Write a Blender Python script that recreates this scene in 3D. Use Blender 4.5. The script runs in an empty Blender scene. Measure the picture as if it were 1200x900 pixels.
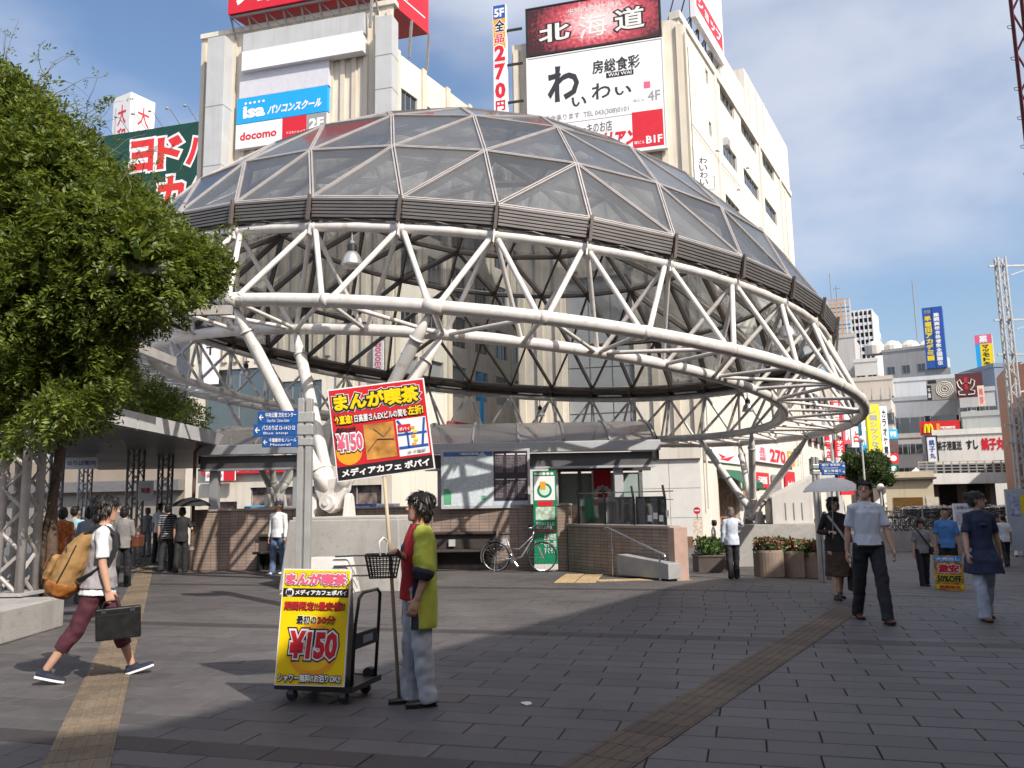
import bpy, bmesh, math, random
import numpy as np
from mathutils import Vector, Matrix, noise
random.seed(7)
R = math.radians
sc = bpy.context.scene
COL = sc.collection

# ------------------------------------------------------------------ camera
CAM_H, FPX, PITCH, ROLL = 1.58, 966.8, R(8.05), R(1.0)
_f = Vector((0, math.cos(PITCH), math.sin(PITCH)))
_r0 = Vector((1, 0, 0)); _u0 = _r0.cross(_f)
_r = math.cos(ROLL) * _r0 - math.sin(ROLL) * _u0
_u = math.cos(ROLL) * _u0 + math.sin(ROLL) * _r0
cam = bpy.data.cameras.new('camera'); cam.sensor_width = 36; cam.lens = FPX / 1200 * 36
cam.clip_end = 3000; cam.clip_start = .05
co = bpy.data.objects.new('camera', cam); COL.objects.link(co)
mw = Matrix((( _r.x, _u.x, -_f.x, 0), (_r.y, _u.y, -_f.y, 0), (_r.z, _u.z, -_f.z, CAM_H), (0, 0, 0, 1)))
co.matrix_world = mw
sc.camera = co

# ------------------------------------------------------------------ sky, sun, exposure
SUN_EL = R(42); SUN_H = Vector((.64, -.77)).normalized()      # horizontal direction towards the sun (behind the camera, to the right)
CLOUD_AT = (.61, -2.64, -4.76)
w = bpy.data.worlds.new('World'); sc.world = w; w.use_nodes = True
nt = w.node_tree; nt.nodes.clear()
def N(nt, t, **k):
    n = nt.nodes.new(t)
    for a, b in k.items(): setattr(n, a, b)
    return n
out = N(nt, 'ShaderNodeOutputWorld'); bg = N(nt, 'ShaderNodeBackground'); bg.inputs[1].default_value = .15
sky = N(nt, 'ShaderNodeTexSky', sky_type='NISHITA'); sky.sun_disc = False
sky.sun_elevation = SUN_EL; sky.sun_rotation = math.atan2(SUN_H.x, SUN_H.y)
sky.air_density = 1.0; sky.dust_density = 3.2; sky.ozone_density = 1.5; sky.altitude = 20
tc = N(nt, 'ShaderNodeTexCoord')
mp = N(nt, 'ShaderNodeMapping'); mp.inputs['Scale'].default_value = (1, 1, 1.9); mp.inputs['Location'].default_value = CLOUD_AT
nz = N(nt, 'ShaderNodeTexNoise'); nz.inputs['Scale'].default_value = 1.5; nz.inputs['Detail'].default_value = 6; nz.inputs['Roughness'].default_value = .5
rp = N(nt, 'ShaderNodeValToRGB'); rp.color_ramp.elements[0].position = .38; rp.color_ramp.elements[1].position = .63; rp.color_ramp.interpolation = 'EASE'
rp.color_ramp.elements[0].color = (0, 0, 0, 1); rp.color_ramp.elements[1].color = (.82, .82, .82, 1)
mx = N(nt, 'ShaderNodeMixRGB'); mx.inputs[2].default_value = (4.9, 5.1, 5.7, 1)
L = nt.links.new
L(tc.outputs['Generated'], mp.inputs[0]); L(mp.outputs[0], nz.inputs[0]); L(nz.outputs[0], rp.inputs[0])
L(rp.outputs[0], mx.inputs[0]); hsv = N(nt, 'ShaderNodeHueSaturation'); hsv.inputs['Saturation'].default_value = 1.08; hsv.inputs['Value'].default_value = 1.18; L(sky.outputs[0], hsv.inputs['Color']); L(hsv.outputs[0], mx.inputs[1]); L(mx.outputs[0], bg.inputs[0]); L(bg.outputs[0], out.inputs[0])
sl = bpy.data.lights.new('sun', 'SUN'); sl.energy = 5.0; sl.angle = R(.53); sl.color = (1, .93, .83)
so = bpy.data.objects.new('sun', sl); COL.objects.link(so)
sd = Vector((SUN_H.x * math.cos(SUN_EL), SUN_H.y * math.cos(SUN_EL), math.sin(SUN_EL)))
so.rotation_euler = sd.to_track_quat('Z', 'Y').to_euler(); so.location = (0, 0, 60)
vs = sc.view_settings; vs.view_transform = 'Standard'; vs.look = 'None'; vs.gamma = 1; vs.exposure = .15
vs.use_curve_mapping = False
sc.render.engine = 'CYCLES'
cy = sc.cycles; cy.use_denoising = True; cy.max_bounces = 8; cy.transparent_max_bounces = 16; cy.diffuse_bounces = 3; cy.glossy_bounces = 3
cy.transmission_bounces = 4; cy.caustics_reflective = False; cy.caustics_refractive = False; cy.sample_clamp_indirect = 6

# ------------------------------------------------------------------ helpers
def ray(px, py):
    return (_r * ((px - 600) / FPX) - _u * ((py - 450) / FPX) + _f).normalized()
CAMP = Vector((0, 0, CAM_H))
def gz(x, y):
    t = min(1, max(0, (.5 * x + .5 * y - 8.5) / 10.)); return -.85 * t * t * (3 - 2 * t)
def ground_at(px, py):                      # the ground point seen at a pixel
    d = ray(px, py); z = 0
    for _ in range(12):
        t = (z - CAM_H) / d.z; p = CAMP + d * t; z = gz(p.x, p.y) * .5 + z * .5
    return Vector((p.x, p.y, gz(p.x, p.y)))
def at_y(px, py, y):                         # the point at depth y seen at a pixel
    d = ray(px, py); return CAMP + d * (y / d.y)
def on_plane(px, py, o, nrm):
    d = ray(px, py); t = (o - CAMP).dot(nrm) / d.dot(nrm); return CAMP + d * t

_mats = {}
def mat(name, col, rough=.7, var=.12, scale=4., bump=0., bscale=None, metal=0., rnd=0., streak=0., spec=.5, coords='Object', dirt=0., stain=0., detail=4):
    if name in _mats: return _mats[name]
    m = bpy.data.materials.new(name); m.use_nodes = True; t = m.node_tree; p = t.nodes['Principled BSDF']
    p.inputs['Roughness'].default_value = rough; p.inputs['Metallic'].default_value = metal
    p.inputs['Specular IOR Level'].default_value = spec
    l = t.links.new
    tcn = N(t, 'ShaderNodeTexCoord'); oi = N(t, 'ShaderNodeObjectInfo')
    add = N(t, 'ShaderNodeVectorMath', operation='ADD')
    ml = N(t, 'ShaderNodeVectorMath', operation='SCALE'); ml.inputs['Scale'].default_value = 37.
    l(oi.outputs['Random'], ml.inputs[0]); l(tcn.outputs[coords], add.inputs[0]); l(ml.outputs[0], add.inputs[1])
    nz = N(t, 'ShaderNodeTexNoise'); nz.inputs['Scale'].default_value = scale; nz.inputs['Detail'].default_value = detail
    l(add.outputs[0], nz.inputs[0])
    cr = N(t, 'ShaderNodeValToRGB'); e = cr.color_ramp.elements
    e[0].position = .3; e[1].position = .7
    c = Vector(col[:3])
    e[0].color = (*[max(0, v * (1 - var)) for v in c], 1); e[1].color = (*[min(1, v * (1 + var)) for v in c], 1)
    l(nz.outputs[0], cr.inputs[0]); o = cr.outputs[0]
    if streak:                                # rain streaks: noise stretched along z
        mpn = N(t, 'ShaderNodeMapping'); mpn.inputs['Scale'].default_value = (3.2, 3.2, .16)
        n2 = N(t, 'ShaderNodeTexNoise'); n2.inputs['Scale'].default_value = 1.4; n2.inputs['Detail'].default_value = 6
        l(add.outputs[0], mpn.inputs[0]); l(mpn.outputs[0], n2.inputs[0])
        r2 = N(t, 'ShaderNodeMapRange'); r2.inputs[1].default_value = .5; r2.inputs[2].default_value = .75; r2.inputs[3].default_value = 0; r2.inputs[4].default_value = streak
        l(n2.outputs[0], r2.inputs[0])
        mm = N(t, 'ShaderNodeMixRGB', blend_type='MULTIPLY'); mm.inputs[2].default_value = (.55, .5, .44, 1)
        l(r2.outputs[0], mm.inputs[0]); l(o, mm.inputs[1]); o = mm.outputs[0]
    if dirt:
        n3 = N(t, 'ShaderNodeTexNoise'); n3.inputs['Scale'].default_value = scale * 5.3; n3.inputs['Detail'].default_value = 5
        l(add.outputs[0], n3.inputs[0])
        r3 = N(t, 'ShaderNodeMapRange'); r3.inputs[1].default_value = .56; r3.inputs[2].default_value = .72; r3.inputs[3].default_value = 0; r3.inputs[4].default_value = dirt
        l(n3.outputs[0], r3.inputs[0])
        mm = N(t, 'ShaderNodeMixRGB', blend_type='MULTIPLY'); mm.inputs[2].default_value = (.4, .36, .33, 1)
        l(r3.outputs[0], mm.inputs[0]); l(o, mm.inputs[1]); o = mm.outputs[0]
    if stain:                                 # worn patches, spills and gum spots laid over the whole pavement
        gp_ = N(t, 'ShaderNodeNewGeometry'); n5 = N(t, 'ShaderNodeTexNoise'); n5.inputs['Scale'].default_value = .45; n5.inputs['Detail'].default_value = 9; n5.inputs['Roughness'].default_value = .65
        l(gp_.outputs['Position'], n5.inputs[0]); r5 = N(t, 'ShaderNodeMapRange'); r5.inputs[1].default_value = .3; r5.inputs[2].default_value = .72; r5.inputs[3].default_value = 1 + stain * .55; r5.inputs[4].default_value = 1 - stain
        l(n5.outputs[0], r5.inputs[0]); m5 = N(t, 'ShaderNodeMixRGB', blend_type='MULTIPLY'); m5.inputs[0].default_value = 1; l(o, m5.inputs[1]); l(r5.outputs[0], m5.inputs[2]); o = m5.outputs[0]
        vo = N(t, 'ShaderNodeTexVoronoi'); vo.inputs['Scale'].default_value = 1.7; l(gp_.outputs['Position'], vo.inputs[0]); r6 = N(t, 'ShaderNodeMapRange'); r6.inputs[1].default_value = .028; r6.inputs[2].default_value = .045; r6.inputs[3].default_value = .45; r6.inputs[4].default_value = 1.
        l(vo.outputs['Distance'], r6.inputs[0]); m6 = N(t, 'ShaderNodeMixRGB', blend_type='MULTIPLY'); m6.inputs[0].default_value = 1; l(o, m6.inputs[1]); l(r6.outputs[0], m6.inputs[2]); o = m6.outputs[0]
    if rnd:
        mr = N(t, 'ShaderNodeMapRange'); mr.inputs[3].default_value = 1 - rnd; mr.inputs[4].default_value = 1 + rnd
        l(oi.outputs['Random'], mr.inputs[0])
        hs = N(t, 'ShaderNodeHueSaturation'); l(mr.outputs[0], hs.inputs['Value']); l(o, hs.inputs['Color']); o = hs.outputs[0]
    l(o, p.inputs['Base Color'])
    if rough > .25:
        rr = N(t, 'ShaderNodeMapRange'); rr.inputs[3].default_value = max(.05, rough - .12); rr.inputs[4].default_value = min(1, rough + .12)
        l(nz.outputs[0], rr.inputs[0]); l(rr.outputs[0], p.inputs['Roughness'])
    if bump:
        n4 = N(t, 'ShaderNodeTexNoise'); n4.inputs['Scale'].default_value = bscale or scale * 8; n4.inputs['Detail'].default_value = 5
        l(add.outputs[0], n4.inputs[0])
        b = N(t, 'ShaderNodeBump'); b.inputs['Strength'].default_value = bump; b.inputs['Distance'].default_value = .02
        l(n4.outputs[0], b.inputs['Height']); l(b.outputs[0], p.inputs['Normal'])
    _mats[name] = m
    return m
def glass(name, tint, gloss=.25, rough=.03, dust=.12, dustcol=(.3, .3, .3), refl=1.1):
    m = bpy.data.materials.new(name); m.use_nodes = True; t = m.node_tree; t.nodes.clear(); l = t.links.new
    o = N(t, 'ShaderNodeOutputMaterial'); tr = N(t, 'ShaderNodeBsdfTransparent'); tr.inputs[0].default_value = (*tint, 1)
    gl = N(t, 'ShaderNodeBsdfGlossy'); gl.inputs['Roughness'].default_value = rough; gl.inputs[0].default_value = (.9, .95, 1, 1)
    df = N(t, 'ShaderNodeBsdfDiffuse'); df.inputs[0].default_value = (*dustcol, 1)
    fr = N(t, 'ShaderNodeFresnel'); fr.inputs[0].default_value = 1.5
    ad = N(t, 'ShaderNodeMath', operation='MULTIPLY_ADD'); ad.inputs[1].default_value = refl; ad.inputs[2].default_value = gloss * .2; ad.use_clamp = True
    tcn = N(t, 'ShaderNodeTexCoord'); nz = N(t, 'ShaderNodeTexNoise'); nz.inputs['Scale'].default_value = 1.3; nz.inputs['Detail'].default_value = 5
    mr = N(t, 'ShaderNodeMapRange'); mr.inputs[3].default_value = dust * .5; mr.inputs[4].default_value = dust * 1.5
    m1 = N(t, 'ShaderNodeMixShader'); m2 = N(t, 'ShaderNodeMixShader')
    l(tcn.outputs['Object'], nz.inputs[0]); l(nz.outputs[0], mr.inputs[0]); oi = N(t, 'ShaderNodeObjectInfo'); rv = N(t, 'ShaderNodeMapRange'); rv.inputs[3].default_value = .45; rv.inputs[4].default_value = 1.7; l(oi.outputs['Random'], rv.inputs[0]); dm = N(t, 'ShaderNodeMath', operation='MULTIPLY'); l(mr.outputs[0], dm.inputs[0]); l(rv.outputs[0], dm.inputs[1]); l(dm.outputs[0], m1.inputs[0]); l(tr.outputs[0], m1.inputs[1]); l(df.outputs[0], m1.inputs[2])
    l(fr.outputs[0], ad.inputs[0]); l(ad.outputs[0], m2.inputs[0]); l(m1.outputs[0], m2.inputs[1]); l(gl.outputs[0], m2.inputs[2]); l(m2.outputs[0], o.inputs[0])
    return m

class MB:
    """collects faces for one mesh"""
    def __init__(s): s.v = []; s.f = []; s.mi = []
    def add(s, vs, fs, mi=0):
        b = len(s.v); s.v += [tuple(v) for v in vs]; s.f += [tuple(i + b for i in f) for f in fs]; s.mi += [mi] * len(fs); return s
    def box(s, x0, y0, z0, x1, y1, z1, mi=0, M=None):
        vs = [Vector((x, y, z)) for z in (z0, z1) for y in (y0, y1) for x in (x0, x1)]
        if M is not None: vs = [M @ v for v in vs]
        return s.add(vs, [(0, 2, 3, 1), (4, 5, 7, 6), (0, 1, 5, 4), (2, 6, 7, 3), (0, 4, 6, 2), (1, 3, 7, 5)], mi)
    def quad(s, a, b, c, d, mi=0): return s.add([a, b, c, d], [(0, 1, 2, 3)], mi)
    def bar(s, a, b, wx, wz, mi=0, up=(0, 0, 1)):     # box from a to b
        a = Vector(a); b = Vector(b); d = (b - a); ln = d.length
        if ln < 1e-6: return s
        d.normalize(); upv = Vector(up)
        if abs(d.dot(upv)) > .98: upv = Vector((1, 0, 0)) if abs(d.x) < .9 else Vector((0, 1, 0))
        x = d.cross(upv).normalized(); z = x.cross(d)
        M = Matrix((( x.x, d.x, z.x, a.x), (x.y, d.y, z.y, a.y), (x.z, d.z, z.z, a.z), (0, 0, 0, 1)))
        return s.box(-wx / 2, 0, -wz / 2, wx / 2, ln, wz / 2, mi, M)
    def tube(s, pts, r, n=8, mi=0, closed=False, caps=True):
        pts = [Vector(p) for p in pts]; m = len(pts)
        rs = r if isinstance(r, (list, tuple)) else [r] * m
        b = len(s.v); x = None
        for i, p in enumerate(pts):
            if closed: d = pts[(i + 1) % m] - pts[i - 1]
            else: d = pts[min(i + 1, m - 1)] - pts[max(i - 1, 0)]
            d.normalize()
            if x is None:
                x = d.orthogonal().normalized()
            else:
                x = (x - d * x.dot(d))
                x = x.normalized() if x.length > 1e-6 else d.orthogonal().normalized()
            y = d.cross(x)
            for k in range(n):
                a = 2 * math.pi * k / n
                s.v.append(tuple(p + (x * math.cos(a) + y * math.sin(a)) * rs[i]))
        for i in range(m if closed else m - 1):
            j = (i + 1) % m
            for k in range(n):
                s.f.append((b + i * n + k, b + i * n + (k + 1) % n, b + j * n + (k + 1) % n, b + j * n + k)); s.mi.append(mi)
        if caps and not closed:
            s.f.append(tuple(b + k for k in reversed(range(n)))); s.mi.append(mi)
            s.f.append(tuple(b + (m - 1) * n + k for k in range(n))); s.mi.append(mi)
        return s
    def lathe(s, prof, n=16, mi=0, o=(0, 0, 0)):       # profile [(r,z)] about z
        b = len(s.v); o = Vector(o)
        for r, z in prof:
            for k in range(n):
                a = 2 * math.pi * k / n; s.v.append((o.x + r * math.cos(a), o.y + r * math.sin(a), o.z + z))
        for i in range(len(prof) - 1):
            for k in range(n):
                s.f.append((b + i * n + k, b + i * n + (k + 1) % n, b + (i + 1) * n + (k + 1) % n, b + (i + 1) * n + k)); s.mi.append(mi)
        s.f.append(tuple(b + k for k in reversed(range(n)))); s.mi.append(mi)
        s.f.append(tuple(b + (len(prof) - 1) * n + k for k in range(n))); s.mi.append(mi)
        return s
    def prism(s, poly, z0, z1, mi=0, M=None):          # polygon in xy (ccw) extruded
        n = len(poly)
        vs = [Vector((x, y, z0)) for x, y in poly] + [Vector((x, y, z1)) for x, y in poly]
        if M is not None: vs = [M @ v for v in vs]
        return s.add(vs, [tuple(reversed(range(n))), tuple(range(n, 2 * n))] + [(i, (i + 1) % n, n + (i + 1) % n, n + i) for i in range(n)], mi)
    def mesh(s, name, mats, smooth=False):
        me = bpy.data.meshes.new(name); me.from_pydata(s.v, [], s.f)
        for m in (mats if isinstance(mats, (list, tuple)) else [mats]): me.materials.append(m)
        if any(s.mi): me.polygons.foreach_set('material_index', s.mi)
        if smooth: me.polygons.foreach_set('use_smooth', [True] * len(s.f))
        me.update(); return me
    def build(s, name, mats, parent=None, smooth=False, bevel=0, **k):
        return obj(name, s.mesh(name, mats, smooth), parent, bevel=bevel, **k)
def obj(name, me, parent=None, loc=None, rotz=None, matrix=None, bevel=0, mats=None):
    o = bpy.data.objects.new(name, me); COL.objects.link(o)
    if parent is not None: o.parent = parent
    if matrix is not None: o.matrix_local = matrix
    if loc is not None: o.location = loc
    if rotz is not None: o.rotation_euler = (0, 0, rotz)
    if bevel:
        b = o.modifiers.new('bevel', 'BEVEL'); b.width = bevel; b.segments = 2; b.limit_method = 'ANGLE'; b.angle_limit = R(40)
    return o
def tag(o, label, cat, group=None):
    o['label'] = label; o['category'] = cat
    if group: o['group'] = group
    return o
def thing(name, label, cat, loc=(0, 0, 0), rotz=0, group=None):
    o = bpy.data.objects.new(name, None); COL.objects.link(o); o.location = loc; o.rotation_euler = (0, 0, rotz)
    o.empty_display_size = .2
    return tag(o, label, cat, group)
def structure(o): o['kind'] = 'structure'; return o
def copy_tree(o, parent=None):
    c = o.copy(); COL.objects.link(c)
    if parent is not None: c.parent = parent
    for ch in list(o.children): copy_tree(ch, c)
    return c
_txt = {}
TMP = bpy.data.scenes.new('workbench')           # a spare scene, removed at the end: evaluates text and remeshes without touching the rest
def tmp_mesh(o):
    vl = TMP.view_layers[0]
    vl.update()
    dg = vl.depsgraph
    dg.update()
    return bpy.data.meshes.new_from_object(o.evaluated_get(dg))
def text_mesh(body, bold=0., line=1.):
    k = (body, bold)
    if k in _txt: return _txt[k]
    c = bpy.data.curves.new('t', 'FONT'); c.body = body; c.size = 1; c.space_line = line; c.resolution_u = 2
    bold = max(0, bold); c.bevel_depth = bold; c.bevel_resolution = 0
    o = bpy.data.objects.new('t', c); TMP.collection.objects.link(o)
    me = tmp_mesh(o)
    bpy.data.objects.remove(o); bpy.data.curves.remove(c)
    v = np.empty(len(me.vertices) * 3, np.float32); me.vertices.foreach_get('co', v); v = v.reshape(-1, 3)
    f = [tuple(p.vertices) for p in me.polygons if max(v[i, 2] for i in p.vertices) > 1e-5 or not bold]
    v[:, 2] = np.clip(v[:, 2] / max(bold, 1e-6), 0, 1)            # 1 on the face, 0 at the chamfer's foot
    bpy.data.meshes.remove(me)
    _txt[k] = (v, f); return _txt[k]
def lett(parent, body, x0, z0, x1, z1, m, bold=.0, off=.006, outline=None, ow=.05, outline2=None, ow2=.1, name='lettering', slant=0., dz=0.):
    """text fitted into a rectangle on the front (-y) face of a sign; dz lifts the right end"""
    if not len(text_mesh(body)[0]): return
    v0, _ = text_mesh(body, bold); mn = v0.min(0); mxx = v0.max(0); sp = np.maximum(mxx - mn, 1e-4)
    lay = []
    if outline2: lay.append((ow2, outline2, 0))
    if outline: lay.append((ow, outline, 1))
    lay.append((0, m, 2))
    for wd, mm, k in lay:
        v, f = text_mesh(body, bold + wd)
        a = (v - mn) / sp
        X = x0 + a[:, 0] * (x1 - x0) + slant * a[:, 1] * (z1 - z0); Z = z0 + a[:, 1] * (z1 - z0) + dz * a[:, 0]
        me = bpy.data.meshes.new(name); me.from_pydata(np.stack([X, -off - .003 * k - .0012 * v[:, 2], Z], 1).tolist(), [], f); me.materials.append(mm)
        obj(name if mm is m else name + '_outline', me, parent)
def vtext(parent, body, x0, z0, x1, z1, m, bold=0., off=.006, **k):     # one character under another
    n = len(body); h = (z1 - z0) / n
    for i, c in enumerate(body):
        if c != ' ': lett(parent, c, x0, z1 - (i + .95) * h, x1, z1 - (i + .05) * h, m, bold, off, **k)
def plate(parent, name, x0, z0, x1, z1, m, off=.0, th=.004):            # thin printed panel on the front of a sign
    return MB().box(x0, -off - th, z0, x1, -off, z1).build(name, m, parent)
def frame_of(d):                                                        # rotation about z whose local x runs along d
    return math.atan2(d[1], d[0])
def wall_panel(mb, u0, u1, z0, z1, holes, depth=.2, mi=0, y=0.):
    """wall in the local xz plane facing -y, with rectangular openings and reveals"""
    us = sorted({u0, u1, *[h[0] for h in holes], *[h[2] for h in holes]}); zs = sorted({z0, z1, *[h[1] for h in holes], *[h[3] for h in holes]})
    us = [a for a in us if u0 <= a <= u1]; zs = [a for a in zs if z0 <= a <= z1]
    for a, b in zip(us, us[1:]):
        for c, d in zip(zs, zs[1:]):
            if any(h[0] < (a + b) / 2 < h[2] and h[1] < (c + d) / 2 < h[3] for h in holes): continue
            mb.quad((a, y, c), (b, y, c), (b, y, d), (a, y, d), mi)
    for a, c, b, d in holes:
        q = y + depth
        mb.quad((a, y, c), (a, q, c), (b, q, c), (b, y, c), mi); mb.quad((a, y, d), (b, y, d), (b, q, d), (a, q, d), mi)
        mb.quad((a, y, c), (a, y, d), (a, q, d), (a, q, c), mi); mb.quad((b, y, c), (b, q, c), (b, q, d), (b, y, d), mi)
    return mb

# ------------------------------------------------------------------ shared materials
WHITE = mat('white_paint', (.78, .77, .74), .5, .05)
PRINT_W = mat('print_white', (.82, .82, .83), .45, .02)
PRINT_K = mat('print_black', (.015, .014, .015), .45, .02)
PRINT_R = mat('print_red', (.62, .015, .03), .45, .04)
PRINT_Y = mat('print_yellow', (.86, .66, .01), .45, .03)
PRINT_O = mat('print_orange', (.85, .36, .02), .45, .03)
PRINT_B = mat('print_blue', (.02, .09, .38), .45, .04)
PRINT_C = mat('print_cyan', (.01, .36, .78), .45, .03)
PRINT_G = mat('print_green', (.0, .20, .09), .45, .04)
PRINT_GY = mat('print_grey', (.30, .30, .31), .45, .03)
PRINT_PK = mat('print_pink', (.75, .12, .22), .45, .03)
STEEL_W = mat('painted_steel_white', (.68, .65, .62), .42, .08, 1.3, .08, 40, streak=.35, dirt=.35)
STEEL_D = mat('steel_brown', (.12, .095, .08), .45, .15, 3.)
STEEL_G = mat('steel_grey', (.28, .28, .28), .45, .12, 5., dirt=.3)
STEEL_K = mat('steel_black', (.025, .025, .027), .4, .15, 6.)
CHROME = mat('chrome', (.6, .6, .62), .22, .05, metal=1.)
CONC = mat('concrete', (.34, .33, .315), .8, .1, 1.6, .35, 60, streak=.35, dirt=.3)
CREAM = mat('cream_panel', (.66, .605, .515), .7, .06, .9, .08, 30, streak=.45)
CREAM2 = mat('cream_wall', (.67, .635, .565), .75, .05, .5, .1, 20, streak=.35)
WTILE = mat('white_tile', (.74, .73, .70), .35, .04, 2., dirt=.1)
GREYP = mat('grey_panel', (.48, .49, .50), .55, .06, 1., streak=.25)
DARKGL = glass('window_glass', (.10, .11, .12), .5, .03, .25, (.05, .055, .06))
SHOPGL = glass('shop_glass', (.82, .86, .85), .35, .03, .1, (.35, .4, .4))

# ------------------------------------------------------------------ ground
ROW = R(-15.5); RD = Vector((math.cos(ROW), math.sin(ROW))); RN = Vector((-RD.y, RD.x))
PL, PW = .67, .275
def grid_sheet(xs, ys, dz):
    v = [(x, y, gz(x, y) + dz) for y in ys for x in xs]; n = len(xs)
    f = [(j * n + i, j * n + i + 1, (j + 1) * n + i + 1, (j + 1) * n + i) for j in range(len(ys) - 1) for i in range(n - 1)]
    return v, f
def paving_material():
    m = mat('paver', (.099, .091, .092), .6, .12, 7., .3, 130, rnd=.16, dirt=.35, stain=.3)
    return m
def far_paving():
    m = bpy.data.materials.new('far_paving'); m.use_nodes = True; t = m.node_tree; p = t.nodes['Principled BSDF']; l = t.links.new
    tcn = N(t, 'ShaderNodeTexCoord'); mpn = N(t, 'ShaderNodeMapping'); mpn.inputs['Rotation'].default_value = (0, 0, -ROW)
    br = N(t, 'ShaderNodeTexBrick'); br.inputs['Scale'].default_value = 1; br.inputs['Brick Width'].default_value = PL; br.inputs['Row Height'].default_value = PW
    br.inputs['Mortar Size'].default_value = .008; br.inputs['Color1'].default_value = (.09, .083, .083, 1); br.inputs['Color2'].default_value = (.104, .097, .096, 1); br.inputs['Mortar'].default_value = (.07, .065, .06, 1)
    l(tcn.outputs['Object'], mpn.inputs[0]); l(mpn.outputs[0], br.inputs[0]); l(br.outputs[0], p.inputs['Base Color']); p.inputs['Roughness'].default_value = .65
    return m
GX0, GX1, GY0, GY1 = -13., 21., 3.6, 34.
xs = [-900, -300, -100, -50, -30] + [GX0 + i * 1.0 for i in range(-8, 45)] + [45, 60, 100, 300, 900]
ys = [-60, -20, 0] + [GY0 + i * 1. for i in range(0, 48)] + [60, 100, 200, 500, 1600]
v, f = grid_sheet(xs, ys, 0)
# inside the paved square the sheet lies below the stones, outside it is flush with them
xs2 = np.array([p[0] for p in v]); ys2 = np.array([p[1] for p in v])
v2 = [(p[0], p[1], p[2] - (.02 if (GX0 - .1 < p[0] < GX1 + .1 and GY0 - .1 < p[1] < GY1 + .1) else .002)) for p in v]
me = bpy.data.meshes.new('ground'); me.from_pydata(v2, [], f)
me.materials.append(far_paving()); me.materials.append(mat('joint_sand', (.028, .026, .026), .9, .2, 30))
cx = [sum(v2[i][0] for i in q) / 4 for q in f]; cyy = [sum(v2[i][1] for i in q) / 4 for q in f]
me.polygons.foreach_set('material_index', [1 if (GX0 < a < GX1 and GY0 < b < GY1) else 0 for a, b in zip(cx, cyy)])
ground = structure(obj('ground', me))

T1A, T1D = Vector((-2.72, 5.34)), Vector((-.385, .923)).normalized()
T2A, T2D = Vector((.47, 5.2)), Vector((.53, .848)).normalized()
def strip_dist(p, a, d): return abs((p - a).x * d.y - (p - a).y * d.x)
PAV = paving_material()
PAVD = mat('paver_dark', (.052, .044, .044), .6, .12, 7., .25, 130, rnd=.1, dirt=.3, stain=.25)
BANDS = [.2 + 4.88 * k for k in range(1, 7)]
stones = []
c0 = RD.x * 0; k0 = int(-2 / PW)
for k in range(k0, 160):
    nn = k * PW
    dark = any(abs(nn - b) < PW * .5 for b in BANDS)
    for i in range(-40, 50):
        s = i * PL + (.5 * PL if k % 2 else 0) + (.07 * math.sin(k * 12.9))
        c = RD * s + RN * nn
        if not (GX0 < c.x < GX1 and GY0 < c.y < GY1): continue
        stones.append((c, dark))
def in_view(c):
    q = Vector((c.x, c.y, 0)) - CAMP; z = q.dot(_f)
    return z > .5 and abs(q.dot(_r) / z * FPX) < 640 and abs(q.dot(_u) / z * FPX) < 470
vis = sorted([s for s in stones if in_view(s[0])], key=lambda s: s[0].length)[:300]
visset = {id(s) for s in vis}
def paver_mesh(name, m):
    a, b, e, t, h = PL / 2 - .0048, PW / 2 - .0048, .004, .0, -.03
    mb = MB(); lo = [(-a, -b), (a, -b), (a, b), (-a, b)]; hi = [(-a + e, -b + e), (a - e, -b + e), (a - e, b - e), (-a + e, b - e)]
    vs = [(x, y, h) for x, y in lo] + [(x, y, t - e) for x, y in lo] + [(x, y, t) for x, y in hi]
    fs = [(8, 9, 10, 11)] + [(4 + i, 4 + (i + 1) % 4, 8 + (i + 1) % 4, 8 + i) for i in range(4)] + [(i, (i + 1) % 4, 4 + (i + 1) % 4, 4 + i) for i in range(4)]
    mb.add(vs, fs); return mb.mesh(name, m)
pm, pmd = paver_mesh('paver', PAV), paver_mesh('dark_paver', PAVD)
for c, dk in vis:
    o = obj('paver', pmd if dk else pm, ground, loc=(c.x, c.y, gz(c.x, c.y) + random.uniform(-.0015, .0015)), rotz=ROW)
    o.rotation_euler = (random.uniform(-.002, .002), random.uniform(-.002, .002), ROW)
mb = MB(); a, b = PL / 2 - .005, PW / 2 - .005
for s in stones:
    if id(s) in visset: continue
    c, dk = s; h = random.uniform(-.0015, .0015); q = []
    for sx, sy in ((-1, -1), (1, -1), (1, 1), (-1, 1)):
        p = c + RD * (sx * a) + RN * (sy * b); q.append((p.x, p.y, gz(p.x, p.y) + h))
    mb.add(q + [(x, y, z - .018) for x, y, z in q], [(0, 1, 2, 3)] + [(4 + i, 4 + (i + 1) % 4, (i + 1) % 4, i) for i in range(4)], 1 if dk else 0)
pv = mb.build('paving', [mat('paver_far', (.099, .091, .092), .6, .18, 1.3, .3, 60, dirt=.3, stain=.3), PAVD], ground); pv['kind'] = 'stuff'

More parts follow.
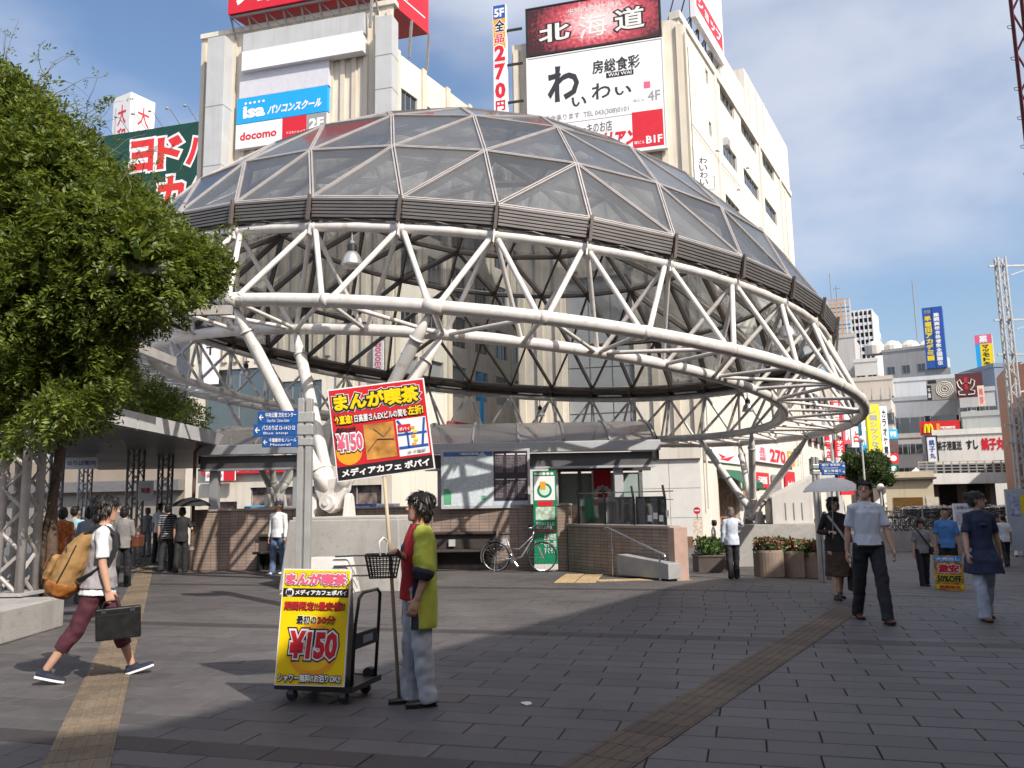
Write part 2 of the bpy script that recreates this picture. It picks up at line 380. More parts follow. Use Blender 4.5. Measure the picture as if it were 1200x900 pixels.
# tactile guiding strips: tiles with raised bars
TACY = mat('tactile_tan', (.185, .14, .093), .8, .18, 9., .3, 90, rnd=.2, dirt=.7, stain=.3)
TAC_SHADE = mat('tactile_tan_shaded', (.118, .088, .062), .8, .16, 9., .3, 90, rnd=.2, dirt=.65, stain=.3)  # darker copy of the tan tile, building shade put into its colour
def tactile_mesh(name, m, dots=False):
    s = .3; mb = MB(); g = .006; w_ = .2
    mb.box(-w_ + g, -s / 2 + g, -.02, w_ - g, s / 2 - g, .001)
    if dots:
        for i in range(6):
            for j in range(5):
                x = -w_ + .035 + i * .066; y = -s / 2 + .03 + j * .06; mb.lathe([(.018, 0.001), (.012, .006)], 8, 0, (x, y, 0))
    else:
        for i in range(5):
            x = -w_ + .04 + i * .08
            mb.add([(x - .018, -.142, .001), (x + .018, -.142, .001), (x + .018, .142, .001), (x - .018, .142, .001), (x - .012, -.136, .0055), (x + .012, -.136, .0055), (x + .012, .136, .0055), (x - .012, .136, .0055)],
                   [(4, 5, 6, 7), (0, 1, 5, 4), (1, 2, 6, 5), (2, 3, 7, 6), (3, 0, 4, 7)])
    return mb.mesh(name, m)
def tac_strip(a, d, n, me_, start=-4):
    ang = math.atan2(d.y, d.x) - math.pi / 2
    for i in range(start, n):
        p = a + d * (i * .3)
        sl_ = (gz(p.x + d.x * .3, p.y + d.y * .3) - gz(p.x, p.y)) / .3
        o = obj('tactile_tile', me_, ground, loc=(p.x, p.y, gz(p.x, p.y) + .005)); o.rotation_euler = (math.atan(sl_), 0, ang)
tm1, tm2 = tactile_mesh('tactile_tile', TACY), tactile_mesh('tactile_tile', TAC_SHADE)
tac_strip(T1A, T1D, 64, tm1); tac_strip(T2A, T2D, 27, tm2)

# ------------------------------------------------------------------ dome
DC = Vector((-1.158, 27.148, 6.748)); DN = Vector((.10062, .02436, .99463)); DE1 = Vector((.99492, 0, -.10065)); DE2 = DN.cross(DE1)
DM = Matrix(((DE1.x, DE2.x, DN.x, DC.x), (DE1.y, DE2.y, DN.y, DC.y), (DE1.z, DE2.z, DN.z, DC.z), (0, 0, 0, 1)))
dome = thing('glass_dome', 'large tilted glass dome on a white tubular ring truss over the plaza', 'dome')
dome.matrix_world = DM
def pol(r, deg, h): return Vector((r * math.cos(R(deg)), r * math.sin(R(deg)), h))
RT, RO, HO, RI, HI = 11., 11.966, -1.848, 9.837, -1.891
A0 = 4.3
DGL = glass('dome_glass', (.905, .915, .915), .18, .06, .11, (.38, .385, .39), .5)
DBAR = mat('glazing_bar', (.46, .42, .40), .4, .1, 3., metal=.3)
# geodesic cap: ring k (0 apex .. 6 rim) has 6k nodes
RS = 13.144; HCEN = .57 + 6.2 - RS
PHI = [0, 9.4, 18.8, 28.2, 37.5, 48.7, 58.1]
SECT0 = 284.3
def gnode(k, s, i):                            # ring k, sector s, step i
    if k == 0: return Vector((0, 0, HCEN + RS))
    a = SECT0 + 60 * s + 60 * i / k
    return Vector((RS * math.sin(R(PHI[k])) * math.cos(R(a)), RS * math.sin(R(PHI[k])) * math.sin(R(a)), HCEN + RS * math.cos(R(PHI[k]))))
SC0 = Vector((0, 0, HCEN))
def pane(a, b, c):
    ctr = (a + b + c) / 3; q = [p + (ctr - p).normalized() * .07 for p in (a, b, c)]
    nrm = (ctr - SC0).normalized(); mb = MB()
    up = [p + nrm * .012 for p in q]; dn = [p - nrm * .012 for p in q]
    mb.add(up + dn, [(0, 1, 2), (3, 4, 5), (0, 3, 4, 1), (1, 4, 5, 2), (2, 5, 3, 0)])
    return mb.mesh('pane', DGL)
def gbar(a, b):
    nrm = ((a + b) / 2 - SC0).normalized(); d = (b - a).normalized(); x = d.cross(nrm); mb = MB()
    for sgn in (-1, 1):
        mb.bar(a + x * sgn * .029 + nrm * .02, b + x * sgn * .029 + nrm * .02, .032, .04, 0, nrm)
    mb.bar(a - nrm * .11, b - nrm * .11, .07, .16, 1, nrm)
    return mb.mesh('glazing_bar', [DBAR, mat('dome_rib_brown', (.15, .12, .10), .45, .12, 3.)])
def six(name, me):
    for s in range(6): obj(name, me, dome, rotz=R(60 * s))
for k in range(1, 7):
    for i in range(k):
        six('pane', pane(gnode(k, 0, i), gnode(k, 0, i + 1), gnode(k - 1, 0, i)))
        six('ring_bar', gbar(gnode(k, 0, i), gnode(k, 0, i + 1)))
        six('rib_bar', gbar(gnode(k, 0, i), gnode(k - 1, 0, i)))
        if i < k - 1:
            six('pane', pane(gnode(k, 0, i + 1), gnode(k - 1, 0, i + 1), gnode(k - 1, 0, i)))
        if i < k:
            if i > 0 or True:
                if i + 1 <= k - 1 or i + 1 == k and False: pass
        if i + 1 < k: six('rib_bar', gbar(gnode(k, 0, i + 1), gnode(k - 1, 0, i)))
# louvred rim: 36 bays of slats between posts
LOUV = mat('louvre_metal', (.13, .12, .115), .45, .12, 2., metal=.2)
def chord_pts(r, h, n, a0=A0): return [pol(r, a0 + 360 * i / n, h) for i in range(n)]
slm = []
for q in range(6):
    hh = .52 - q * .068; rr = 11.22 - q * .012
    slm.append(MB().bar(pol(rr, A0 + .25, hh), pol(rr, A0 + 9.75, hh), .05, .05).mesh('louvre_slat', LOUV))
back = MB().quad(pol(11.12, A0, .1), pol(11.12, A0 + 10, .1), pol(11.12, A0 + 10, .56), pol(11.12, A0, .56)).mesh('louvre_backing', STEEL_D)
post = MB().bar(pol(11.25, A0, .07), pol(11.28, A0, .60), .06, .07, 0, (1, 0, 0)).bar(pol(10.7, A0, .30), pol(11.2, A0, .30), .07, .1).bar(pol(10.99, A0, .05), pol(10.99, A0, .33), .1, .22, 0, (1, 0, 0)).mesh('louvre_post', STEEL_D)
cable = MB().tube([pol(11.1 + .03 * math.sin(j * 1.9), A0 + j, .12 + .02 * math.sin(j * 2.3)) for j in range(0, 11)], .014, 5).mesh('cable', STEEL_D)
tray = MB().bar(pol(10.9, A0 + 2, .17), pol(10.9, A0 + 8, .17), .12, .05).mesh('light_tray', WHITE)
for b in range(36):
    rz = R(10 * b)
    for m_ in slm: obj('louvre_slat', m_, dome, rotz=rz)
    obj('louvre_backing', back, dome, rotz=rz); obj('louvre_post', post, dome, rotz=rz); obj('cable', cable, dome, rotz=rz)
    if b % 2: obj('light_tray', tray, dome, rotz=rz)
# ring girder under the glass rim, seen from inside
MB().tube(chord_pts(10.95, .36, 36), .12, 6, closed=True).build('rim_girder', STEEL_D, dome)
# three chords and their webs
MB().tube(chord_pts(RT, 0, 72), .105, 12, closed=True).build('top_chord', STEEL_W, dome, smooth=True)
MB().tube(chord_pts(RO, HO, 72, A0 + 5), .135, 14, closed=True).build('outer_chord', STEEL_W, dome, smooth=True)
MB().tube(chord_pts(RI, HI, 72, A0 + 5), .128, 14, closed=True).build('inner_chord', STEEL_W, dome, smooth=True)
def web(a, b, r): return MB().tube([a, b], r, 10, caps=False).mesh('brace', STEEL_W, True)
def shift(p, deg): return pol(math.hypot(p.x, p.y), math.degrees(math.atan2(p.y, p.x)) + deg, p.z)
w1 = [web(pol(RT, A0 + .35 * s, -.05), pol(RO, A0 + 4.65 * s, HO), .058) for s in (-1, 1)]
w2 = [web(pol(RT, A0 + .2 * s, -.05), pol(RI, A0 + 4.8 * s, HI), .052) for s in (-1, 1)]
w3 = [web(pol(RI, A0 + 5, HI), pol(RO, A0 + 5, HO), .045)]
w4 = [web(pol(RI, A0 + 5 + .4 * s, HI), pol(RO, A0 + 5 + 9.6 * s, HO), .045) for s in (-1, 1)]
sleeve = MB().tube([pol(RO, A0 + 5 - .85, HO), pol(RO, A0 + 5 + .85, HO)], .152, 14).mesh('sleeve', STEEL_W, True)
colT = MB().tube([pol(RT, A0 - .45, 0), pol(RT, A0 + .45, 0)], .118, 12).mesh('node_collar', STEEL_W, True)
colO = MB().tube([pol(RO, A0 + 5 - .3, HO), pol(RO, A0 + 5 + .3, HO)], .146, 14).mesh('node_collar', STEEL_W, True)
gpl = MB().bar(pol(RT + .03, A0, -.2), pol(RT + .0, A0, .12), .03, .22, 0, (1, 0, 0)).mesh('gusset_plate', STEEL_W)
SLV = {(d_ + s_) % 360 for d_ in (259.3, 139.3, 19.3) for s_ in (-10, 10)}
for b in range(36):
    rz = R(10 * b)
    for m_ in w1 + w2: obj('brace', m_, dome, rotz=rz)
    obj('web_post', w3[0], dome, rotz=rz)
    obj('node_collar', colT, dome, rotz=rz); obj('node_collar', colO, dome, rotz=rz); obj('gusset_plate', gpl, dome, rotz=rz)
    if any(abs((10 * b + A0 + 5 - q + 180) % 360 - 180) < 1 for q in SLV): obj('sleeve', sleeve, dome, rotz=rz)
    if b % 2 == 0:
        for m_ in w4: obj('web_diagonal', m_, dome, rotz=rz)
# three pin supports, four raking struts each
def pin_support(deg, rp, hp):
    pin = pol(rp, deg, hp)
    for hd, (r_, h_) in [(deg + s, q) for s in (-10, 10) for q in ((RO, HO), (RI, HI))]:
        top = pol(r_, hd, h_); d = (top - pin); ln = d.length; d.normalize()
        st = pin + d * .62
        mb = MB().tube([pin + d * .25, st, st + d * .02, st + d * .25, top - d * .8, top - d * .62, top - d * .12], [.11, .15, .135, .125, .125, .115, .055], 14)
        for q in (st + d * .1, top - d * .72): mb.tube([q, q + d * .04], [.15, .15], 14)
        s_ = mb.build('strut', STEEL_W, dome, smooth=True)
    return DM @ pin
PIN_A = pin_support(259.3, 10.5, -5.6); PIN_B = pin_support(139.3, 10.55, -5.56); PIN_C = pin_support(19.3, 11.1, -4.7)
def hinge(p, k):
    """cast pin hinge under the struts: gusset, pin disc and two cheeks, facing out from the ring"""
    d = Vector((p.x - DC.x, p.y - DC.y)).normalized()
    h = thing('hinge', 'x', 'hinge'); Mz = Matrix.Translation(p) @ Matrix.Rotation(math.atan2(d.y, d.x) + math.pi / 2, 4, 'Z')
    h.parent = dome; h.matrix_world = Mz
    for key in ('label', 'category'): del h[key]
    # gusset plate
    prof = [(-.16, -.14), (0, -.24), (.16, -.14), (.33, .22), (.36, .42), (.2, .5), (0, .46), (-.2, .5), (-.36, .42), (-.33, .22)]
    M = Matrix.Rotation(R(90), 4, 'X')
    MB().prism(prof, -.16, .16, 0, M).build('gusset', STEEL_W, h, bevel=.03)
    MB().tube([(0, -.3, -.02), (0, .3, -.02)], .15, 18).tube([(0, -.34, -.02), (0, .34, -.02)], .06, 12).build('pin', STEEL_W, h)
    for s in (-1, 1):
        cb = MB()
        Mc = Matrix.Translation((s * .36, 0, 0)) @ Matrix.Rotation(R(90), 4, 'Z') @ Matrix.Rotation(R(90), 4, 'X')
        cb.prism([(-.2, -.36), (.2, -.36), (.1, .1), (0, .16), (-.1, .1)], -.06, .06, 0, Mc)
        cb.build('cheek', STEEL_W, h, bevel=.01)
for p in (PIN_A, PIN_B, PIN_C): hinge(p, 0)
# bell lamps hung from the top chord
def bell_lamp(deg, which):
    p = DM @ pol(RT - .0, deg, -.10)
    t = thing('bell_lamp', which, 'lamp', p, group='bell lamps under the dome ring')
    MB().tube([(0, 0, 0), (0, 0, -.22)], .018, 8).lathe([(.03, -.2), (.05, -.22), (.05, -.27), (.03, -.29)], 10).build('hanger', STEEL_G, t)
    MB().lathe([(.08, -.44), (.1, -.42), (.1, -.30), (.07, -.27)], 14).build('ballast', STEEL_K, t, smooth=False)
    MB().lathe([(.225, -.74), (.235, -.72), (.215, -.66), (.19, -.58), (.15, -.5), (.1, -.44), (.05, -.43)], 20).build('reflector', mat('spun_aluminium', (.62, .62, .62), .3, .06, metal=.7), t, smooth=True)
    MB().lathe([(.20, -.735), (.1, -.75)], 16).build('lens', mat('lamp_lens', (.5, .48, .42), .2, .05), t)
for dg, wh in ((259, 'silver bell lamp hanging over the blue guide signs at left'), (315, 'silver bell lamp under the ring at its right end'),
               (150, 'small dark bell lamp under the far left of the ring'), (77, 'small bell lamp under the far ring left of the white wall'),
               (22, 'small bell lamp under the far right of the ring')):
    bell_lamp(dg, wh)

# ------------------------------------------------------------------ facades
class Facade:
    def __init__(s, o, d):
        s.o = Vector((o[0], o[1], 0)); s.d = Vector((d[0], d[1], 0)).normalized(); s.n = Vector((s.d.y, -s.d.x, 0)); s.rz = math.atan2(s.d.y, s.d.x)
    def uz(s, px, py, off=0.):
        p = on_plane(px, py, s.o + s.n * off, s.n); return (p - s.o).dot(s.d), p.z
    def at(s, u, off=0., z=0.): return s.o + s.d * u + s.n * off + Vector((0, 0, z))
    def rect(s, tl, br, off=0.):
        u0, z1 = s.uz(*tl, off); u1, z0 = s.uz(*br, off); return u0, z0, u1, z1
    def sign(s, name, label, tl, br, off=.3, th=.2, m=None, cat='sign', group=None, frame=None):
        """a box sign hung on the facade; its own frame: x along, z up, front at y=0"""
        u0, z0, u1, z1 = s.rect(tl, br, off)
        t = thing(name, label, cat, s.at(u0, off, z0), s.rz, group); W, H = u1 - u0, z1 - z0
        MB().box(0, 0, 0, W, th, H).build('panel', m or PRINT_W, t, bevel=.01)
        if frame is not None:
            e = .07
            MB().box(-e, -.03, -e, W + e, th * .8, 0).box(-e, -.03, H, W + e, th * .8, H + e).box(-e, -.03, 0, 0, th * .8, H).box(W, -.03, 0, W + e, th * .8, H).build('frame', frame, t)
        return t, W, H
DF = Vector((.966, -.259)).normalized(); DS = Vector((.485, .875)).normalized()
_k = at_y(797, 67, 42.); KR = Vector((_k.x, _k.y)); _k = at_y(461, 60, 44.); KL = Vector((_k.x, _k.y))
def side_box(mb, o, d, w, dep, z0, z1, mi=0):
    """box behind a facade line"""
    d3 = Vector((d.x, d.y, 0)).normalized(); n = Vector((-d3.y, d3.x, 0)); a = Vector((o[0], o[1], 0))
    P = [a, a + d3 * w, a + d3 * w + n * dep, a + n * dep]
    return mb.prism([(p.x, p.y) for p in P], z0, z1, mi)
def window(parent, u0, z0, u1, z1, y=.14, n=2, fm=None, gm=None, hbar=False):
    wo = MB(); e = .05
    wo.box(u0, y - .04, z0, u1, y + .04, z0 + e).box(u0, y - .04, z1 - e, u1, y + .04, z1)
    for i in range(n + 1):
        x = u0 + (u1 - u0 - e) * i / n; wo.box(x, y - .035, z0 + e, x + e, y + .035, z1 - e)
    if hbar: wo.box(u0, y - .03, (z0 + z1) / 2 - .02, u1, y + .03, (z0 + z1) / 2 + .02)
    f_ = wo.build('window', fm or STEEL_G, parent)
    for i in range(n):
        a = u0 + (u1 - u0 - e) * i / n + e; b = u0 + (u1 - u0 - e) * (i + 1) / n
        MB().box(a, y - .008, z0 + e, b, y + .008, z1 - e).build('pane', gm or DARKGL, f_)
    return f_
RIBM = mat('cream_rib', (.62, .56, .46), .7, .06, .9, streak=.4)
INTER = mat('interior_dark', (.035, .034, .033), .9, .2, 1.)

# ---- right hand building: front with billboards, long side with windows
HR = 27.6
FR = Facade(KR, DF); SR = Facade(KR, DS)
bR = thing('department_building', 'tall cream building right of centre with billboards on its front and strip windows beside', 'building', (KR.x, KR.y, 0), 0)
WR = -FR.uz(600, 60)[0]; LS = SR.uz(931, 300)[0]
fr = obj('front_wall', None, bR, rotz=FR.rz)
# front: cream ribs with a tall grey glazed bay
g0, gz0, g1, gz1 = FR.rect((662, 330), (747, 520)); gz0, gz1 = 3.6, 13.5
mb = MB(); wall_panel(mb, -WR, 0, -1, HR, [(g0, gz0, g1, gz1), (-1.1, -.9, -.25, 1.9)], .35)
fw = mb.build('front_wall', CREAM, bR); fw.rotation_euler = (0, 0, FR.rz); bpy.data.objects.remove(fr)
u = -WR + .1
while u < -.05:
    if not (g0 - .3 < u < g1 + .2):
        MB().box(u, -.16, 4.1, u + .34, 0, HR - .4).build('rib', RIBM, bR, rotz=FR.rz)
    else:
        MB().box(u, -.16, gz1 + .3, u + .34, 0, HR - .4).build('rib', RIBM, bR, rotz=FR.rz)
    u += 1.02
GB = mat('grey_spandrel', (.30, .315, .325), .45, .08, 1.)
for i in range(3):
    for j in range(4):
        a = g0 + (g1 - g0) * i / 3; b = g0 + (g1 - g0) * (i + 1) / 3; c = gz0 + (gz1 - gz0) * j / 4; d_ = gz0 + (gz1 - gz0) * (j + 1) / 4
        MB().box(a + .03, .2, c + .03, b - .03, .26, d_ - .03).build('glazed_panel', [GB], bR, rotz=FR.rz)
MB().box(g0, .27, gz0, g1, .34, gz1).build('bay_back', STEEL_G, bR, rotz=FR.rz)
# string course and white tiled ground storey
MB().box(-WR, -.22, 3.55, .1, -.003, 4.1).build('string_course', CREAM2, bR, rotz=FR.rz)
for i in range(6):
    for j in range(3):
        a = -WR + i * WR / 6; z = -.9 + j * 1.48
        MB().box(a + .012, -.06, z + .012, a + WR / 6 - .012, -.003, z + 1.468).build('wall_panel', WTILE, bR, rotz=FR.rz)
MB().box(-WR, -.1, -1.0, .06, -.063, -.35).build('plinth', mat('brown_plinth', (.21, .12, .07), .6, .1), bR, rotz=FR.rz)
# side wall
cols = [((843, 97), (860, 130)), ((868, 141), (886, 173)), ((893, 180), (907, 205))]
us = []
for (a, b), (c, d_) in cols: us.append((SR.uz(a, b)[0], SR.uz(c, d_)[0]))
ztop = SR.uz(843, 97)[1]; dz_ = ztop - SR.uz(843, 156)[1]
holes = []
for r_ in range(6):
    for a, b in us: holes.append((a, ztop - r_ * dz_ - 1.15, b, ztop - r_ * dz_))
us2 = [SR.uz(802, 45)[0], SR.uz(828, 82)[0]]
small = []
for i, (px, py) in enumerate(((802, 40), (807, 107), (811, 172), (824, 20), (828, 82), (832, 143), (836, 205), (816, 236), (839, 262))):
    a, z = SR.uz(px, py); small.append((a - .28, z - .9, a + .28, z))
mb = MB(); wall_panel(mb, 0, LS, -1, HR, holes + small + [(3.2, -.9, 7.6, 2.6), (8.6, -.9, 11.2, 2.3)], .25)
mb.build('side_wall', CREAM2, bR, rotz=SR.rz)
for h in holes: window(bR, *h, n=4, y=.16).rotation_euler = (0, 0, SR.rz)
for h in small: window(bR, *h, n=1, y=.16).rotation_euler = (0, 0, SR.rz)
MB().box(3.2, .24, -.9, 7.6, .3, 2.6).box(8.6, .24, -.9, 11.2, .3, 2.3).build('shop_interior', mat('shop_warm', (.30, .17, .10), .7, .7, 2.2), bR, rotz=SR.rz)
core = MB(); P = [KR + DF * .02, KR + DS * (LS - .02), KR + DS * LS - DF * (WR * .98), KR - DF * (WR - .02)]
n_in = Vector((-.12, .35))
core.prism([((p + n_in).x, (p + n_in).y) for p in P], -1, HR - .02); _c = core.build('core', CREAM2, None)
_c.parent = bR; _c.matrix_world = Matrix.Identity(4)
for uu in (SR.uz(800, 40)[0], SR.uz(838, 120)[0], SR.uz(889, 180)[0], SR.uz(915, 240)[0]):
    MB().box(uu - .16, -.13, 4, uu + .16, 0, HR).build('pilaster', CREAM2, bR, rotz=SR.rz)
for j in range(8): MB().box(.02, -.004, 4.2 + j * 2.9, LS - .02, .004, 4.225 + j * 2.9).build('wall_joint', mat('joint_grey', (.38, .35, .31), .8), bR, rotz=SR.rz)
for j in range(9): MB().box(2.6 + j * 2.7, -.0045, 4, 2.62 + j * 2.7, .0035, HR - .1).build('wall_joint', mat('joint_grey', (.38, .35, .31)), bR, rotz=SR.rz)
for (a_, z_) in ((3.1, 19.6), (8.4, 23.5), (12.6, 17.2), (16.9, 20.1), (21.4, 14.8), (5.6, 13.4)):
    MB().box(a_, -.32, z_, a_ + .7, -.005, z_ + .5).build('air_conditioner', GREYP, bR, rotz=SR.rz); MB().box(a_ + .08, -.33, z_ + .06, a_ + .5, -.322, z_ + .44).build('fan_grille', STEEL_G, bR, rotz=SR.rz)
for (a_, z_) in ((6.5, 22.4), (11.5, 21.6), (14.6, 24.2), (19., 18.7)): MB().tube([(a_, -.02, z_), (a_, -.18, z_), (a_, -.2, z_ - .08)], .06, 8).build('vent_hood', STEEL_G, bR, rotz=SR.rz)
MB().tube([(1.2, -.1, 26.5), (1.25, -.1, 20), (1.2, -.1, 12), (1.3, -.1, 5)], .03, 6).tube([(1.2, -.1, 22), (6, -.1, 21.9), (12, -.1, 22)], .02, 6).build('cable_run', STEEL_G, bR, rotz=SR.rz)
for uu in (SR.uz(917, 240)[0] + .4, SR.uz(797, 40)[0] + .3):
    MB().tube([(uu, -.2, 1), (uu, -.2, HR - .6)], .06, 8).build('drain_pipe', CREAM2, bR, rotz=SR.rz)
MB().box(-.1, -.12, HR, LS, .5, HR + .45).build('parapet', CREAM2, bR, rotz=SR.rz)
zz_ = SR.uz(905, 141)[1]; ua, ub = SR.uz(872, 90)[0], SR.uz(845, 60)[0]; zb_ = SR.uz(858, 78)[1]
MB().box(ua, .0, HR + .45, LS - .02, 9, zz_).build('roof_storey', CREAM2, bR, rotz=SR.rz); MB().box(ub, .1, HR + .451, ua - .01, 6, max(zb_, HR + 1)).build('roof_storey', CREAM2, bR, rotz=SR.rz)
for j in range(3): MB().tube([(ua + 1 + j * 2.4, -.08, HR + .4), (ua + 1 + j * 2.4, -.08, zz_ - .2)], .04, 6).build('drain_pipe', CREAM2, bR, rotz=SR.rz)
for u_, h_ in ((4, .7), (9, 1.4), (15.5, .8), (21, 2.2)):
    MB().box(u_, .3, HR + .45, u_ + 1.2, 1.4, HR + .45 + h_).build('roof_unit', CREAM2, bR, rotz=SR.rz)
mb = MB()
for q in range(5): mb.tube([(19.5 + q * .9, .1, HR + .45), (19.5 + q * .9, .1, HR + 1.5)], .025, 6)
mb.tube([(19.5, .1, HR + 1.5), (23.1, .1, HR + 1.5)], .025, 6).build('roof_railing', STEEL_K, bR, rotz=SR.rz)

t, W, H = FR.sign('billboard', 'dark billboard with pink sunset and big silver kanji at the top of the right building', (617, 12), (774, 41), .55, .35, mat('dark_print', (.03, .02, .022), .4, .1), frame=STEEL_K)
mm = bpy.data.materials.new('sunset_print'); mm.use_nodes = True; _t = mm.node_tree; _p = _t.nodes['Principled BSDF']; _p.inputs['Roughness'].default_value = .5
_tc = N(_t, 'ShaderNodeTexCoord'); _mp = N(_t, 'ShaderNodeMapping'); _mp.inputs['Location'].default_value = (-.55 / .62, 0, -.55 / .95); _mp.inputs['Scale'].default_value = (1 / (W * .62), 1, 1 / (H * .95))
_nz = N(_t, 'ShaderNodeTexNoise'); _nz.inputs['Scale'].default_value = 5; _nz.inputs['Detail'].default_value = 8
_vm = N(_t, 'ShaderNodeVectorMath', operation='LENGTH'); _ma = N(_t, 'ShaderNodeMath', operation='MULTIPLY_ADD'); _ma.inputs[1].default_value = .7
_cr = N(_t, 'ShaderNodeValToRGB'); _cr.color_ramp.elements[0].position = .2; _cr.color_ramp.elements[0].color = (.85, .6, .6, 1); _cr.color_ramp.elements[1].position = 1.15 / 1.3; _cr.color_ramp.elements[1].color = (.05, .012, .014, 1)
_e = _cr.color_ramp.elements.new(.55); _e.color = (.55, .07, .10, 1)
_t.links.new(_tc.outputs['Object'], _mp.inputs[0]); _t.links.new(_mp.outputs[0], _vm.inputs[0]); _t.links.new(_tc.outputs['Object'], _nz.inputs[0]); _t.links.new(_nz.outputs[0], _ma.inputs[0]); _t.links.new(_vm.outputs['Value'], _ma.inputs[2])
_sub = N(_t, 'ShaderNodeMath', operation='SUBTRACT'); _sub.inputs[1].default_value = .3; _t.links.new(_ma.outputs[0], _sub.inputs[0]); _t.links.new(_sub.outputs[0], _cr.inputs[0]); _t.links.new(_cr.outputs[0], _p.inputs['Base Color'])
plate(t, 'print', .06, .06, W - .06, H - .06, mm)
SILV = mat('silver_print', (.75, .73, .70), .4, .1)
lett(t, '北', .09 * W, .22 * H, .33 * W, .60 * H, SILV, .03, outline=PRINT_K, ow=.06, dz=.02 * H); lett(t, '海', .40 * W, .18 * H, .61 * W, .66 * H, SILV, .004, dz=.02 * H); lett(t, '道', .67 * W, .22 * H, .89 * W, .68 * H, SILV, .02, outline=PRINT_K, ow=.06)
lett(t, '生鮮の素材と地酒', .32 * W, .74 * H, .72 * W, .87 * H, SILV, .0)
t, W, H = FR.sign('billboard', 'white restaurant billboard with black brush lettering and a red corner above the dome', (618, 70), (781, 172), .55, .35, PRINT_W, frame=WHITE)
K2 = mat('brush_ink', (.03, .03, .035), .5, .1)
lett(t, 'わ', .15 * W, .55 * H, .39 * W, .89 * H, K2, .03); lett(t, 'い', .33 * W, .48 * H, .44 * W, .57 * H, K2, .02); lett(t, 'わ', .48 * W, .52 * H, .62 * W, .67 * H, K2, .015); lett(t, 'い', .65 * W, .53 * H, .77 * W, .61 * H, K2, .02)
lett(t, '房総食彩', .49 * W, .76 * H, .84 * W, .89 * H, K2, .02)
plate(t, 'name_strip', .59 * W, .705 * H, .79 * W, .755 * H, PRINT_K); lett(t, 'WAI WAI', .605 * W, .715 * H, .775 * W, .747 * H, PRINT_W, .01)
lett(t, '宴会承ります  TEL 043(308)0101', .12 * W, .36 * H, .745 * W, .43 * H, PRINT_GY, .012); lett(t, '4F', .885 * W, .44 * H, .975 * W, .53 * H, PRINT_GY, .01); lett(t, '塚ビル', .78 * W, .445 * H, .86 * W, .47 * H, PRINT_GY)
plate(t, 'divider', 0, .335 * H, .765 * W, .342 * H, PRINT_GY)
plate(t, 'red_panel', .765 * W, .02 * H, .985 * W, .352 * H, PRINT_R); lett(t, 'B1F', .86 * W, .05 * H, .975 * W, .12 * H, PRINT_W, .03); lett(t, '塚ビル', .775 * W, .055 * H, .85 * W, .085 * H, PRINT_W, .01)
lett(t, 'ケーキのお店', .34 * W, .21 * H, .62 * W, .31 * H, K2, .01, outline=PRINT_W); lett(t, 'ファリアン', .37 * W, .05 * H, .79 * W, .2 * H, PRINT_R, .05, slant=.15)
MB().box(W * .86, -.012, .56 * H, W * .905, -.004, .62 * H).build('seal', PRINT_PK, t)
# vertical price sign on brackets left of the building
t, W, H = FR.sign('vertical_sign', 'narrow vertical price sign with red numerals left of the white billboard', (577, 7), (595, 150), .9, .3, PRINT_W)
H0 = FR.uz(577, 5, .9)[1] - FR.uz(577, 150, .9)[1]
plate(t, 'floor_panel', .04, .885 * H, W - .04, H - .02, PRINT_B); lett(t, '5F', .12 * W, .90 * H, .88 * W, .97 * H, PRINT_W, .04)
plate(t, 'orange_panel', .04, .64 * H, W - .04, .885 * H, PRINT_O); lett(t, '全', .15 * W, .78 * H, .9 * W, .875 * H, PRINT_K, .03, outline=PRINT_W, ow=.05); lett(t, '品', .15 * W, .69 * H, .85 * W, .76 * H, PRINT_R, .03, outline=PRINT_W)
for i, c in enumerate('270'): lett(t, c, .1 * W, (.54 - i * .15) * H, .9 * W, (.67 - i * .15) * H, PRINT_R, .05, outline=PRINT_W)
lett(t, '円', .15 * W, .145 * H, .85 * W, .225 * H, PRINT_R, .03); plate(t, 'orange_base', .04, .0, W - .04, .13 * H, PRINT_O); lett(t, '居', .15 * W, .04 * H, .85 * W, .12 * H, PRINT_K, .02)
mb = MB()
for z in (.2, .5, .78): mb.box(W, .1, H * z, W + .9, .2, H * z + .12)
mb.build('bracket', STEEL_K, t)
# roof billboard seen edge-on
t = thing('roof_billboard', 'white and red roof billboard seen nearly edge-on above the right building', 'billboard', SR.at(3.2, -.2, HR + .45), SR.rz)
MB().box(0, -.3, 1.4, 6.5, 0, 9).build('panel', PRINT_W, t); plate(t, 'red_band', .3, 2.2, 6.2, 3.4, PRINT_R, .3); lett(t, 'ショップ', .6, 2.4, 5.8, 3.2, PRINT_W, .03, .31); plate(t, 'red_top', .3, 7, 6.2, 8.4, PRINT_R, .3)
mb = MB()
for q in range(5):
    x = .2 + q * 1.5; mb.tube([(x, .05, 0), (x, .05, 8)], .05, 6).tube([(x, .05, 6), (x, 2., 0)], .04, 6).tube([(x, 2., 0), (x, 2., 2)], .04, 6).tube([(x, .05, 1.6), (x, 2, .1)], .03, 6)
    if q < 4: mb.tube([(x, .05, 0), (x + 1.5, .05, 1.4)], .03, 6)
mb.build('support_frame', STEEL_K, t)
t = thing('small_wall_sign', 'small white projecting sign with brush lettering on the side of the right building', 'sign', SR.at(SR.uz(812, 205)[0], .1, SR.uz(812, 222)[1]), SR.rz - R(62))
MB().box(0, -.06, 0, 1.0, .06, 2.).build('panel', PRINT_W, t); vtext(t, 'わいわい', .25, .2, .7, 1.85, K2, .02, .065); MB().box(-.3, -.04, .5, 0, .04, .58).box(-.3, -.04, 1.5, 0, .04, 1.58).build('bracket', STEEL_K, t)

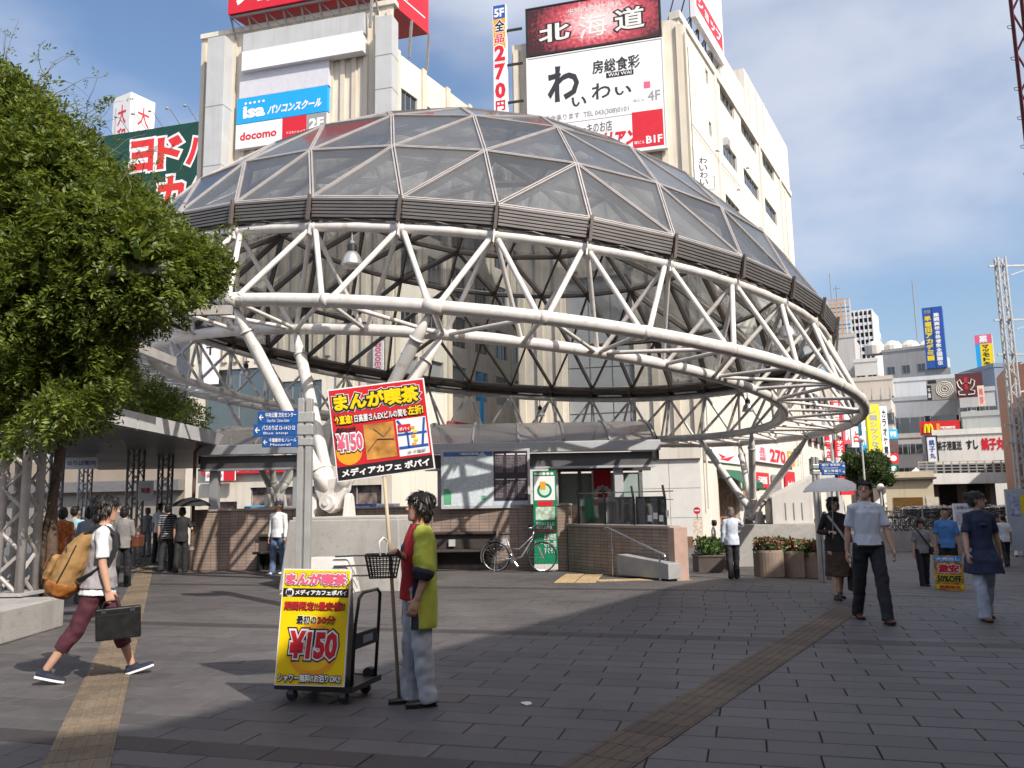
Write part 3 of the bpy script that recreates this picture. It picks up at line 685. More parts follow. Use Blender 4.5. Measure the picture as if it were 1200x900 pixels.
# shops along the side of the right building
t = thing('shop_awning', 'green canvas awning over the shop beside the dome', 'awning', SR.at(3.0, .02, 2.35), SR.rz)
mb = MB(); mb.add([(0, 0, .75), (5., 0, .75), (5., -1.3, 0), (0, -1.3, 0), (0, 0, .70), (5, 0, .70), (5, -1.3, -.05), (0, -1.3, -.05)], [(0, 3, 2, 1), (4, 5, 6, 7), (0, 1, 5, 4), (3, 7, 6, 2), (0, 4, 7, 3), (1, 2, 6, 5)])
mb.build('canvas', mat('awning_green', (.015, .10, .055), .8, .15), t); MB().box(0, -1.315, -.32, 5, -1.303, -.05).build('valance', mat('awning_green', (.015, .10, .055)), t)
t2 = thing('lantern_string', 'row of small pale lanterns under the green awning', 'lanterns', SR.at(3.0, .02, 2.25), SR.rz)
for q in range(10): MB().lathe([(.02, -.08), (.06, -.02), (.06, .03), (.02, .08)], 10, 0, (.3 + q * .48, -1.1, -.3)).build('lantern', mat('lantern', (.75, .6, .4), .5), t2)
MB().tube([(.2, -1.1, -.2), (4.8, -1.1, -.2)], .008, 5).build('cord', STEEL_K, t2)
t, W, H = SR.sign('shop_sign', 'white shop sign with a red bird-like emblem above the green awning', (826, 524), (872, 545), .12, .12, PRINT_W)
MB().add([(.3 * W, -.008, .25 * H), (.45 * W, -.008, .35 * H), (.75 * W, -.008, .7 * H), (.55 * W, -.008, .15 * H)], [(0, 3, 2, 1)]).add([(.3 * W, -.008, .7 * H), (.5 * W, -.008, .5 * H), (.4 * W, -.008, .3 * H)], [(0, 2, 1)]).build('emblem', PRINT_R, t)
t, W, H = SR.sign('price_sign', 'white sign with huge red 270 figures on the shopping street wall', (886, 520), (932, 547), .25, .12, PRINT_W)
lett(t, '270', .30 * W, .06 * H, .72 * W, .92 * H, PRINT_R, .05); vtext(t, '全品均一', .06 * W, .1 * H, .2 * W, .9 * H, PRINT_PK, .03); plate(t, 'orange_panel', .76 * W, 0, W, H, PRINT_O); lett(t, '居', .8 * W, .2 * H, .96 * W, .8 * H, PRINT_W, .03)
for px0, px1, y0, y1, m_, nm, lb in ((885, 902, 553, 572, PRINT_R, '酒', 'small red shop sign below the 270 sign'), (905, 918, 556, 600, STEEL_G, '', 'grey shutter panel on the shopping street'), (920, 934, 552, 596, PRINT_R, '無料', 'red hanging shop banner on the shopping street')):
    t, W, H = SR.sign('shop_sign', lb, (px0, y0), (px1, y1), .15, .08, m_)
    if nm: lett(t, nm, .15 * W, .25 * H, .85 * W, .75 * H, PRINT_W, .03)
t = thing('menu_stand', 'thin stand with two picture menus by the white tiled wall', 'sign stand', FR.at(-.2, 1.4, -.8), FR.rz)
MB().tube([(0, 0, 0), (0, 0, 1.75)], .02, 8).build('pole', STEEL_K, t); MB().box(-.25, -.03, .1, .25, .03, .65).box(-.22, -.03, .7, .22, .03, 1.35).build('menu_board', mat('menu_print', (.75, .62, .5), .5, .4, 6), t)
MB().tube([(0, -.03, 1.75), (0, .01, 1.75)], .17, 18).build('round_sign', PRINT_R, t); MB().box(-.12, -.04, 1.72, .12, -.032, 1.78).build('bar', PRINT_W, t)

# ---- left hand building
HL = 27.5
FL = Facade(KL, DF); SL = Facade(KL, DS)
bL = thing('mall_building', 'cream ribbed building at left with phone shop signs and a red box on its roof', 'building', (KL.x, KL.y, 0), 0)
WL = -FL.uz(262, 80)[0]
HL = FL.uz(340, 28)[1]
shop0 = FL.uz(236, 590)[0]
mb = MB(); wall_panel(mb, -WL - 1.6, 0, -1, HL, [(-WL - .6, 4.3, -WL + 3.9, 9.3), (-WL + 4.4, 5.0, -4.2, 8.4), (-WL + .2, -.9, -WL + 1.8, 1.8), (-WL + 2.6, -.9, -.6, 2.55)], .3)
mb.build('front_wall', CREAM, bL, rotz=FL.rz)
window(bL, -WL - .6, 4.3, -WL + 3.9, 9.3, .2, 2, STEEL_G, SHOPGL).rotation_euler = (0, 0, FL.rz)
window(bL, -WL + 4.4, 5.0, -4.2, 8.4, .2, 4, STEEL_G, SHOPGL).rotation_euler = (0, 0, FL.rz)
MB().box(-WL - .6, .28, 4.3, -4.2, .34, 9.3).build('blind', mat('pale_blind', (.42, .46, .45), .8, .1), bL, rotz=FL.rz)
MB().box(-WL, .27, -.9, -.5, .34, 2.6).build('shop_interior', mat('shop_warm2', (.20, .15, .13), .7, .8, 2.5), bL, rotz=FL.rz)
for i in range(5): MB().box(-WL + 2.6 + i * 1.6, .1, -.9, -WL + 2.66 + i * 1.6, .16, 2.5).build('shop_mullion', STEEL_G, bL, rotz=FL.rz)
u = -WL - 1.5
while u < -.1:
    z0 = 9.7 if u < -3.9 else 4.4
    MB().box(u, -.14, z0, u + .27, 0, HL - .3).build('rib', RIBM, bL, rotz=FL.rz); u += .72
mb = MB(); holes = []; HQ = SL.uz(464, 60)[1]
for r_ in range(6):
    for c_ in range(9): holes.append((.75 + c_ * 2.6, HQ - 3.9 - r_ * 3.1, 2.35 + c_ * 2.6, HQ - 2.0 - r_ * 3.1))
wall_panel(mb, 0, 26, -1, HQ, holes, .25); mb.build('side_wall', CREAM2, bL, rotz=SL.rz)
for h in holes[:45]: window(bL, *h, n=3, y=.15).rotation_euler = (0, 0, SL.rz)
for h in holes[45:]: MB().box(h[0], .2, h[1], h[2], .24, h[3]).build('window', GB, bL, rotz=SL.rz)
for c_ in range(10): MB().box(.1 + c_ * 2.6, -.15, 3.5, .5 + c_ * 2.6, 0, HQ + .1).build('rib', RIBM, bL, rotz=SL.rz)
P = [KL, KL + DS * 26, KL + DS * 26 - DF * (WL + 1.6), KL - DF * (WL + 1.6)]; n_in = Vector((-.12, .36)); P2 = [KL + DF * -.02, KL + DF * -.02 + Vector((.2, 1.4)), KL - DF * (WL + 1.6) + Vector((.2, 1.4)), KL - DF * (WL + 1.6)]
_c = MB().prism([(p.x, p.y) for p in P2], HQ - 1, HL - .02).build('front_block', CREAM2, None); _c.parent = bL; _c.matrix_world = Matrix.Identity(4); _c.location.y += .31
_c = MB().prism([((p + n_in).x, (p + n_in).y) for p in P], -1, HQ - .02).build('core', CREAM2, None); _c.parent = bL; _c.matrix_world = Matrix.Identity(4)
MB().box(-WL - 1.6, -.15, HL, .15, .4, HL + .3).build('parapet', CREAM2, bL, rotz=FL.rz)
# under the dome on the side street: red fascia, dark shop front, banners
t = thing('red_fascia', 'dark red shop fascia on the alley side of the left building under the dome', 'sign', SL.at(5.2, .2, 3.9), SL.rz)
MB().box(0, -.1, 0, 7, .15, 2.4).build('panel', mat('fascia_red', (.35, .02, .03), .5), t)
t = thing('dark_shop', 'dark glazed shop front in the alley between the two cream buildings', 'shop', SL.at(12.5, .2, 1.5), SL.rz)
MB().box(0, -.05, 0, 9, .15, 4.6).build('glazing', DARKGL, t); MB().box(0, -.08, 4.6, 9, .15, 5.0).build('header', STEEL_K, t)
for i in range(6): MB().box(i * 1.8, -.1, 0, i * 1.8 + .08, -.053, 4.6).build('mullion', STEEL_K, t)
p = at_y(560, 600, 52); t = thing('alley_banner', 'tall blue, white and green banner in the alley between the buildings', 'banner', (p.x, p.y, 2.2), R(-8))
MB().box(-.45, 0, 0, .45, .08, 2.3).build('green_panel', PRINT_G, t); MB().box(-.45, 0, 2.3, .45, .08, 3.4).build('white_panel', PRINT_W, t); MB().box(-.45, 0, 3.4, .45, .08, 7.5).build('blue_panel', PRINT_C, t); lett(t, 'ビル', -.3, .6, .3, 1.2, PRINT_W, .02); MB().lathe([(.18, 0), (.18, .01)], 16).build('emblem', PRINT_B, t, matrix=Matrix.Translation((0, -.01, 2.95)) @ Matrix.Rotation(R(90), 4, 'X'))
MB().tube([(0, .15, -3.2), (0, .15, 7.5)], .05, 8).build('pole', STEEL_G, t)
p = at_y(548, 560, 66.5); t = thing('alley_building', 'grey glazed building closing the alley between the cream buildings', 'building', (p.x, p.y, -1), R(-10))
MB().box(-7, 0, 0, 7, 6, 15).build('wall', mat('alley_grey', (.19, .20, .21), .5, .1), t)
for i in range(7):
    for j in range(4): MB().box(-6.6 + i * 1.9, -.06, 3 + j * 2.9, -5.1 + i * 1.9, 0, 5.2 + j * 2.9).build('window', DARKGL, t)

# phone shop signs on the left building
t, W, H = FL.sign('grey_sign', 'blank grey sign band at the top of the left building', (285, 40), (427, 38), .7, .5, GREYP)
t, W, H = FL.sign('white_sign', 'blank white sign band under the grey one on the left building', (283.5, 61), (425, 59), .72, .55, PRINT_W)
t, W, H = FL.sign('lilac_sign', 'blank pale lilac panel above the cyan school sign', (281, 87), (385, 99.5), .4, .3, mat('lilac_panel', (.60, .60, .66), .5, .05))
t, W, H = FL.sign('school_sign', 'cyan sign of a computer school with white lettering on the left building', (278, 116), (383.5, 130), .4, .3, PRINT_C)
lett(t, 'isa', .07 * W, .18 * H, .32 * W, .66 * H, PRINT_W, .045); lett(t, 'パソコンスクール', .34 * W, .2 * H, .93 * W, .55 * H, PRINT_W, .045, slant=.25)
mb = MB()
for i in range(5): mb.lathe([(.05 * H, 0), (.05 * H, .01)], 12, 0, (.1 * W + i * .05 * W, .76 * H, 0))
_o = mb.build('dots', PRINT_W, t); _o.matrix_local = Matrix(((1, 0, 0, 0), (0, 0, -1, -.004), (0, 1, 0, 0), (0, 0, 0, 1)))
t, W, H = FL.sign('phone_shop_sign', 'white, red and grey phone shop sign marked 2F just above the dome', (276.5, 147), (382.5, 160), .4, .3, PRINT_W)
lett(t, 'docomo', .05 * W, .32 * H, .46 * W, .66 * H, PRINT_R, .03); plate(t, 'red_panel', .52 * W, 0, .785 * W, H, PRINT_R); lett(t, 'ドコモショップ', .57 * W, .32 * H, .77 * W, .42 * H, PRINT_W, .02); plate(t, 'grey_panel', .787 * W, 0, W, H, PRINT_GY); lett(t, '2F', .81 * W, .4 * H, .97 * W, .82 * H, PRINT_W, .05)
for px, lb in ((236.5, 'tall pale vertical box sign on the left edge of the left building'), (440, 'tall pale vertical box sign on the right corner of the left building')):
    y0 = 45 if px < 300 else 20
    t, W, H = FL.sign('box_sign', lb, (px + (7 if px < 300 else 0), y0), (px + (20 if px < 300 else 19), 260 if px < 300 else 140), 1.0, .9, GREYP, group='vertical box signs on the left building')
    for q in (.3, .62): MB().box(-.01, -.012, H * q, W + .01, .9, H * q + .04).build('seam', STEEL_G, t)
# red roof box
u0, z0 = FL.uz(267, 17, 1.0); u1, _z = FL.uz(436, -5, 1.0)
t = thing('roof_sign_box', 'big red sign box with white lettering on the roof of the left building', 'billboard', FL.at(u0, 1.0, z0), FL.rz)
W = u1 - u0; Q = Matrix.Rotation(SL.rz - FL.rz, 4, 'Z')
sv = Q @ Vector((5.6, 0, 0))
MB().prism([(0, 0), (W, 0), (W + sv.x, sv.y), (sv.x, sv.y)], 0, 6).build('panel', PRINT_R, t)
lett(t, 'ショッピング', .5, .35, W - 1, 2.6, PRINT_W, .03)
s2 = bpy.data.objects.new('side_face', None); COL.objects.link(s2); s2.parent = t; s2.location = (W, 0, 0); s2.rotation_euler = (0, 0, SL.rz - FL.rz)
lett(s2, '37', .8, 1.0, 4.6, 3.4, PRINT_W, .0, .02); MB().box(.2, -.012, .85, 5.2, -.004, .93).build('rule', PRINT_W, s2)
mb = MB()
for q in range(9): mb.bar((W * q / 8, .3, 0), (W * q / 8, .9, -1.2), .09, .09).bar((W * q / 8, .3, 0), (min(W, W * (q + 1) / 8), 1., -1.2), .05, .05)
mb.bar((0, .2, -.1), (W, .2, -.1), .12, .12)
for q in range(4): mb.bar((W + sv.x * q / 3, sv.y * q / 3 + .1, 0), (W + sv.x * q / 3 - .3, sv.y * q / 3 + .4, -2.2), .14, .14)
mb.build('support_frame', STEEL_G, t)
# ground floor signs of the left building
t, W, H = FL.sign('travel_shop_sign', 'red shop fascia with white lettering seen under the left glass canopy', (236, 541), (352, 553), .3, .2, PRINT_R)
lett(t, 'ＪＴＢトラベランド', .06 * W, .15 * H, .94 * W, .85 * H, PRINT_W, .04)
t, W, H = FL.sign('phone_shop_sign', 'small white and red phone shop sign under the travel shop fascia', (241, 550), (275, 563), .6, .1, PRINT_W)
lett(t, 'docomo', .04 * W, .3 * H, .58 * W, .68 * H, PRINT_R, .03); plate(t, 'red_panel', .62 * W, 0, W, H, PRINT_R)
for i, (px, py, lb) in enumerate(((247, 355, 'narrow white wall sign at the left end of the left building'), (345, 500, 'pale blue phone poster in the upper window of the left building'))):
    t, W, H = FL.sign('wall_sign', lb, (px - 8, py), (px + 8, py + (95 if i == 0 else 38)), .3, .1, PRINT_W)
    if i == 0: vtext(t, 'SUIT', .25 * W, .35 * H, .75 * W, .8 * H, PRINT_K, .02)
    else: plate(t, 'picture', .1 * W, .1 * H, .9 * W, .9 * H, mat('pale_cyan', (.25, .5, .62), .5, .3, 3))
t, W, H = FL.sign('wall_sign', 'narrow vertical sign with pink lettering on the ribbed wall behind the dome', (437, 400), (449, 436), .4, .12, PRINT_W)
vtext(t, 'docomo', .2 * W, .05 * H, .8 * W, .95 * H, PRINT_PK, .02)
# shuttered annex left of it, behind the shelter
p0 = FL.at(-WL - 1.62, .0, -1); t = thing('shuttered_annex', 'tan shuttered low building in the shade behind the shelter', 'building', p0, FL.rz)
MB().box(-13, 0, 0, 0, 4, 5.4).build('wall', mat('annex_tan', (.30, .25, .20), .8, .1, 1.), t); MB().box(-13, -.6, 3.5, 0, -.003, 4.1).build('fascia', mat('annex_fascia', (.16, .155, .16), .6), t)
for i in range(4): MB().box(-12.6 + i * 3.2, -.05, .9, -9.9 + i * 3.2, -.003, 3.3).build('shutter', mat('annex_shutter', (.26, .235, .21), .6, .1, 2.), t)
# vending machines and posters in front of the left building
for i, (px, m_, lb) in enumerate(((300, PRINT_C, 'blue vending machine in front of the left building'), (428, PRINT_B, 'dark blue vending machine behind the near pedestal'), (455, PRINT_W, 'white and red poster case behind the near pedestal'))):
    p = FL.at(FL.uz(px, 590, 1.2)[0], 1.2, -.3); t = thing('vending_machine', lb, 'vending machine', p, FL.rz)
    MB().box(-.5, -.35, 0, .5, .35, 1.85).build('cabinet', m_, t, bevel=.02); plate(t, 'display_window', -.42, 1.0, .42, 1.75, mat('drinks', (.45, .35, .4), .3, .8, 14), .35); plate(t, 'slot_panel', -.42, .25, .42, .5, STEEL_K, .35); plate(t, 'logo_band', -.42, .6, .42, .9, PRINT_R if i else PRINT_W, .35)

# ---- green camera shop billboard and white tower sign at far left
FG = Facade(at_y(240, 200, 62).xy, DF)
t, W, H = FG.sign('green_billboard', 'dark green billboard with big red katakana at far left', (118, 160), (238, 262), 0, .6, mat('dark_green', (.005, .055, .04), .45, .05))
PR2 = mat('sign_red', (.68, .03, .03), .45, .04)
xs_ = [FG.uz(px, 200)[0] - FG.uz(118, 160)[0] for px in (152, 183, 217, 253)]
for c, (a, b) in zip('ヨドバ', zip(xs_, xs_[1:])):
    lett(t, c, a, .58 * H, b - .3, .90 * H, PR2, .05, .01, outline=PRINT_W, ow=.06)
for c, (a, b) in zip('カメ', ((xs_[1] + .1, xs_[2] + .3), (xs_[2] + .5, xs_[3] + .2))): lett(t, c, a, .12 * H, b - .3, .5 * H, PR2, .05, .01, outline=PRINT_W, ow=.06)
MB().box(0, .6, -14, W, 1.2, H + .0).build('backing', STEEL_G, t)
for q in range(6):
    mb = MB(); mb.tube([(1.2 + q * 1.6, 0, H), (1.2 + q * 1.6, -1.2, H + .7), (1.2 + q * 1.6, -1.5, H + .62)], .03, 6).lathe([(.05, -.08), (.13, -.06), (.1, .08)], 8, 0, (1.2 + q * 1.6, -1.6, H + .6))
    mb.build('floodlight', STEEL_G, t)
p = at_y(120, 560, 66); t = thing('camera_shop_building', 'grey building carrying the green billboard at far left', 'building', (p.x, p.y, -1), FG.rz)
MB().box(-6, 1.5, 0, 9, 14, 22).build('wall', GREYP, t)
for i in range(6):
    for j in range(6): window(t, -5.4 + i * 2.4, 2 + j * 3.2, -3.6 + i * 2.4, 4 + j * 3.2, 1.5, 2)
p = at_y(131, 160, 97); zt = at_y(160, 106, 95).z; zb = 8
t = thing('tower_sign', 'white square rooftop tower with red vertical kanji at far left', 'sign', (p.x, p.y, zb), R(-30))
ww = 3.4
mbx = MB().box(-ww * 0, 0, 0, ww, ww * 1.0, zt - zb); mbx.build('tower', mat('tower_white', (.80, .79, .80), .5, .03), t)
# faces: front runs along local x (to the right-rear), left face along -y
for s_, (ang, off) in enumerate(((0, 0), (-90, 0))):
    fo = bpy.data.objects.new('face', None); COL.objects.link(fo); fo.parent = t
    if s_ == 0: fo.location = (0, 0, 0)
    else: fo.location = (ww, 0, 0); fo.rotation_euler = (0, 0, R(90))
    hh = zt - zb
    for q, c in enumerate('大和証券'): lett(fo, c, .3 * ww, hh - 3.9 - q * 3.0, .78 * ww, hh - 1.3 - q * 3.0, PR2, .012, .02)
    MB().box(.16 * ww, -.03, hh - 14, .19 * ww, -.005, hh - 1.4).build('rule', STEEL_G, fo)
p = at_y(160, 590, 95); t = thing('office_building', 'pale office building under the white tower sign', 'building', (p.x, p.y, -1), R(-50))
MB().box(-6, -1, 0, 10, 12, zb + 1).build('wall', GREYP, t)

# ------------------------------------------------------------------ station building behind the camera (casts the long shadow)
KS = Vector((5.86, -3.95)); HS = 12.
dA, dB = Vector((-.94, -.41)).normalized(), Vector((.52, .85)).normalized()
st = thing('station_building', 'station building behind the viewer whose shadow covers the foreground', 'building')
P = [KS, KS + dA * 40, KS + dA * 40 + Vector((30, -40)), KS + dB * 78 + Vector((30, -40)), KS + dB * 78]
P = P[::-1] if sum(P[i].x * P[(i + 1) % 5].y - P[(i + 1) % 5].x * P[i].y for i in range(5)) < 0 else P
MB().prism([(p.x, p.y) for p in P], -1, HS).build('wall', mat('station_wall', (.42, .39, .36), .7, .08, .6), st)
SB = Facade(KS + dB * 78, -dB)
for i in range(24):
    for j in range(3): MB().box(2 + i * 3.1, -.05, 1.2 + j * 3.6, 4.4 + i * 3.1, -.01, 3.6 + j * 3.6).build('window', DARKGL, st, loc=(SB.o.x, SB.o.y, 0), rotz=SB.rz)

# ------------------------------------------------------------------ tiled wall round the underground stairs
def tile_material():
    m = bpy.data.materials.new('brown_tile'); m.use_nodes = True; t = m.node_tree; p = t.nodes['Principled BSDF']; l = t.links.new
    tcn = N(t, 'ShaderNodeTexCoord'); sx = N(t, 'ShaderNodeSeparateXYZ'); cb = N(t, 'ShaderNodeCombineXYZ'); ad = N(t, 'ShaderNodeMath', operation='ADD')
    br = N(t, 'ShaderNodeTexBrick'); br.offset = 0; br.inputs['Scale'].default_value = 1; br.inputs['Brick Width'].default_value = .235; br.inputs['Row Height'].default_value = .072
    br.inputs['Mortar Size'].default_value = .006; br.inputs['Color1'].default_value = (.33, .245, .20, 1); br.inputs['Color2'].default_value = (.40, .305, .25, 1); br.inputs['Mortar'].default_value = (.13, .10, .085, 1)
    l(tcn.outputs['Object'], sx.inputs[0]); l(sx.outputs[0], ad.inputs[0]); l(sx.outputs[1], ad.inputs[1]); l(ad.outputs[0], cb.inputs[0]); l(sx.outputs[2], cb.inputs[1]); l(cb.outputs[0], br.inputs[0])
    nz = N(t, 'ShaderNodeTexNoise'); nz.inputs['Scale'].default_value = 2.; nz.inputs['Detail'].default_value = 6; l(tcn.outputs['Object'], nz.inputs[0])
    mr = N(t, 'ShaderNodeMapRange'); mr.inputs[1].default_value = .35; mr.inputs[2].default_value = .75; mr.inputs[3].default_value = .75; mr.inputs[4].default_value = 1.1; l(nz.outputs[0], mr.inputs[0])
    mu = N(t, 'ShaderNodeMixRGB', blend_type='MULTIPLY'); mu.inputs[0].default_value = 1; l(br.outputs[0], mu.inputs[1]); l(mr.outputs[0], mu.inputs[2])
    b = N(t, 'ShaderNodeBump'); b.inputs['Strength'].default_value = .5; b.inputs['Distance'].default_value = .01; b.invert = True; l(br.outputs['Fac'], b.inputs['Height']); l(b.outputs[0], p.inputs['Normal'])
    l(mu.outputs[0], p.inputs['Base Color']); p.inputs['Roughness'].default_value = .45
    return m
TILE = tile_material(); COPE = mat('stone_coping', (.36, .30, .27), .6, .1, 3, dirt=.2)
a, b = Vector((-8.07, 21.05)), Vector((1.35, 19.85)); dw = (b - a); WLEN = dw.length; rzw = math.atan2(dw.y, dw.x)
tw = thing('tiled_wall', 'long low brown tiled wall around the underground stairs', 'wall', (a.x, a.y, 0), rzw)
ZT = 1.44
MB().box(0, 0, -.3, WLEN, .32, ZT).build('front_wall', TILE, tw); MB().box(-.02, -.03, ZT, WLEN + .02, .35, ZT + .05).build('coping', COPE, tw, bevel=.01)
MB().box(.003, .323, -.3, .3, 4.2, ZT).build('end_wall', TILE, tw); MB().box(-.02, .352, ZT + .002, .33, 4.23, ZT + .052).build('coping', COPE, tw, bevel=.01)
MB().box(.303, 3.9, -.3, WLEN, 4.2, ZT).build('back_wall', TILE, tw)
def wall_bench(u0, u1, lb):
    t = thing('wall_bench', lb, 'bench', (tw.location.x + math.cos(rzw) * u0, tw.location.y + math.sin(rzw) * u0, 0), rzw, 'benches along the tiled wall'); L_ = u1 - u0
    wd = mat('dark_wood', (.06, .045, .04), .6, .2, 6)
    MB().box(0, -.42, .40, L_, -.02, .45).build('seat', wd, t, bevel=.008); MB().box(0, -.12, .80, L_, -.003, .86).build('back_rail', wd, t, bevel=.008)
    MB().box(0, -.03, .1, L_, -.003, .40).box(0, -.03, .46, L_, -.003, .79).build('recess_panel', mat('recess', (.05, .042, .04), .7), t)  # dark sheet on the wall stands for the shade behind and under the seat
    for i in range(int(L_ / 1.3) + 1):
        x = .1 + i * (L_ - .3) / max(1, int(L_ / 1.3))
        MB().box(x, -.38, 0, x + .06, -.06, .4).build('bracket', STEEL_K, t); MB().box(x + .3, -.1, .52, x + .45, -.032, .68).build('lamp_box', GREYP, t)
wall_bench(1.75, 3.4, 'short dark bench on the tiled wall behind the man in white')
wall_bench(4.9, 7.7, 'long dark bench on the tiled wall below the map board')
t = thing('wall_pipe', 'rusty vertical pipe at the left end of the tiled wall', 'pipe', (a.x + .02, a.y - .14, 0), rzw)
MB().tube([(0, 0, 0), (0, 0, 2.95), (.1, .1, 3.1)], .045, 10).build('pipe', mat('rust', (.12, .07, .05), .7, .3, 9), t)
for z in (.5, 1.1, 1.7): MB().tube([(0, 0, z), (0, 0, z + .08)], .065, 10).build('collar', STEEL_G, t)

# map board on the wall
def board_at(px0, py0, px1, py1, y):
    p0, p1 = at_y(px0, py0, y), at_y(px1, py1, y); return p0.x, p1.z, p1.x, p0.z
x0, z0, x1, z1 = board_at(518.5, 529, 620, 593, 20.0)
t = thing('map_board', 'wide notice board with a pale city map and a dark directory on the tiled wall', 'notice board', (x0, 20.0, z0), R(0)); W, H = x1 - x0, z1 - z0
MB().box(-.04, 0, -.04, W + .04, .1, H + .04).build('frame', GREYP, t, bevel=.01)
def map_material():
    m = bpy.data.materials.new('map_print'); m.use_nodes = True; tt = m.node_tree; p = tt.nodes['Principled BSDF']; l = tt.links.new; p.inputs['Roughness'].default_value = .35
    tcn = N(tt, 'ShaderNodeTexCoord'); vo = N(tt, 'ShaderNodeTexVoronoi'); vo.feature = 'DISTANCE_TO_EDGE'; vo.inputs['Scale'].default_value = 9
    cr = N(tt, 'ShaderNodeValToRGB'); cr.color_ramp.elements[0].position = .02; cr.color_ramp.elements[0].color = (.42, .52, .6, 1); cr.color_ramp.elements[1].position = .05; cr.color_ramp.elements[1].color = (.62, .68, .70, 1)
    l(tcn.outputs['Object'], vo.inputs[0]); l(vo.outputs[0], cr.inputs[0]); l(cr.outputs[0], p.inputs['Base Color']); return m
MP = map_material()
plate(t, 'map_panel', .02, .02, .585 * W, .90 * H, MP); plate(t, 'map_header', .02, .905 * H, .585 * W, H - .02, mat('map_blue', (.07, .14, .38), .4), 0); lett(t, '千葉駅周辺案内図', .2 * W, .925 * H, .42 * W, .97 * H, PRINT_W, .02)
plate(t, 'park', .03, .05 * H, .1 * W, .33 * H, mat('map_green', (.1, .38, .2), .4), .005); plate(t, 'park', .45 * W, .12 * H, .5 * W, .2 * H, mat('map_green', (.1, .38, .2)), .005)
_o = MB().bar((.08 * W, -.008, .3 * H), (.5 * W, -.008, .93 * H), .004, .10 * W, 0, (0, 0, 1)).build('railway', mat('map_grey', (.5, .56, .6), .4), t)
DP = mat('directory_dark', (.05, .035, .045), .4, .1)
plate(t, 'directory_panel', .595 * W, .10 * H, W - .02, H - .02, DP); plate(t, 'directory_foot', .595 * W, .02, W - .02, .095 * H, mat('pale_blue', (.5, .58, .66), .4))
for i in range(3):
    for j in range(2):
        xx = (.615 + i * .13) * W; zz = (.15 + j * .45) * H
        plate(t, 'list_header', xx, zz + .32 * H, xx + .1 * W, zz + .34 * H, PRINT_W, .004)
        lett(t, '本千葉駅前\n中央公園前\n市役所北口\n富士見一丁\n文化会館前\n県庁前通り', xx, zz, xx + .09 * W, zz + .3 * H, mat('list_grey', (.35, .33, .36), .5), .0, .006)
# green standing banner sign
x0, z0, x1, z1 = board_at(624, 552, 654, 667, 19.35)
t = thing('green_sign_stand', 'tall narrow green and white advertising stand behind the bicycle', 'sign stand', (x0, 19.35, 0), R(-3)); W, H = x1 - x0, z1
MB().box(0, 0, 0, W, .22, H).build('cabinet', PRINT_G, t, bevel=.008)
plate(t, 'white_panel', .03, .70 * H, W - .03, .945 * H, PRINT_W); lett(t, '✿◉◉◉◉', .04, .955 * H, W - .05, .985 * H, PRINT_W, .01)
for r_, m_, dx, dz in ((.17, PRINT_G, .5, .80), (.12, mat('pale_mint', (.55, .75, .62), .5), .5, .80)):
    MB().lathe([(r_, 0), (r_, .003)], 24).build('emblem', m_, t, matrix=Matrix.Translation((dx * W, -.005 - (.004 if r_ < .15 else 0), dz * H)) @ Matrix.Rotation(R(90), 4, 'X'))
plate(t, 'cup', .32 * W, .81 * H, .55 * W, .89 * H, PRINT_O, .012); plate(t, 'red_oval', .2 * W, .64 * H, .85 * W, .69 * H, PRINT_R)
plate(t, 'photo', .1 * W, .50 * H, .92 * W, .64 * H - .02, mat('leaf_photo', (.42, .52, .42), .5, .5, 12)); lett(t, '毎日のくらしに\nおいしい健康', .1 * W, .40 * H, .9 * W, .48 * H, PRINT_W, .03)
plate(t, 'red_strip', .1 * W, .385 * H, .9 * W, .40 * H, PRINT_R); lett(t, '自家焙煎\n地下一階\nすぐそこ', .42 * W, .16 * H, .95 * W, .36 * H, PRINT_W, .01); plate(t, 'foot', 0, .0, W, .055 * H, mat('pale_foot', (.6, .55, .53), .6))

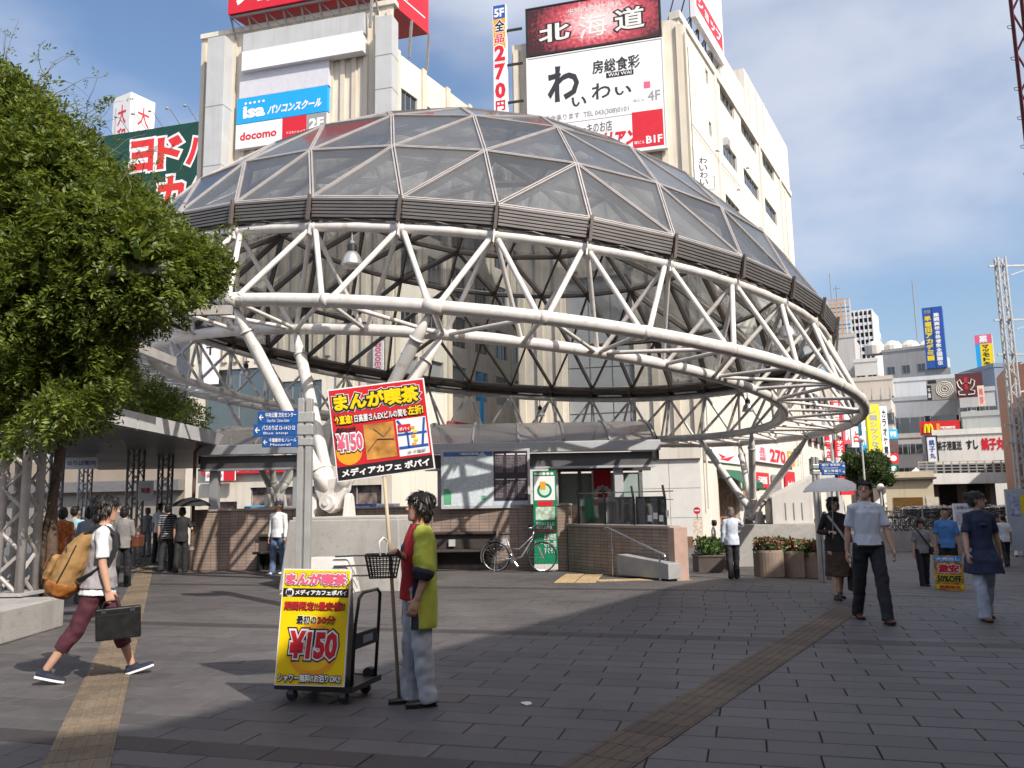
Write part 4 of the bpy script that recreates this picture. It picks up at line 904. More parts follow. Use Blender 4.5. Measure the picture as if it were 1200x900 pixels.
# glass canopies over the stairs
CANG = glass('canopy_sheet', (.80, .74, .69), .3, .25, .36, (.48, .41, .36))
GUT = mat('gutter_metal', (.44, .45, .47), .45, .08, 2, dirt=.15)
def stair_canopy(x0, x1, y, zg, lb, rz=0., posts=()):
    t = thing('stair_canopy', lb, 'canopy', (x0, y, 0), rz, 'glass canopies over the stairs'); L_ = x1 - x0
    prof = [(0, zg), (.5, zg + .26), (1.1, zg + .5), (1.8, zg + .66), (2.5, zg + .72), (3.2, zg + .66), (3.9, zg + .48), (4.4, zg + .26)]
    nb = max(2, round(L_ / 1.15))
    for i in range(nb):
        u0, u1 = L_ * i / nb + .02, L_ * (i + 1) / nb - .02; mb = MB()
        for (ya, za), (yb, zb) in zip(prof, prof[1:]): mb.quad((u0, ya, za), (u1, ya, za), (u1, yb, zb), (u0, yb, zb))
        mb.build('roof_sheet', CANG, t)
    for i in range(nb + 1):
        u0 = L_ * i / nb; mb = MB()
        for (ya, za), (yb, zb) in zip(prof, prof[1:]): mb.bar((u0, ya, za + .02), (u0, yb, zb + .02), .05, .06)
        mb.build('rafter', STEEL_G, t)
        if i % 2: MB().tube([(u0, -.02, zg - .2), (u0, -.02, zg + .1)], .012, 6).build('rod', STEEL_K, t)
    MB().box(-.08, -.16, zg - .24, L_ + .08, .0, zg + .02).build('gutter', GUT, t, bevel=.02); MB().box(-.02, .02, zg - .58, L_ - .1, .22, zg - .26).build('beam', mat('beam_dark', (.10, .10, .105), .5), t); MB().box(-.05, -.05, zg - .64, L_ - .05, .3, zg - .585).build('rail', GUT, t)
    for u0 in (-.06, L_):
        mb = MB(); mb.add([(u0, 0, zg - .45)] + [(u0, ya, za + .03) for ya, za in prof] + [(u0, 4.4, zg - .45)], [tuple(range(len(prof) + 2))])
        mb.add([(u0 + .06, 0, zg - .45)] + [(u0 + .06, ya, za + .03) for ya, za in prof] + [(u0 + .06, 4.4, zg - .45)], [tuple(reversed(range(len(prof) + 2)))])
        mb.build('end_plate', CANG if u0 < 0 else STEEL_G, t)
    for u0 in posts:
        MB().box(u0, .1, 1.3, u0 + .22, .32, zg - .26).build('post', GUT, t, bevel=.01)
    return t
xa, xb = at_y(500, 520, 20.3).x, at_y(769, 520, 20.3).x
stair_canopy(xa, xb, 20.3, 2.98, 'long glass canopy with grey gutter behind the map board', 0, (.25, at_y(643, 540, 20.4).x - xa, 4.6))
xa, xb = at_y(236, 520, 21.6).x, at_y(362, 520, 21.6).x
stair_canopy(xa, xb, 21.6, 3.12, 'shorter glass canopy left of the guide sign post', R(-3), (.2, xb - xa - .4))
# glazed entrance under the right canopy
x0, z0, x1, z1 = board_at(655, 550, 752, 597, 24.6)
t = thing('stair_entrance', 'glazed entrance with a red banner under the right canopy', 'entrance', (x0, 24.6, 0), 0); W = x1 - x0
MB().box(0, .02, 0, W, .05, 2.35).build('back_panel', mat('entrance_pale', (.66, .72, .70), .5, .08), t)
for i in range(4): MB().box(W * i / 4 + .05, -.02, .1, W * (i + 1) / 4 - .05, .0, 2.3).build('pane', mat('frosted_pane', (.50, .60, .57), .25, .06), t)
for i in range(5): MB().box(W * i / 4 - .05, -.06, 0, W * i / 4 + .05, -.022, 2.5).build('mullion', STEEL_G, t)
MB().box(-.3, -.1, 2.4, W + .3, .1, 2.75).build('header', STEEL_D, t)
bx0, bz0, bx1, bz1 = board_at(695, 551, 717, 592, 24.4)
t = thing('red_banner', 'red banner with a white flower ring emblem under the right canopy', 'banner', (bx0, 24.4, bz0), 0); W, H = bx1 - bx0, bz1 - bz0
MB().box(0, 0, 0, W, .03, H).build('cloth', mat('banner_red', (.6, .02, .03), .6), t); plate(t, 'edge', -.05, 0, 0, H, PRINT_W)
for q in range(12):
    an = q * R(30); MB().lathe([(.07, 0), (.07, .004)], 10).build('petal', PRINT_W, t, matrix=Matrix.Translation((.5 * W + .21 * math.cos(an), -.004, .3 * H + .21 * math.sin(an))) @ Matrix.Rotation(R(90), 4, 'X'))
# stair parapet with glass, rails and end pier
a, b = Vector((1.25, 19.72)), Vector((3.15, 16.95)); dp = b - a; LP = dp.length; rzp = math.atan2(dp.y, dp.x)
t = thing('stair_parapet', 'low tiled parapet with glass panels beside the stair opening', 'wall', (a.x, a.y, 0), rzp)
MB().box(0, 0, -.4, LP, .25, .96).build('wall', TILE, t); MB().box(-.02, -.03, .96, LP + .02, .28, 1.02).build('coping', COPE, t, bevel=.01)
MB().box(LP - .02, -.06, -.4, LP + .16, .32, .99).build('end_pier', mat('pink_stone', (.42, .29, .24), .6, .1, 5), t, bevel=.01)
for i in range(3): MB().box(.35 + i * .95, .11, 1.03, 1.22 + i * .95, .125, 1.62).build('glass_panel', glass('rail_glass', (.82, .86, .85), .3, .03, .15, (.5, .5, .48)) if i == 0 else bpy.data.materials['rail_glass'], t)
for i in range(4):
    x = .28 + i * .95; MB().tube([(x, .12, 1.02), (x, .12, 1.55), (x - .04, .1, 1.85)], .025, 8).build('stanchion', STEEL_K, t)
MB().tube([(.2, .12, 1.72), (LP, .12, 1.72)], .012, 8).tube([(.2, .12, 1.55), (LP, .12, 1.55)], .008, 8).build('top_rail', CHROME, t)
for i, z in enumerate((1.1, 1.15, 1.1, 1.2)): MB().box(LP - .75 + i * .17, .105, z, LP - .63 + i * .17, .109, z + .13).build('sticker', PRINT_W, t)
# handrail in front
t = thing('stair_handrail', 'sloping stainless handrail in front of the stair parapet', 'handrail')
p0 = Vector((2.0, 18.0, .98)); p1 = Vector((2.95, 16.62, .48))
MB().tube([p0 + Vector((-.12, .15, -.06)), p0, p1, p1 + Vector((.02, -.05, -.1))], .024, 10).build('rail', CHROME, t, smooth=True)
for q in (.08, .92):
    p = p0.lerp(p1, q); MB().tube([(p.x, p.y, gz(p.x, p.y)), (p.x, p.y, p.z)], .02, 8).build('post', CHROME, t)
t = thing('ramp_block', 'grey stone ramp cheek at the foot of the stair parapet', 'ramp', (2.15, 17.75, 0), rzp)
MB().prism([(0, 0), (1.5, 0), (1.5, .30), (0, .42)], -.35, 0, 0, Matrix.Rotation(R(90), 4, 'X')).build('block', mat('grey_stone', (.33, .33, .33), .5, .1), t, bevel=.01)
tm3 = tactile_mesh('tactile_tile', mat('tactile_beige', (.42, .30, .16), .75, .14, 9., .3, 90, rnd=.12, dirt=.4)); tm4 = tactile_mesh('tactile_tile', mat('tactile_beige', (.42, .30, .16)), True)
g0 = ground_at(662, 682).xy; g1 = ground_at(705, 662).xy; dd = (g1 - g0).normalized()
for off in (0, .41): tac_strip(g0 + Vector((dd.y, -dd.x)) * off, dd, 8, tm3, 0)
g0 = ground_at(690, 681).xy; g1 = ground_at(815, 679).xy; tac_strip(g0, (g1 - g0).normalized(), 8, tm4, 1)

# ------------------------------------------------------------------ pedestals
dvec = Vector((PIN_A.x - DC.x, PIN_A.y - DC.y)).normalized(); rz = math.atan2(dvec.y, dvec.x) + math.pi / 2
zt = PIN_A.z - .34
t = thing('near_pedestal', 'grey concrete pedestal with sloping front under the near pin support', 'pedestal', (PIN_A.x, PIN_A.y, 0), rz)
MB().add([(-.62, -1.05, -.3), (1.85, -1.05, -.3), (1.85, .9, -.3), (-.62, .9, -.3), (-.56, -.75, zt), (1.7, -.75, zt), (1.7, .8, zt), (-.56, .8, zt)], [(0, 3, 2, 1), (4, 5, 6, 7), (0, 1, 5, 4), (1, 2, 6, 5), (2, 3, 7, 6), (3, 0, 4, 7)]).build('block', CONC, t, bevel=.03)
MB().box(-.5, -.7, zt, 1.65, .75, zt + .05).build('cap', mat('concrete_cap', (.46, .44, .41), .8, .1, 2, .2), t, bevel=.01)
MB().add([(-.2, -1.75, -.02), (1.1, -1.75, -.02), (1.1, -1.06, -.02), (-.2, -1.06, -.02), (.2, -1.35, .62), (.95, -1.35, .62), (.95, -1.08, .62), (.2, -1.08, .62)], [(0, 3, 2, 1), (4, 5, 6, 7), (0, 1, 5, 4), (1, 2, 6, 5), (2, 3, 7, 6), (3, 0, 4, 7)]).build('buttress', mat('pale_concrete', (.55, .54, .52), .7, .1, 2, .2), t, bevel=.03)
for i in range(3): MB().tube([(.75, -1.42 - .06 * (2 - i), .30 + i * .17), (1.45, -1.42 - .06 * (2 - i), .32 + i * .17)], .018, 8).build('rail', CHROME, t)
dvec = Vector((PIN_C.x - DC.x, PIN_C.y - DC.y)).normalized()
# right pedestal faces the viewer
zt = PIN_C.z - .34; gq = gz(PIN_C.x, PIN_C.y)
t = thing('right_pedestal', 'pale concrete pedestal with a white slanted vent housing at right', 'pedestal', (PIN_C.x, PIN_C.y, gq), R(-10))
zz = zt - gq
MB().add([(-1.3, -1.5, 0), (2.2, -1.5, 0), (2.2, 1.2, 0), (-1.3, 1.2, 0), (-.9, -1.0, zz), (2.2, -1.2, zz), (2.2, 1.2, zz), (-.9, 1.2, zz)], [(0, 3, 2, 1), (4, 5, 6, 7), (0, 1, 5, 4), (1, 2, 6, 5), (2, 3, 7, 6), (3, 0, 4, 7)]).build('block', CONC, t, bevel=.03)
prof = [(.55, zz), (1.95, zz), (1.95, zz + .55), (2.05, zz + .95), (2.75, zz + 1.65), (2.6, zz + 1.8), (2.3, zz + 1.8), (.55, zz + .95)]
MB().prism(prof, -.95, .95, 0, Matrix.Rotation(R(90), 4, 'X')).build('vent_housing', mat('vent_white', (.72, .69, .66), .5, .05, 2, streak=.3), t, bevel=.02)
for i in range(3): MB().box(1.0 + i * .28, -.965, zz + .15, 1.03 + i * .28, -.952, zz + .75).build('vent_slot', STEEL_G, t)
MB().box(.53, -.9, zz + .03, .545, .9, zz + .9).build('side_panel', STEEL_D, t)
gq = gz(PIN_B.x, PIN_B.y); t = thing('far_pedestal', 'concrete pedestal of the far left support behind the tiled wall', 'pedestal', (PIN_B.x, PIN_B.y, gq), R(20))
MB().box(-1.2, -.9, 0, 1.2, .9, PIN_B.z - .34 - gq).build('block', CONC, t, bevel=.03)

# ------------------------------------------------------------------ blue guide sign posts
def guide_sign(px, y, ztop, boards, lb, side=-1, k=1.):
    p = at_y(px, 560, y); g = gz(p.x, y)
    t = thing('guide_sign_post', lb, 'sign post', (p.x, y, g), 0)
    MB().box(-.135 * k, -.07, 0, -.02 * k, .07, ztop - g).box(.02 * k, -.07, 0, .135 * k, .07, ztop - g).box(-.02 * k, -.04, 0, .02 * k, .04, ztop - g - .05).build('post', mat('post_silver', (.50, .50, .49), .35, .08, 3, metal=.4, dirt=.2), t, bevel=.008)
    for (q0, q1, q2, q3, ja, en) in boards:
        a = at_y(q0, q1, y - .1); b = at_y(q2, q3, y - .1)
        e = bpy.data.objects.new('arrow_board', None); COL.objects.link(e); e.parent = t; e.location = (a.x - p.x, -.1, b.z - g); W, H = b.x - a.x, a.z - b.z
        MB().box(0, 0, 0, W, .05, H).build('panel', mat('sign_blue', (.015, .09, .33), .4, .04), e, bevel=.006)
        x0 = .04 * W if side < 0 else .86 * W
        lett(e, '←' if side < 0 else '→', x0, .25 * H, x0 + .11 * W, .75 * H, PRINT_W, .03)
        lett(e, ja, (.2 if side < 0 else .08) * W, .48 * H, (.96 if side < 0 else .8) * W, .88 * H, PRINT_W, .02); lett(e, en, (.24 if side < 0 else .1) * W, .12 * H, (.8 if side < 0 else .7) * W, .36 * H, PRINT_W, .0)
        MB().box(-.16 * k, -.085, b.z - g + .02, .16 * k, .085, b.z - g + H - .02).build('clamp', mat('post_silver', (.50, .50, .49)), t, bevel=.01)
    return t
guide_sign(357, 13., at_y(357, 467, 13).z, [(302, 482, 349, 496, '中央公園 文化センター', 'Chuo Park   Culture Center'), (297, 497, 348, 511, 'バスのりば 12~14·21·22', 'Bus stop'), (307, 512.5, 349, 523.5, '千葉都市モノレール', 'Monorail')], 'tall silver post with three blue arrow signs in front of the pedestal', -1, .82)
guide_sign(956, 19., at_y(956, 535, 19).z, [(960, 543, 991, 549.5, '県庁 市役所', 'Government'), (963, 550, 991, 556.5, '富士見通り', 'Fujimi st.')], 'silver post with two small blue arrow signs by the flower planters', 1, .5)

# ------------------------------------------------------------------ planters
FLOWER = [mat('petal_pink', (.6, .10, .16), .6, .2), mat('petal_red', (.55, .03, .02), .6, .2), mat('petal_white', (.7, .55, .55), .6, .1)]
HERB = mat('herb_green', (.07, .13, .03), .6, .4, 5, rnd=.2)
def leaf_cloud(pts, sizes, rng, flat=.0, up=.3):
    """numpy leaf quads: pointed four-vertex leaves at pts"""
    n = len(pts); d = rng.normal(size=(n, 3)); d[:, 2] = d[:, 2] * (1 - flat) + up; d /= np.linalg.norm(d, axis=1)[:, None]
    q = rng.normal(size=(n, 3)); x = np.cross(d, q); x /= np.linalg.norm(x, axis=1)[:, None]
    s = np.asarray(sizes)[:, None]
    v = np.stack([pts, pts + d * s * .5 + x * s * .22, pts + d * s, pts + d * s * .5 - x * s * .22], 1).reshape(-1, 3)
    f = np.arange(4 * n).reshape(n, 4); return v, f
def np_mesh(name, v, f, mats, mi=None):
    me = bpy.data.meshes.new(name); n = len(f); k = f.shape[1]
    me.vertices.add(len(v)); me.vertices.foreach_set('co', v.astype(np.float32).ravel()); me.loops.add(n * k); me.loops.foreach_set('vertex_index', f.astype(np.int32).ravel())
    me.polygons.add(n); me.polygons.foreach_set('loop_start', np.arange(0, n * k, k, dtype=np.int32))
    for m in (mats if isinstance(mats, (list, tuple)) else [mats]): me.materials.append(m)
    if mi is not None: me.polygons.foreach_set('material_index', mi.astype(np.int32))
    me.update(calc_edges=True); return me
def planter(px, py, y, r, h, lb, seed, square=False, flowers=True, tall=.28):
    p = at_y(px, py, y); g = gz(p.x, p.y); rng = np.random.default_rng(seed)
    t = thing('flower_planter', lb, 'planter', (p.x, p.y, g), 0, 'planters around the right pedestal')
    if square: MB().box(-r, -r, 0, r, r, h).box(-r - .02, -r - .02, h - .08, r + .02, r + .02, h + .0).build('pot', mat('dark_pot', (.085, .065, .06), .6, .15), t, bevel=.02)
    else: MB().lathe([(r * .93, 0), (r, .04), (r, h - .06), (r * .97, h), (r * .88, h), (r * .86, h - .08), (0.01, h - .08)], 28).build('pot', mat('brown_pot', (.26, .195, .155), .75, .12, 4, .3, 60, dirt=.3), t, smooth=False)
    n = 900; a = rng.uniform(0, 2 * np.pi, n); q = r * .95 * np.sqrt(rng.uniform(0, 1, n)); pts = np.stack([q * np.cos(a), q * np.sin(a), h + rng.uniform(-.06, tall, n)], 1)
    v, f = leaf_cloud(pts, rng.uniform(.06, .16, n), rng, up=.7)
    obj('leaves', np_mesh('leaves', v, f, HERB), t)['kind'] = 'stuff'
    if flowers:
        n = 170; a = rng.uniform(0, 2 * np.pi, n); q = r * .95 * np.sqrt(rng.uniform(.1, 1, n)); pts = np.stack([q * np.cos(a), q * np.sin(a), h + rng.uniform(.02, tall * 1.05, n)], 1)
        pts = np.repeat(pts, 4, 0); v, f = leaf_cloud(pts, rng.uniform(.05, .08, 4 * n), rng, up=.4)
        w_ = .75 if seed % 2 else .3
        obj('blossoms', np_mesh('blossoms', v, f, FLOWER, rng.choice(3, 4 * n, p=[w_ * .6, .8 - w_ * .6, .2])), t)['kind'] = 'stuff'
planter(901, 663, 23.0, .40, .74, 'leftmost round brown planter with pink flowers before the pedestal', 1)
planter(929, 662, 23.3, .31, .74, 'second round planter with pink flowers before the pedestal', 2)
planter(948, 660, 23.6, .29, .72, 'third round planter with red flowers beside the blue sign post', 3)
planter(968, 659, 23.8, .30, .72, 'rightmost round planter with pink flowers half behind the woman', 5)
planter(830, 650, 26.5, .42, .55, 'dark square planter with green shrubs left of the pedestal', 4, True, False, .5)
planter(842, 648, 27.5, .36, .6, 'smaller dark planter with shrubs behind the square one', 6, True, False, .4)

# ------------------------------------------------------------------ flat canopy and lattice columns at left
CANW = mat('canopy_white', (.52, .52, .53), .5, .07, 1.5, streak=.2)
t = thing('flat_canopy', 'large flat grey shelter roof at left behind the vines', 'canopy')
poly = [(-7.6, 14.4), (-7.7, 21.2), (-9.6, 34), (-17, 34), (-11.8, 19.6)]
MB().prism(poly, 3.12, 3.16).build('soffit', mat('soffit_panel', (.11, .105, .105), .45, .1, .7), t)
for i in range(5):
    a, b = Vector(poly[i]), Vector(poly[(i + 1) % 5]); n_ = max(1, round((b - a).length / 2.2))
    for j in range(n_):
        p, q = a.lerp(b, j / n_ + .004), a.lerp(b, (j + 1) / n_ - .004)
        MB().bar((p.x, p.y, 3.32), (q.x, q.y, 3.32), .06, .33).build('fascia', CANW, t)
MB().prism([(x * .999, y + .05) for x, y in poly], 3.40, 3.44).build('roof', CANW, t)
LATT = mat('lattice_paint', (.40, .38, .37), .5, .12, 4, dirt=.35)
def lattice_mesh(w_, h, n, r=.04):
    mb = MB(); c = [(-w_ / 2, -w_ / 2), (w_ / 2, -w_ / 2), (w_ / 2, w_ / 2), (-w_ / 2, w_ / 2)]
    for x, y in c: mb.tube([(x, y, 0), (x, y, h)], r, 10)
    return mb
def lattice_column(x, y, w_, h, n, lb, z=0, r=.04):
    t = thing('lattice_column', lb, 'column', (x, y, z), R(random.uniform(-4, 4)), 'lattice columns of the shelter')
    c = [(-w_ / 2, -w_ / 2), (w_ / 2, -w_ / 2), (w_ / 2, w_ / 2), (-w_ / 2, w_ / 2)]
    for a, b in c: MB().tube([(a, b, 0), (a, b, h)], r, 10).build('chord', LATT, t, smooth=True)
    for s in range(4):
        a, b = Vector((*c[s], 0)), Vector((*c[(s + 1) % 4], 0)); mb = MB()
        for i in range(n):
            p, q = (a, b) if i % 2 else (b, a); MB().tube([p + Vector((0, 0, h * i / n)), q + Vector((0, 0, h * (i + 1) / n))], r * .45, 6).build('lacing', LATT, t)
    MB().box(-w_ / 2 - .1, -w_ / 2 - .1, 0, w_ / 2 + .1, w_ / 2 + .1, .04).build('base_plate', LATT, t)
p = at_y(24, 600, 11.6)
lattice_column(p.x, p.y, .32, 4.6, 16, 'nearest lattice column with white tubes at the left edge', .42, .06)
for px, y, lb in ((157, 22.5, 'grey lattice column behind the man with the backpack'), (192, 25, 'lattice column carrying a small white notice'), (60, 20, 'lattice column in the shade behind the vine trunk'), (98, 29, 'far lattice column in the shade of the shelter')):
    p = at_y(px, 600, y); lattice_column(p.x, y, .3, 3.2, 11, lb, 0, .035)
p = at_y(163, 564, 22.2); t = thing('notice', 'small white framed notice fixed to a lattice column', 'notice', (p.x + .18, 22.2, 1.75), 0)
MB().box(-.2, 0, 0, .2, .04, .52).build('panel', PRINT_W, t); lett(t, '禁煙', -.12, .2, .12, .34, PRINT_R, .02)
for i, (px, y, lb) in enumerate(((75, 26, 'white timetable sign hanging under the flat canopy'), (88, 24, 'second white route sign hanging under the flat canopy'))):
    p = at_y(px - 12, 546 + i * 4, y); t = thing('hanging_sign', lb, 'sign', (p.x, y, p.z), 0)
    MB().box(0, 0, 0, .95, .06, .34).build('panel', PRINT_W, t); lett(t, ['千葉中央バス', 'のりば案内'][i], .06, .1, .88, .25, PRINT_B, .01); MB().tube([(.1, .03, .34), (.1, .03, .9)], .012, 6).tube([(.85, .03, .34), (.85, .03, .9)], .012, 6).build('hanger', STEEL_G, t)
# concrete planter wall with slats at left
t = thing('concrete_bed', 'low concrete planter wall at the foot of the near lattice column', 'planter', (-6.12, 11.5, 0), R(92))
MB().box(-6.2, 0, 0, -.02, 2.6, .40).build('wall', CONC, t, bevel=.02)
for i in range(1, 4): MB().box(-1.9 * i - .01, -.004, 0, -1.9 * i + .01, .1, .402).build('joint', STEEL_G, t)
t = thing('slat_bench', 'dark curved bench behind the planter wall at left', 'bench', (-6.3, 12.2, 0), R(5))
for i in range(4): MB().box(-1.6, .1 + i * .12, .44, .35, .2 + i * .12, .47).build('slat', mat('bench_wood', (.07, .05, .045), .6, .2, 6), t)
for x in (-1.4, .1): MB().box(x, .1, 0, x + .06, .55, .44).build('leg', STEEL_K, t)

# ------------------------------------------------------------------ far buildings at right
GB2 = -.85
_wincache = {}
def along(a, rz, px1, py):                        # length of a line from a, turned by rz, whose far end is seen at px1
    d = ray(px1, py); k = d.x / d.y; return (k * a.y - a.x) / (math.cos(rz) - k * math.sin(rz))
def win_mesh(w_, h, n, fm, gm):
    k = (round(w_, 2), round(h, 2), n, fm.name, gm.name)
    if k not in _wincache:
        a = MB().box(0, -.03, 0, w_, .0, .08).box(0, -.03, h - .08, w_, 0, h)
        for i in range(n + 1): a.box((w_ - .08) * i / n, -.03, .08, (w_ - .08) * i / n + .08, 0, h - .08)
        _wincache[k] = (a.mesh('window', fm), MB().box(.05, -.015, .05, w_ - .05, .0, h - .05).mesh('pane', gm))
    return _wincache[k]
def far_block(name, lb, px0, px1, ptop, y, rz, depth, col, cols, z0, dz, rows, wsz, side=True, cat='building', var=.05, n=2, sidecols=3, base=GB2, roof=True, wtop=None):
    pr = 560 if y < 80 else ptop + 25
    a = at_y(px0, pr, y); zt = at_y((px0 + px1) / 2, ptop, y).z
    W = along(a, rz, px1, pr)
    t = thing(name, lb, cat, (a.x, y, base), rz); H = zt - base
    m = mat(name + '_' + lb[:14].replace(' ', '_'), col, .75, var, .5, streak=.3)
    MB().box(0, 0, 0, W, depth, H).build('wall', m, t)
    if roof: MB().box(-.1, -.1, H, W + .1, .25, H + .5).box(-.1, .25, H, .2, depth, H + .5).build('parapet', m, t)
    fm, gp = win_mesh(*wsz, n, STEEL_G, DARKGL)
    for j in range(rows):
        for i in range(cols):
            x = W * (i + .5) / cols - wsz[0] / 2; z = z0 + j * dz
            if z + wsz[1] > H - .3: continue
            o = obj('window', fm, t, loc=(x, -.005, z)); obj('pane', gp, o)
        if side:
            for i in range(sidecols):
                z = z0 + j * dz
                if z + wsz[1] > H - .3: continue
                for X, rr in ((W + .005, R(90)),):
                    o = obj('window', fm, t, loc=(X, depth * (i + .5) / sidecols - wsz[0] / 2, z)); o.rotation_euler = (0, 0, rr); obj('pane', gp, o)
    return t, W, H
def far_sign(name, lb, px0, py0, px1, py1, y, rz, m, th=.4, cat='sign', pole=False):
    a = at_y(px0, (py0 + py1) / 2, y); b = at_y(px1, (py0 + py1) / 2, y); zt = at_y((px0 + px1) / 2, py0, y).z; zb = at_y((px0 + px1) / 2, py1, y).z
    W = along(a, rz, px1, (py0 + py1) / 2); H = zt - zb
    t = thing(name, lb, cat, (a.x, y, zb), rz); MB().box(0, 0, 0, W, th, H).build('panel', m, t)
    return t, W, H
# high-rise with balconies
t, W, H = far_block('high_rise', 'tall white apartment tower with rows of balconies at far right', 998, 1024, 366, 330, R(-32), 16, (.72, .72, .73), 0, 0, 1, 0, (1, 1), False)
HR_W = mat('balcony_white', (.74, .74, .75), .7, .03)
for j in range(26):
    z = H - 3.2 - j * 2.95
    MB().box(-.2, -1.2, z, W + .2, 0, z + 1.15).build('balcony', HR_W, t); MB().box(.2, -.3, z + 1.2, W - .2, -.003, z + 2.9).build('window_band', INTER, t)
for i in range(6): MB().box(W * i / 5 - .2, -1.35, 0, W * i / 5 + .2, 0, H).build('fin', HR_W, t)
far_block('apartment_block', 'lower white step of the apartment tower', 1016, 1028, 386, 335, R(-32), 14, (.60, .62, .66), 2, 60, 3, 20, (1.4, 1.6))
# scaffolded tower
t, W, H = far_block('scaffold_tower', 'unfinished tower wrapped in orange scaffolding left of the apartment tower', 974, 1001, 402, 240, R(-24), 10, (.5, .5, .5), 4, 50, 3.2, 14, (1., 1.6), roof=False)
OR = mat('scaffold_orange', (.60, .33, .12), .6, .2); hs = at_y(985, 352, 240).z + .85 - H
for i in range(6): MB().bar((W * i / 5, 0, H - 4), (W * i / 5, 0, H + hs), .3, .3).bar((W * i / 5, 6, H), (W * i / 5, 6, H + hs), .3, .3).build('upright', OR if i in (1, 2, 3) else CREAM2, t)
for j in range(6): MB().bar((0, 0, H + hs * j / 5), (W, 0, H + hs * j / 5), .25, .3).bar((0, 6, H + hs * j / 5), (W, 6, H + hs * j / 5), .25, .3).build('ledger', OR if j % 2 else STEEL_D, t)
for j in range(5):
    for i in range(3): MB().bar((W * (i + 1) / 5, -.1, H + hs * j / 5), (W * (i + 2) / 5, -.1, H + hs * (j + 1) / 5), .15, .15).build('brace', OR, t)
MB().tube([(W * .2, 3, H + hs), (W * .2, 3, H + hs + 9)], .12, 6).tube([(W * .45, 3, H + hs), (W * .45, 3, H + hs + 5)], .15, 6).tube([(W * .3, 3, H + hs + 4), (W * .6, 3, H + hs + 4)], .1, 6).build('antenna', STEEL_G, t)
# mid-distance blocks
far_block('concrete_block', 'plain concrete lift tower beside the dome at right', 977, 1003, 397, 120, R(-28), 8, (.46, .45, .44), 0, 0, 1, 0, (1, 1), False)
far_block('concrete_block', 'small pale rooftop block with a round tank', 1003, 1030, 425, 115, R(-28), 8, (.52, .52, .51), 2, 8, 3.2, 6, (1.2, 1.4))
far_block('stepped_building', 'beige stepped building right of the dome ring', 985, 1048, 448, 105, R(-26), 12, (.50, .46, .41), 3, 4, 3.1, 4, (2.2, 1.3))
t, W, H = far_block('stepped_building', 'pale concrete building with open balconies above the shopping street signs', 1003, 1046, 470, 95, R(-28), 12, (.55, .52, .47), 2, 4, 3.1, 4, (2.4, 1.4))
for j in range(4):
    for q in range(5): MB().tube([(W * q / 4, -.1, H - 2.4 * j), (W * q / 4, -.1, H - 2.4 * j + 1.3)], .05, 6).build('rail_post', STEEL_G, t)
far_block('rooftop_building', 'grey and white concrete building with small windows left of the blue tower sign', 1036, 1090, 413, 150, R(-40), 16, (.47, .46, .45), 3, 24, 3.4, 3, (1.3, 1.5), sidecols=4)
p = at_y(1062, 410, 150); t = thing('rooftop_dome', 'cluster of pale rooftop tanks on the grey building', 'tanks', (p.x, 152, at_y(1062, 413, 150).z))
for i in range(4): MB().lathe([(1.6, 0), (1.7, 1.6), (1.2, 2.3), (.3, 2.6)], 14).build('tank', CREAM2, t, loc=((i - 1.5) * 3.3, 0, 0))
MB().tube([(3.2, 0, 0), (3.2, 0, 14)], .1, 6).build('antenna', STEEL_G, t)
# big grey store
t, W, H = far_block('grey_store', 'wide grey store building with louvred windows behind the red burger sign', 1046, 1130, 470, 100, R(-26), 14, (.33, .35, .39), 2, 9.6, 30, 1, (4.5, 2.), False, n=4)
t, W, H = far_block('grey_store', 'upper grey-white storey of the store with two small windows', 1048, 1152, 447, 108, R(-26), 14, (.50, .53, .56), 8, 15, 30, 1, (1.1, 2.0), False, n=1)
t, W, H = far_block('arched_building', 'pale building with an arched window beside the grey store', 1126, 1168, 460, 94, R(-28), 14, (.52, .54, .56), 4, 4, 3.3, 5, (1.3, 1.5), True, n=1)
MB().lathe([(1.1, 0), (1.1, .06)], 20).build('arch_top', CREAM2, t, matrix=Matrix.Translation((1.2, -.08, 10.6)) @ Matrix.Rotation(R(90), 4, 'X')); MB().box(.1, -.12, 7.6, 2.3, -.06, 10.6).build('arch_window', mat('arch_glass', (.35, .25, .15), .3, .3), t)
far_block('slate_slab', 'narrow slate blue slab building behind the lattice mast', 1167, 1184, 430, 100, R(0), 8, (.17, .21, .29), 0, 0, 1, 0, (1, 1), False)
# signs on them
t, W, H = far_sign('sign_tower', 'tall blue tower sign with yellow and white vertical lettering', 1083, 361, 1107, 432, 140, R(-30), PRINT_B, 3.)
vtext(t, '早稲田アカデミー', .08 * W, .12 * H, .42 * W, .86 * H, PRINT_Y, .05, .02); vtext(t, '難関高校合格者数全国一位', .55 * W, .04 * H, .82 * W, .9 * H, PRINT_W, .05, .02); lett(t, '受験', .08 * W, .9 * H, .42 * W, .96 * H, PRINT_GY, .02, .02)
MB().box(.46 * W, -.015, 0, .49 * W, -.002, H).build('seam', PRINT_K, t)
MB().box(-.4, .4, -6, W + .4, 3.4, -.01).build('plinth', STEEL_G, t)
t, W, H = far_sign('sign_tower', 'yellow drugstore tower sign topped with a red medicine kanji', 1144, 393, 1164, 442, 120, R(-32), PRINT_C, 2.6)
plate(t, 'yellow_panel', .28 * W, .02 * H, W, .78 * H, PRINT_Y, .01); vtext(t, 'マツモトキヨシ', .4 * W, .06 * H, .8 * W, .76 * H, PRINT_K, .04, .03); plate(t, 'top_panel', 0, .79 * H, W, H, PRINT_PK, .01); lett(t, '薬', .25 * W, .81 * H, .75 * W, .98 * H, PRINT_W, .05, .03)
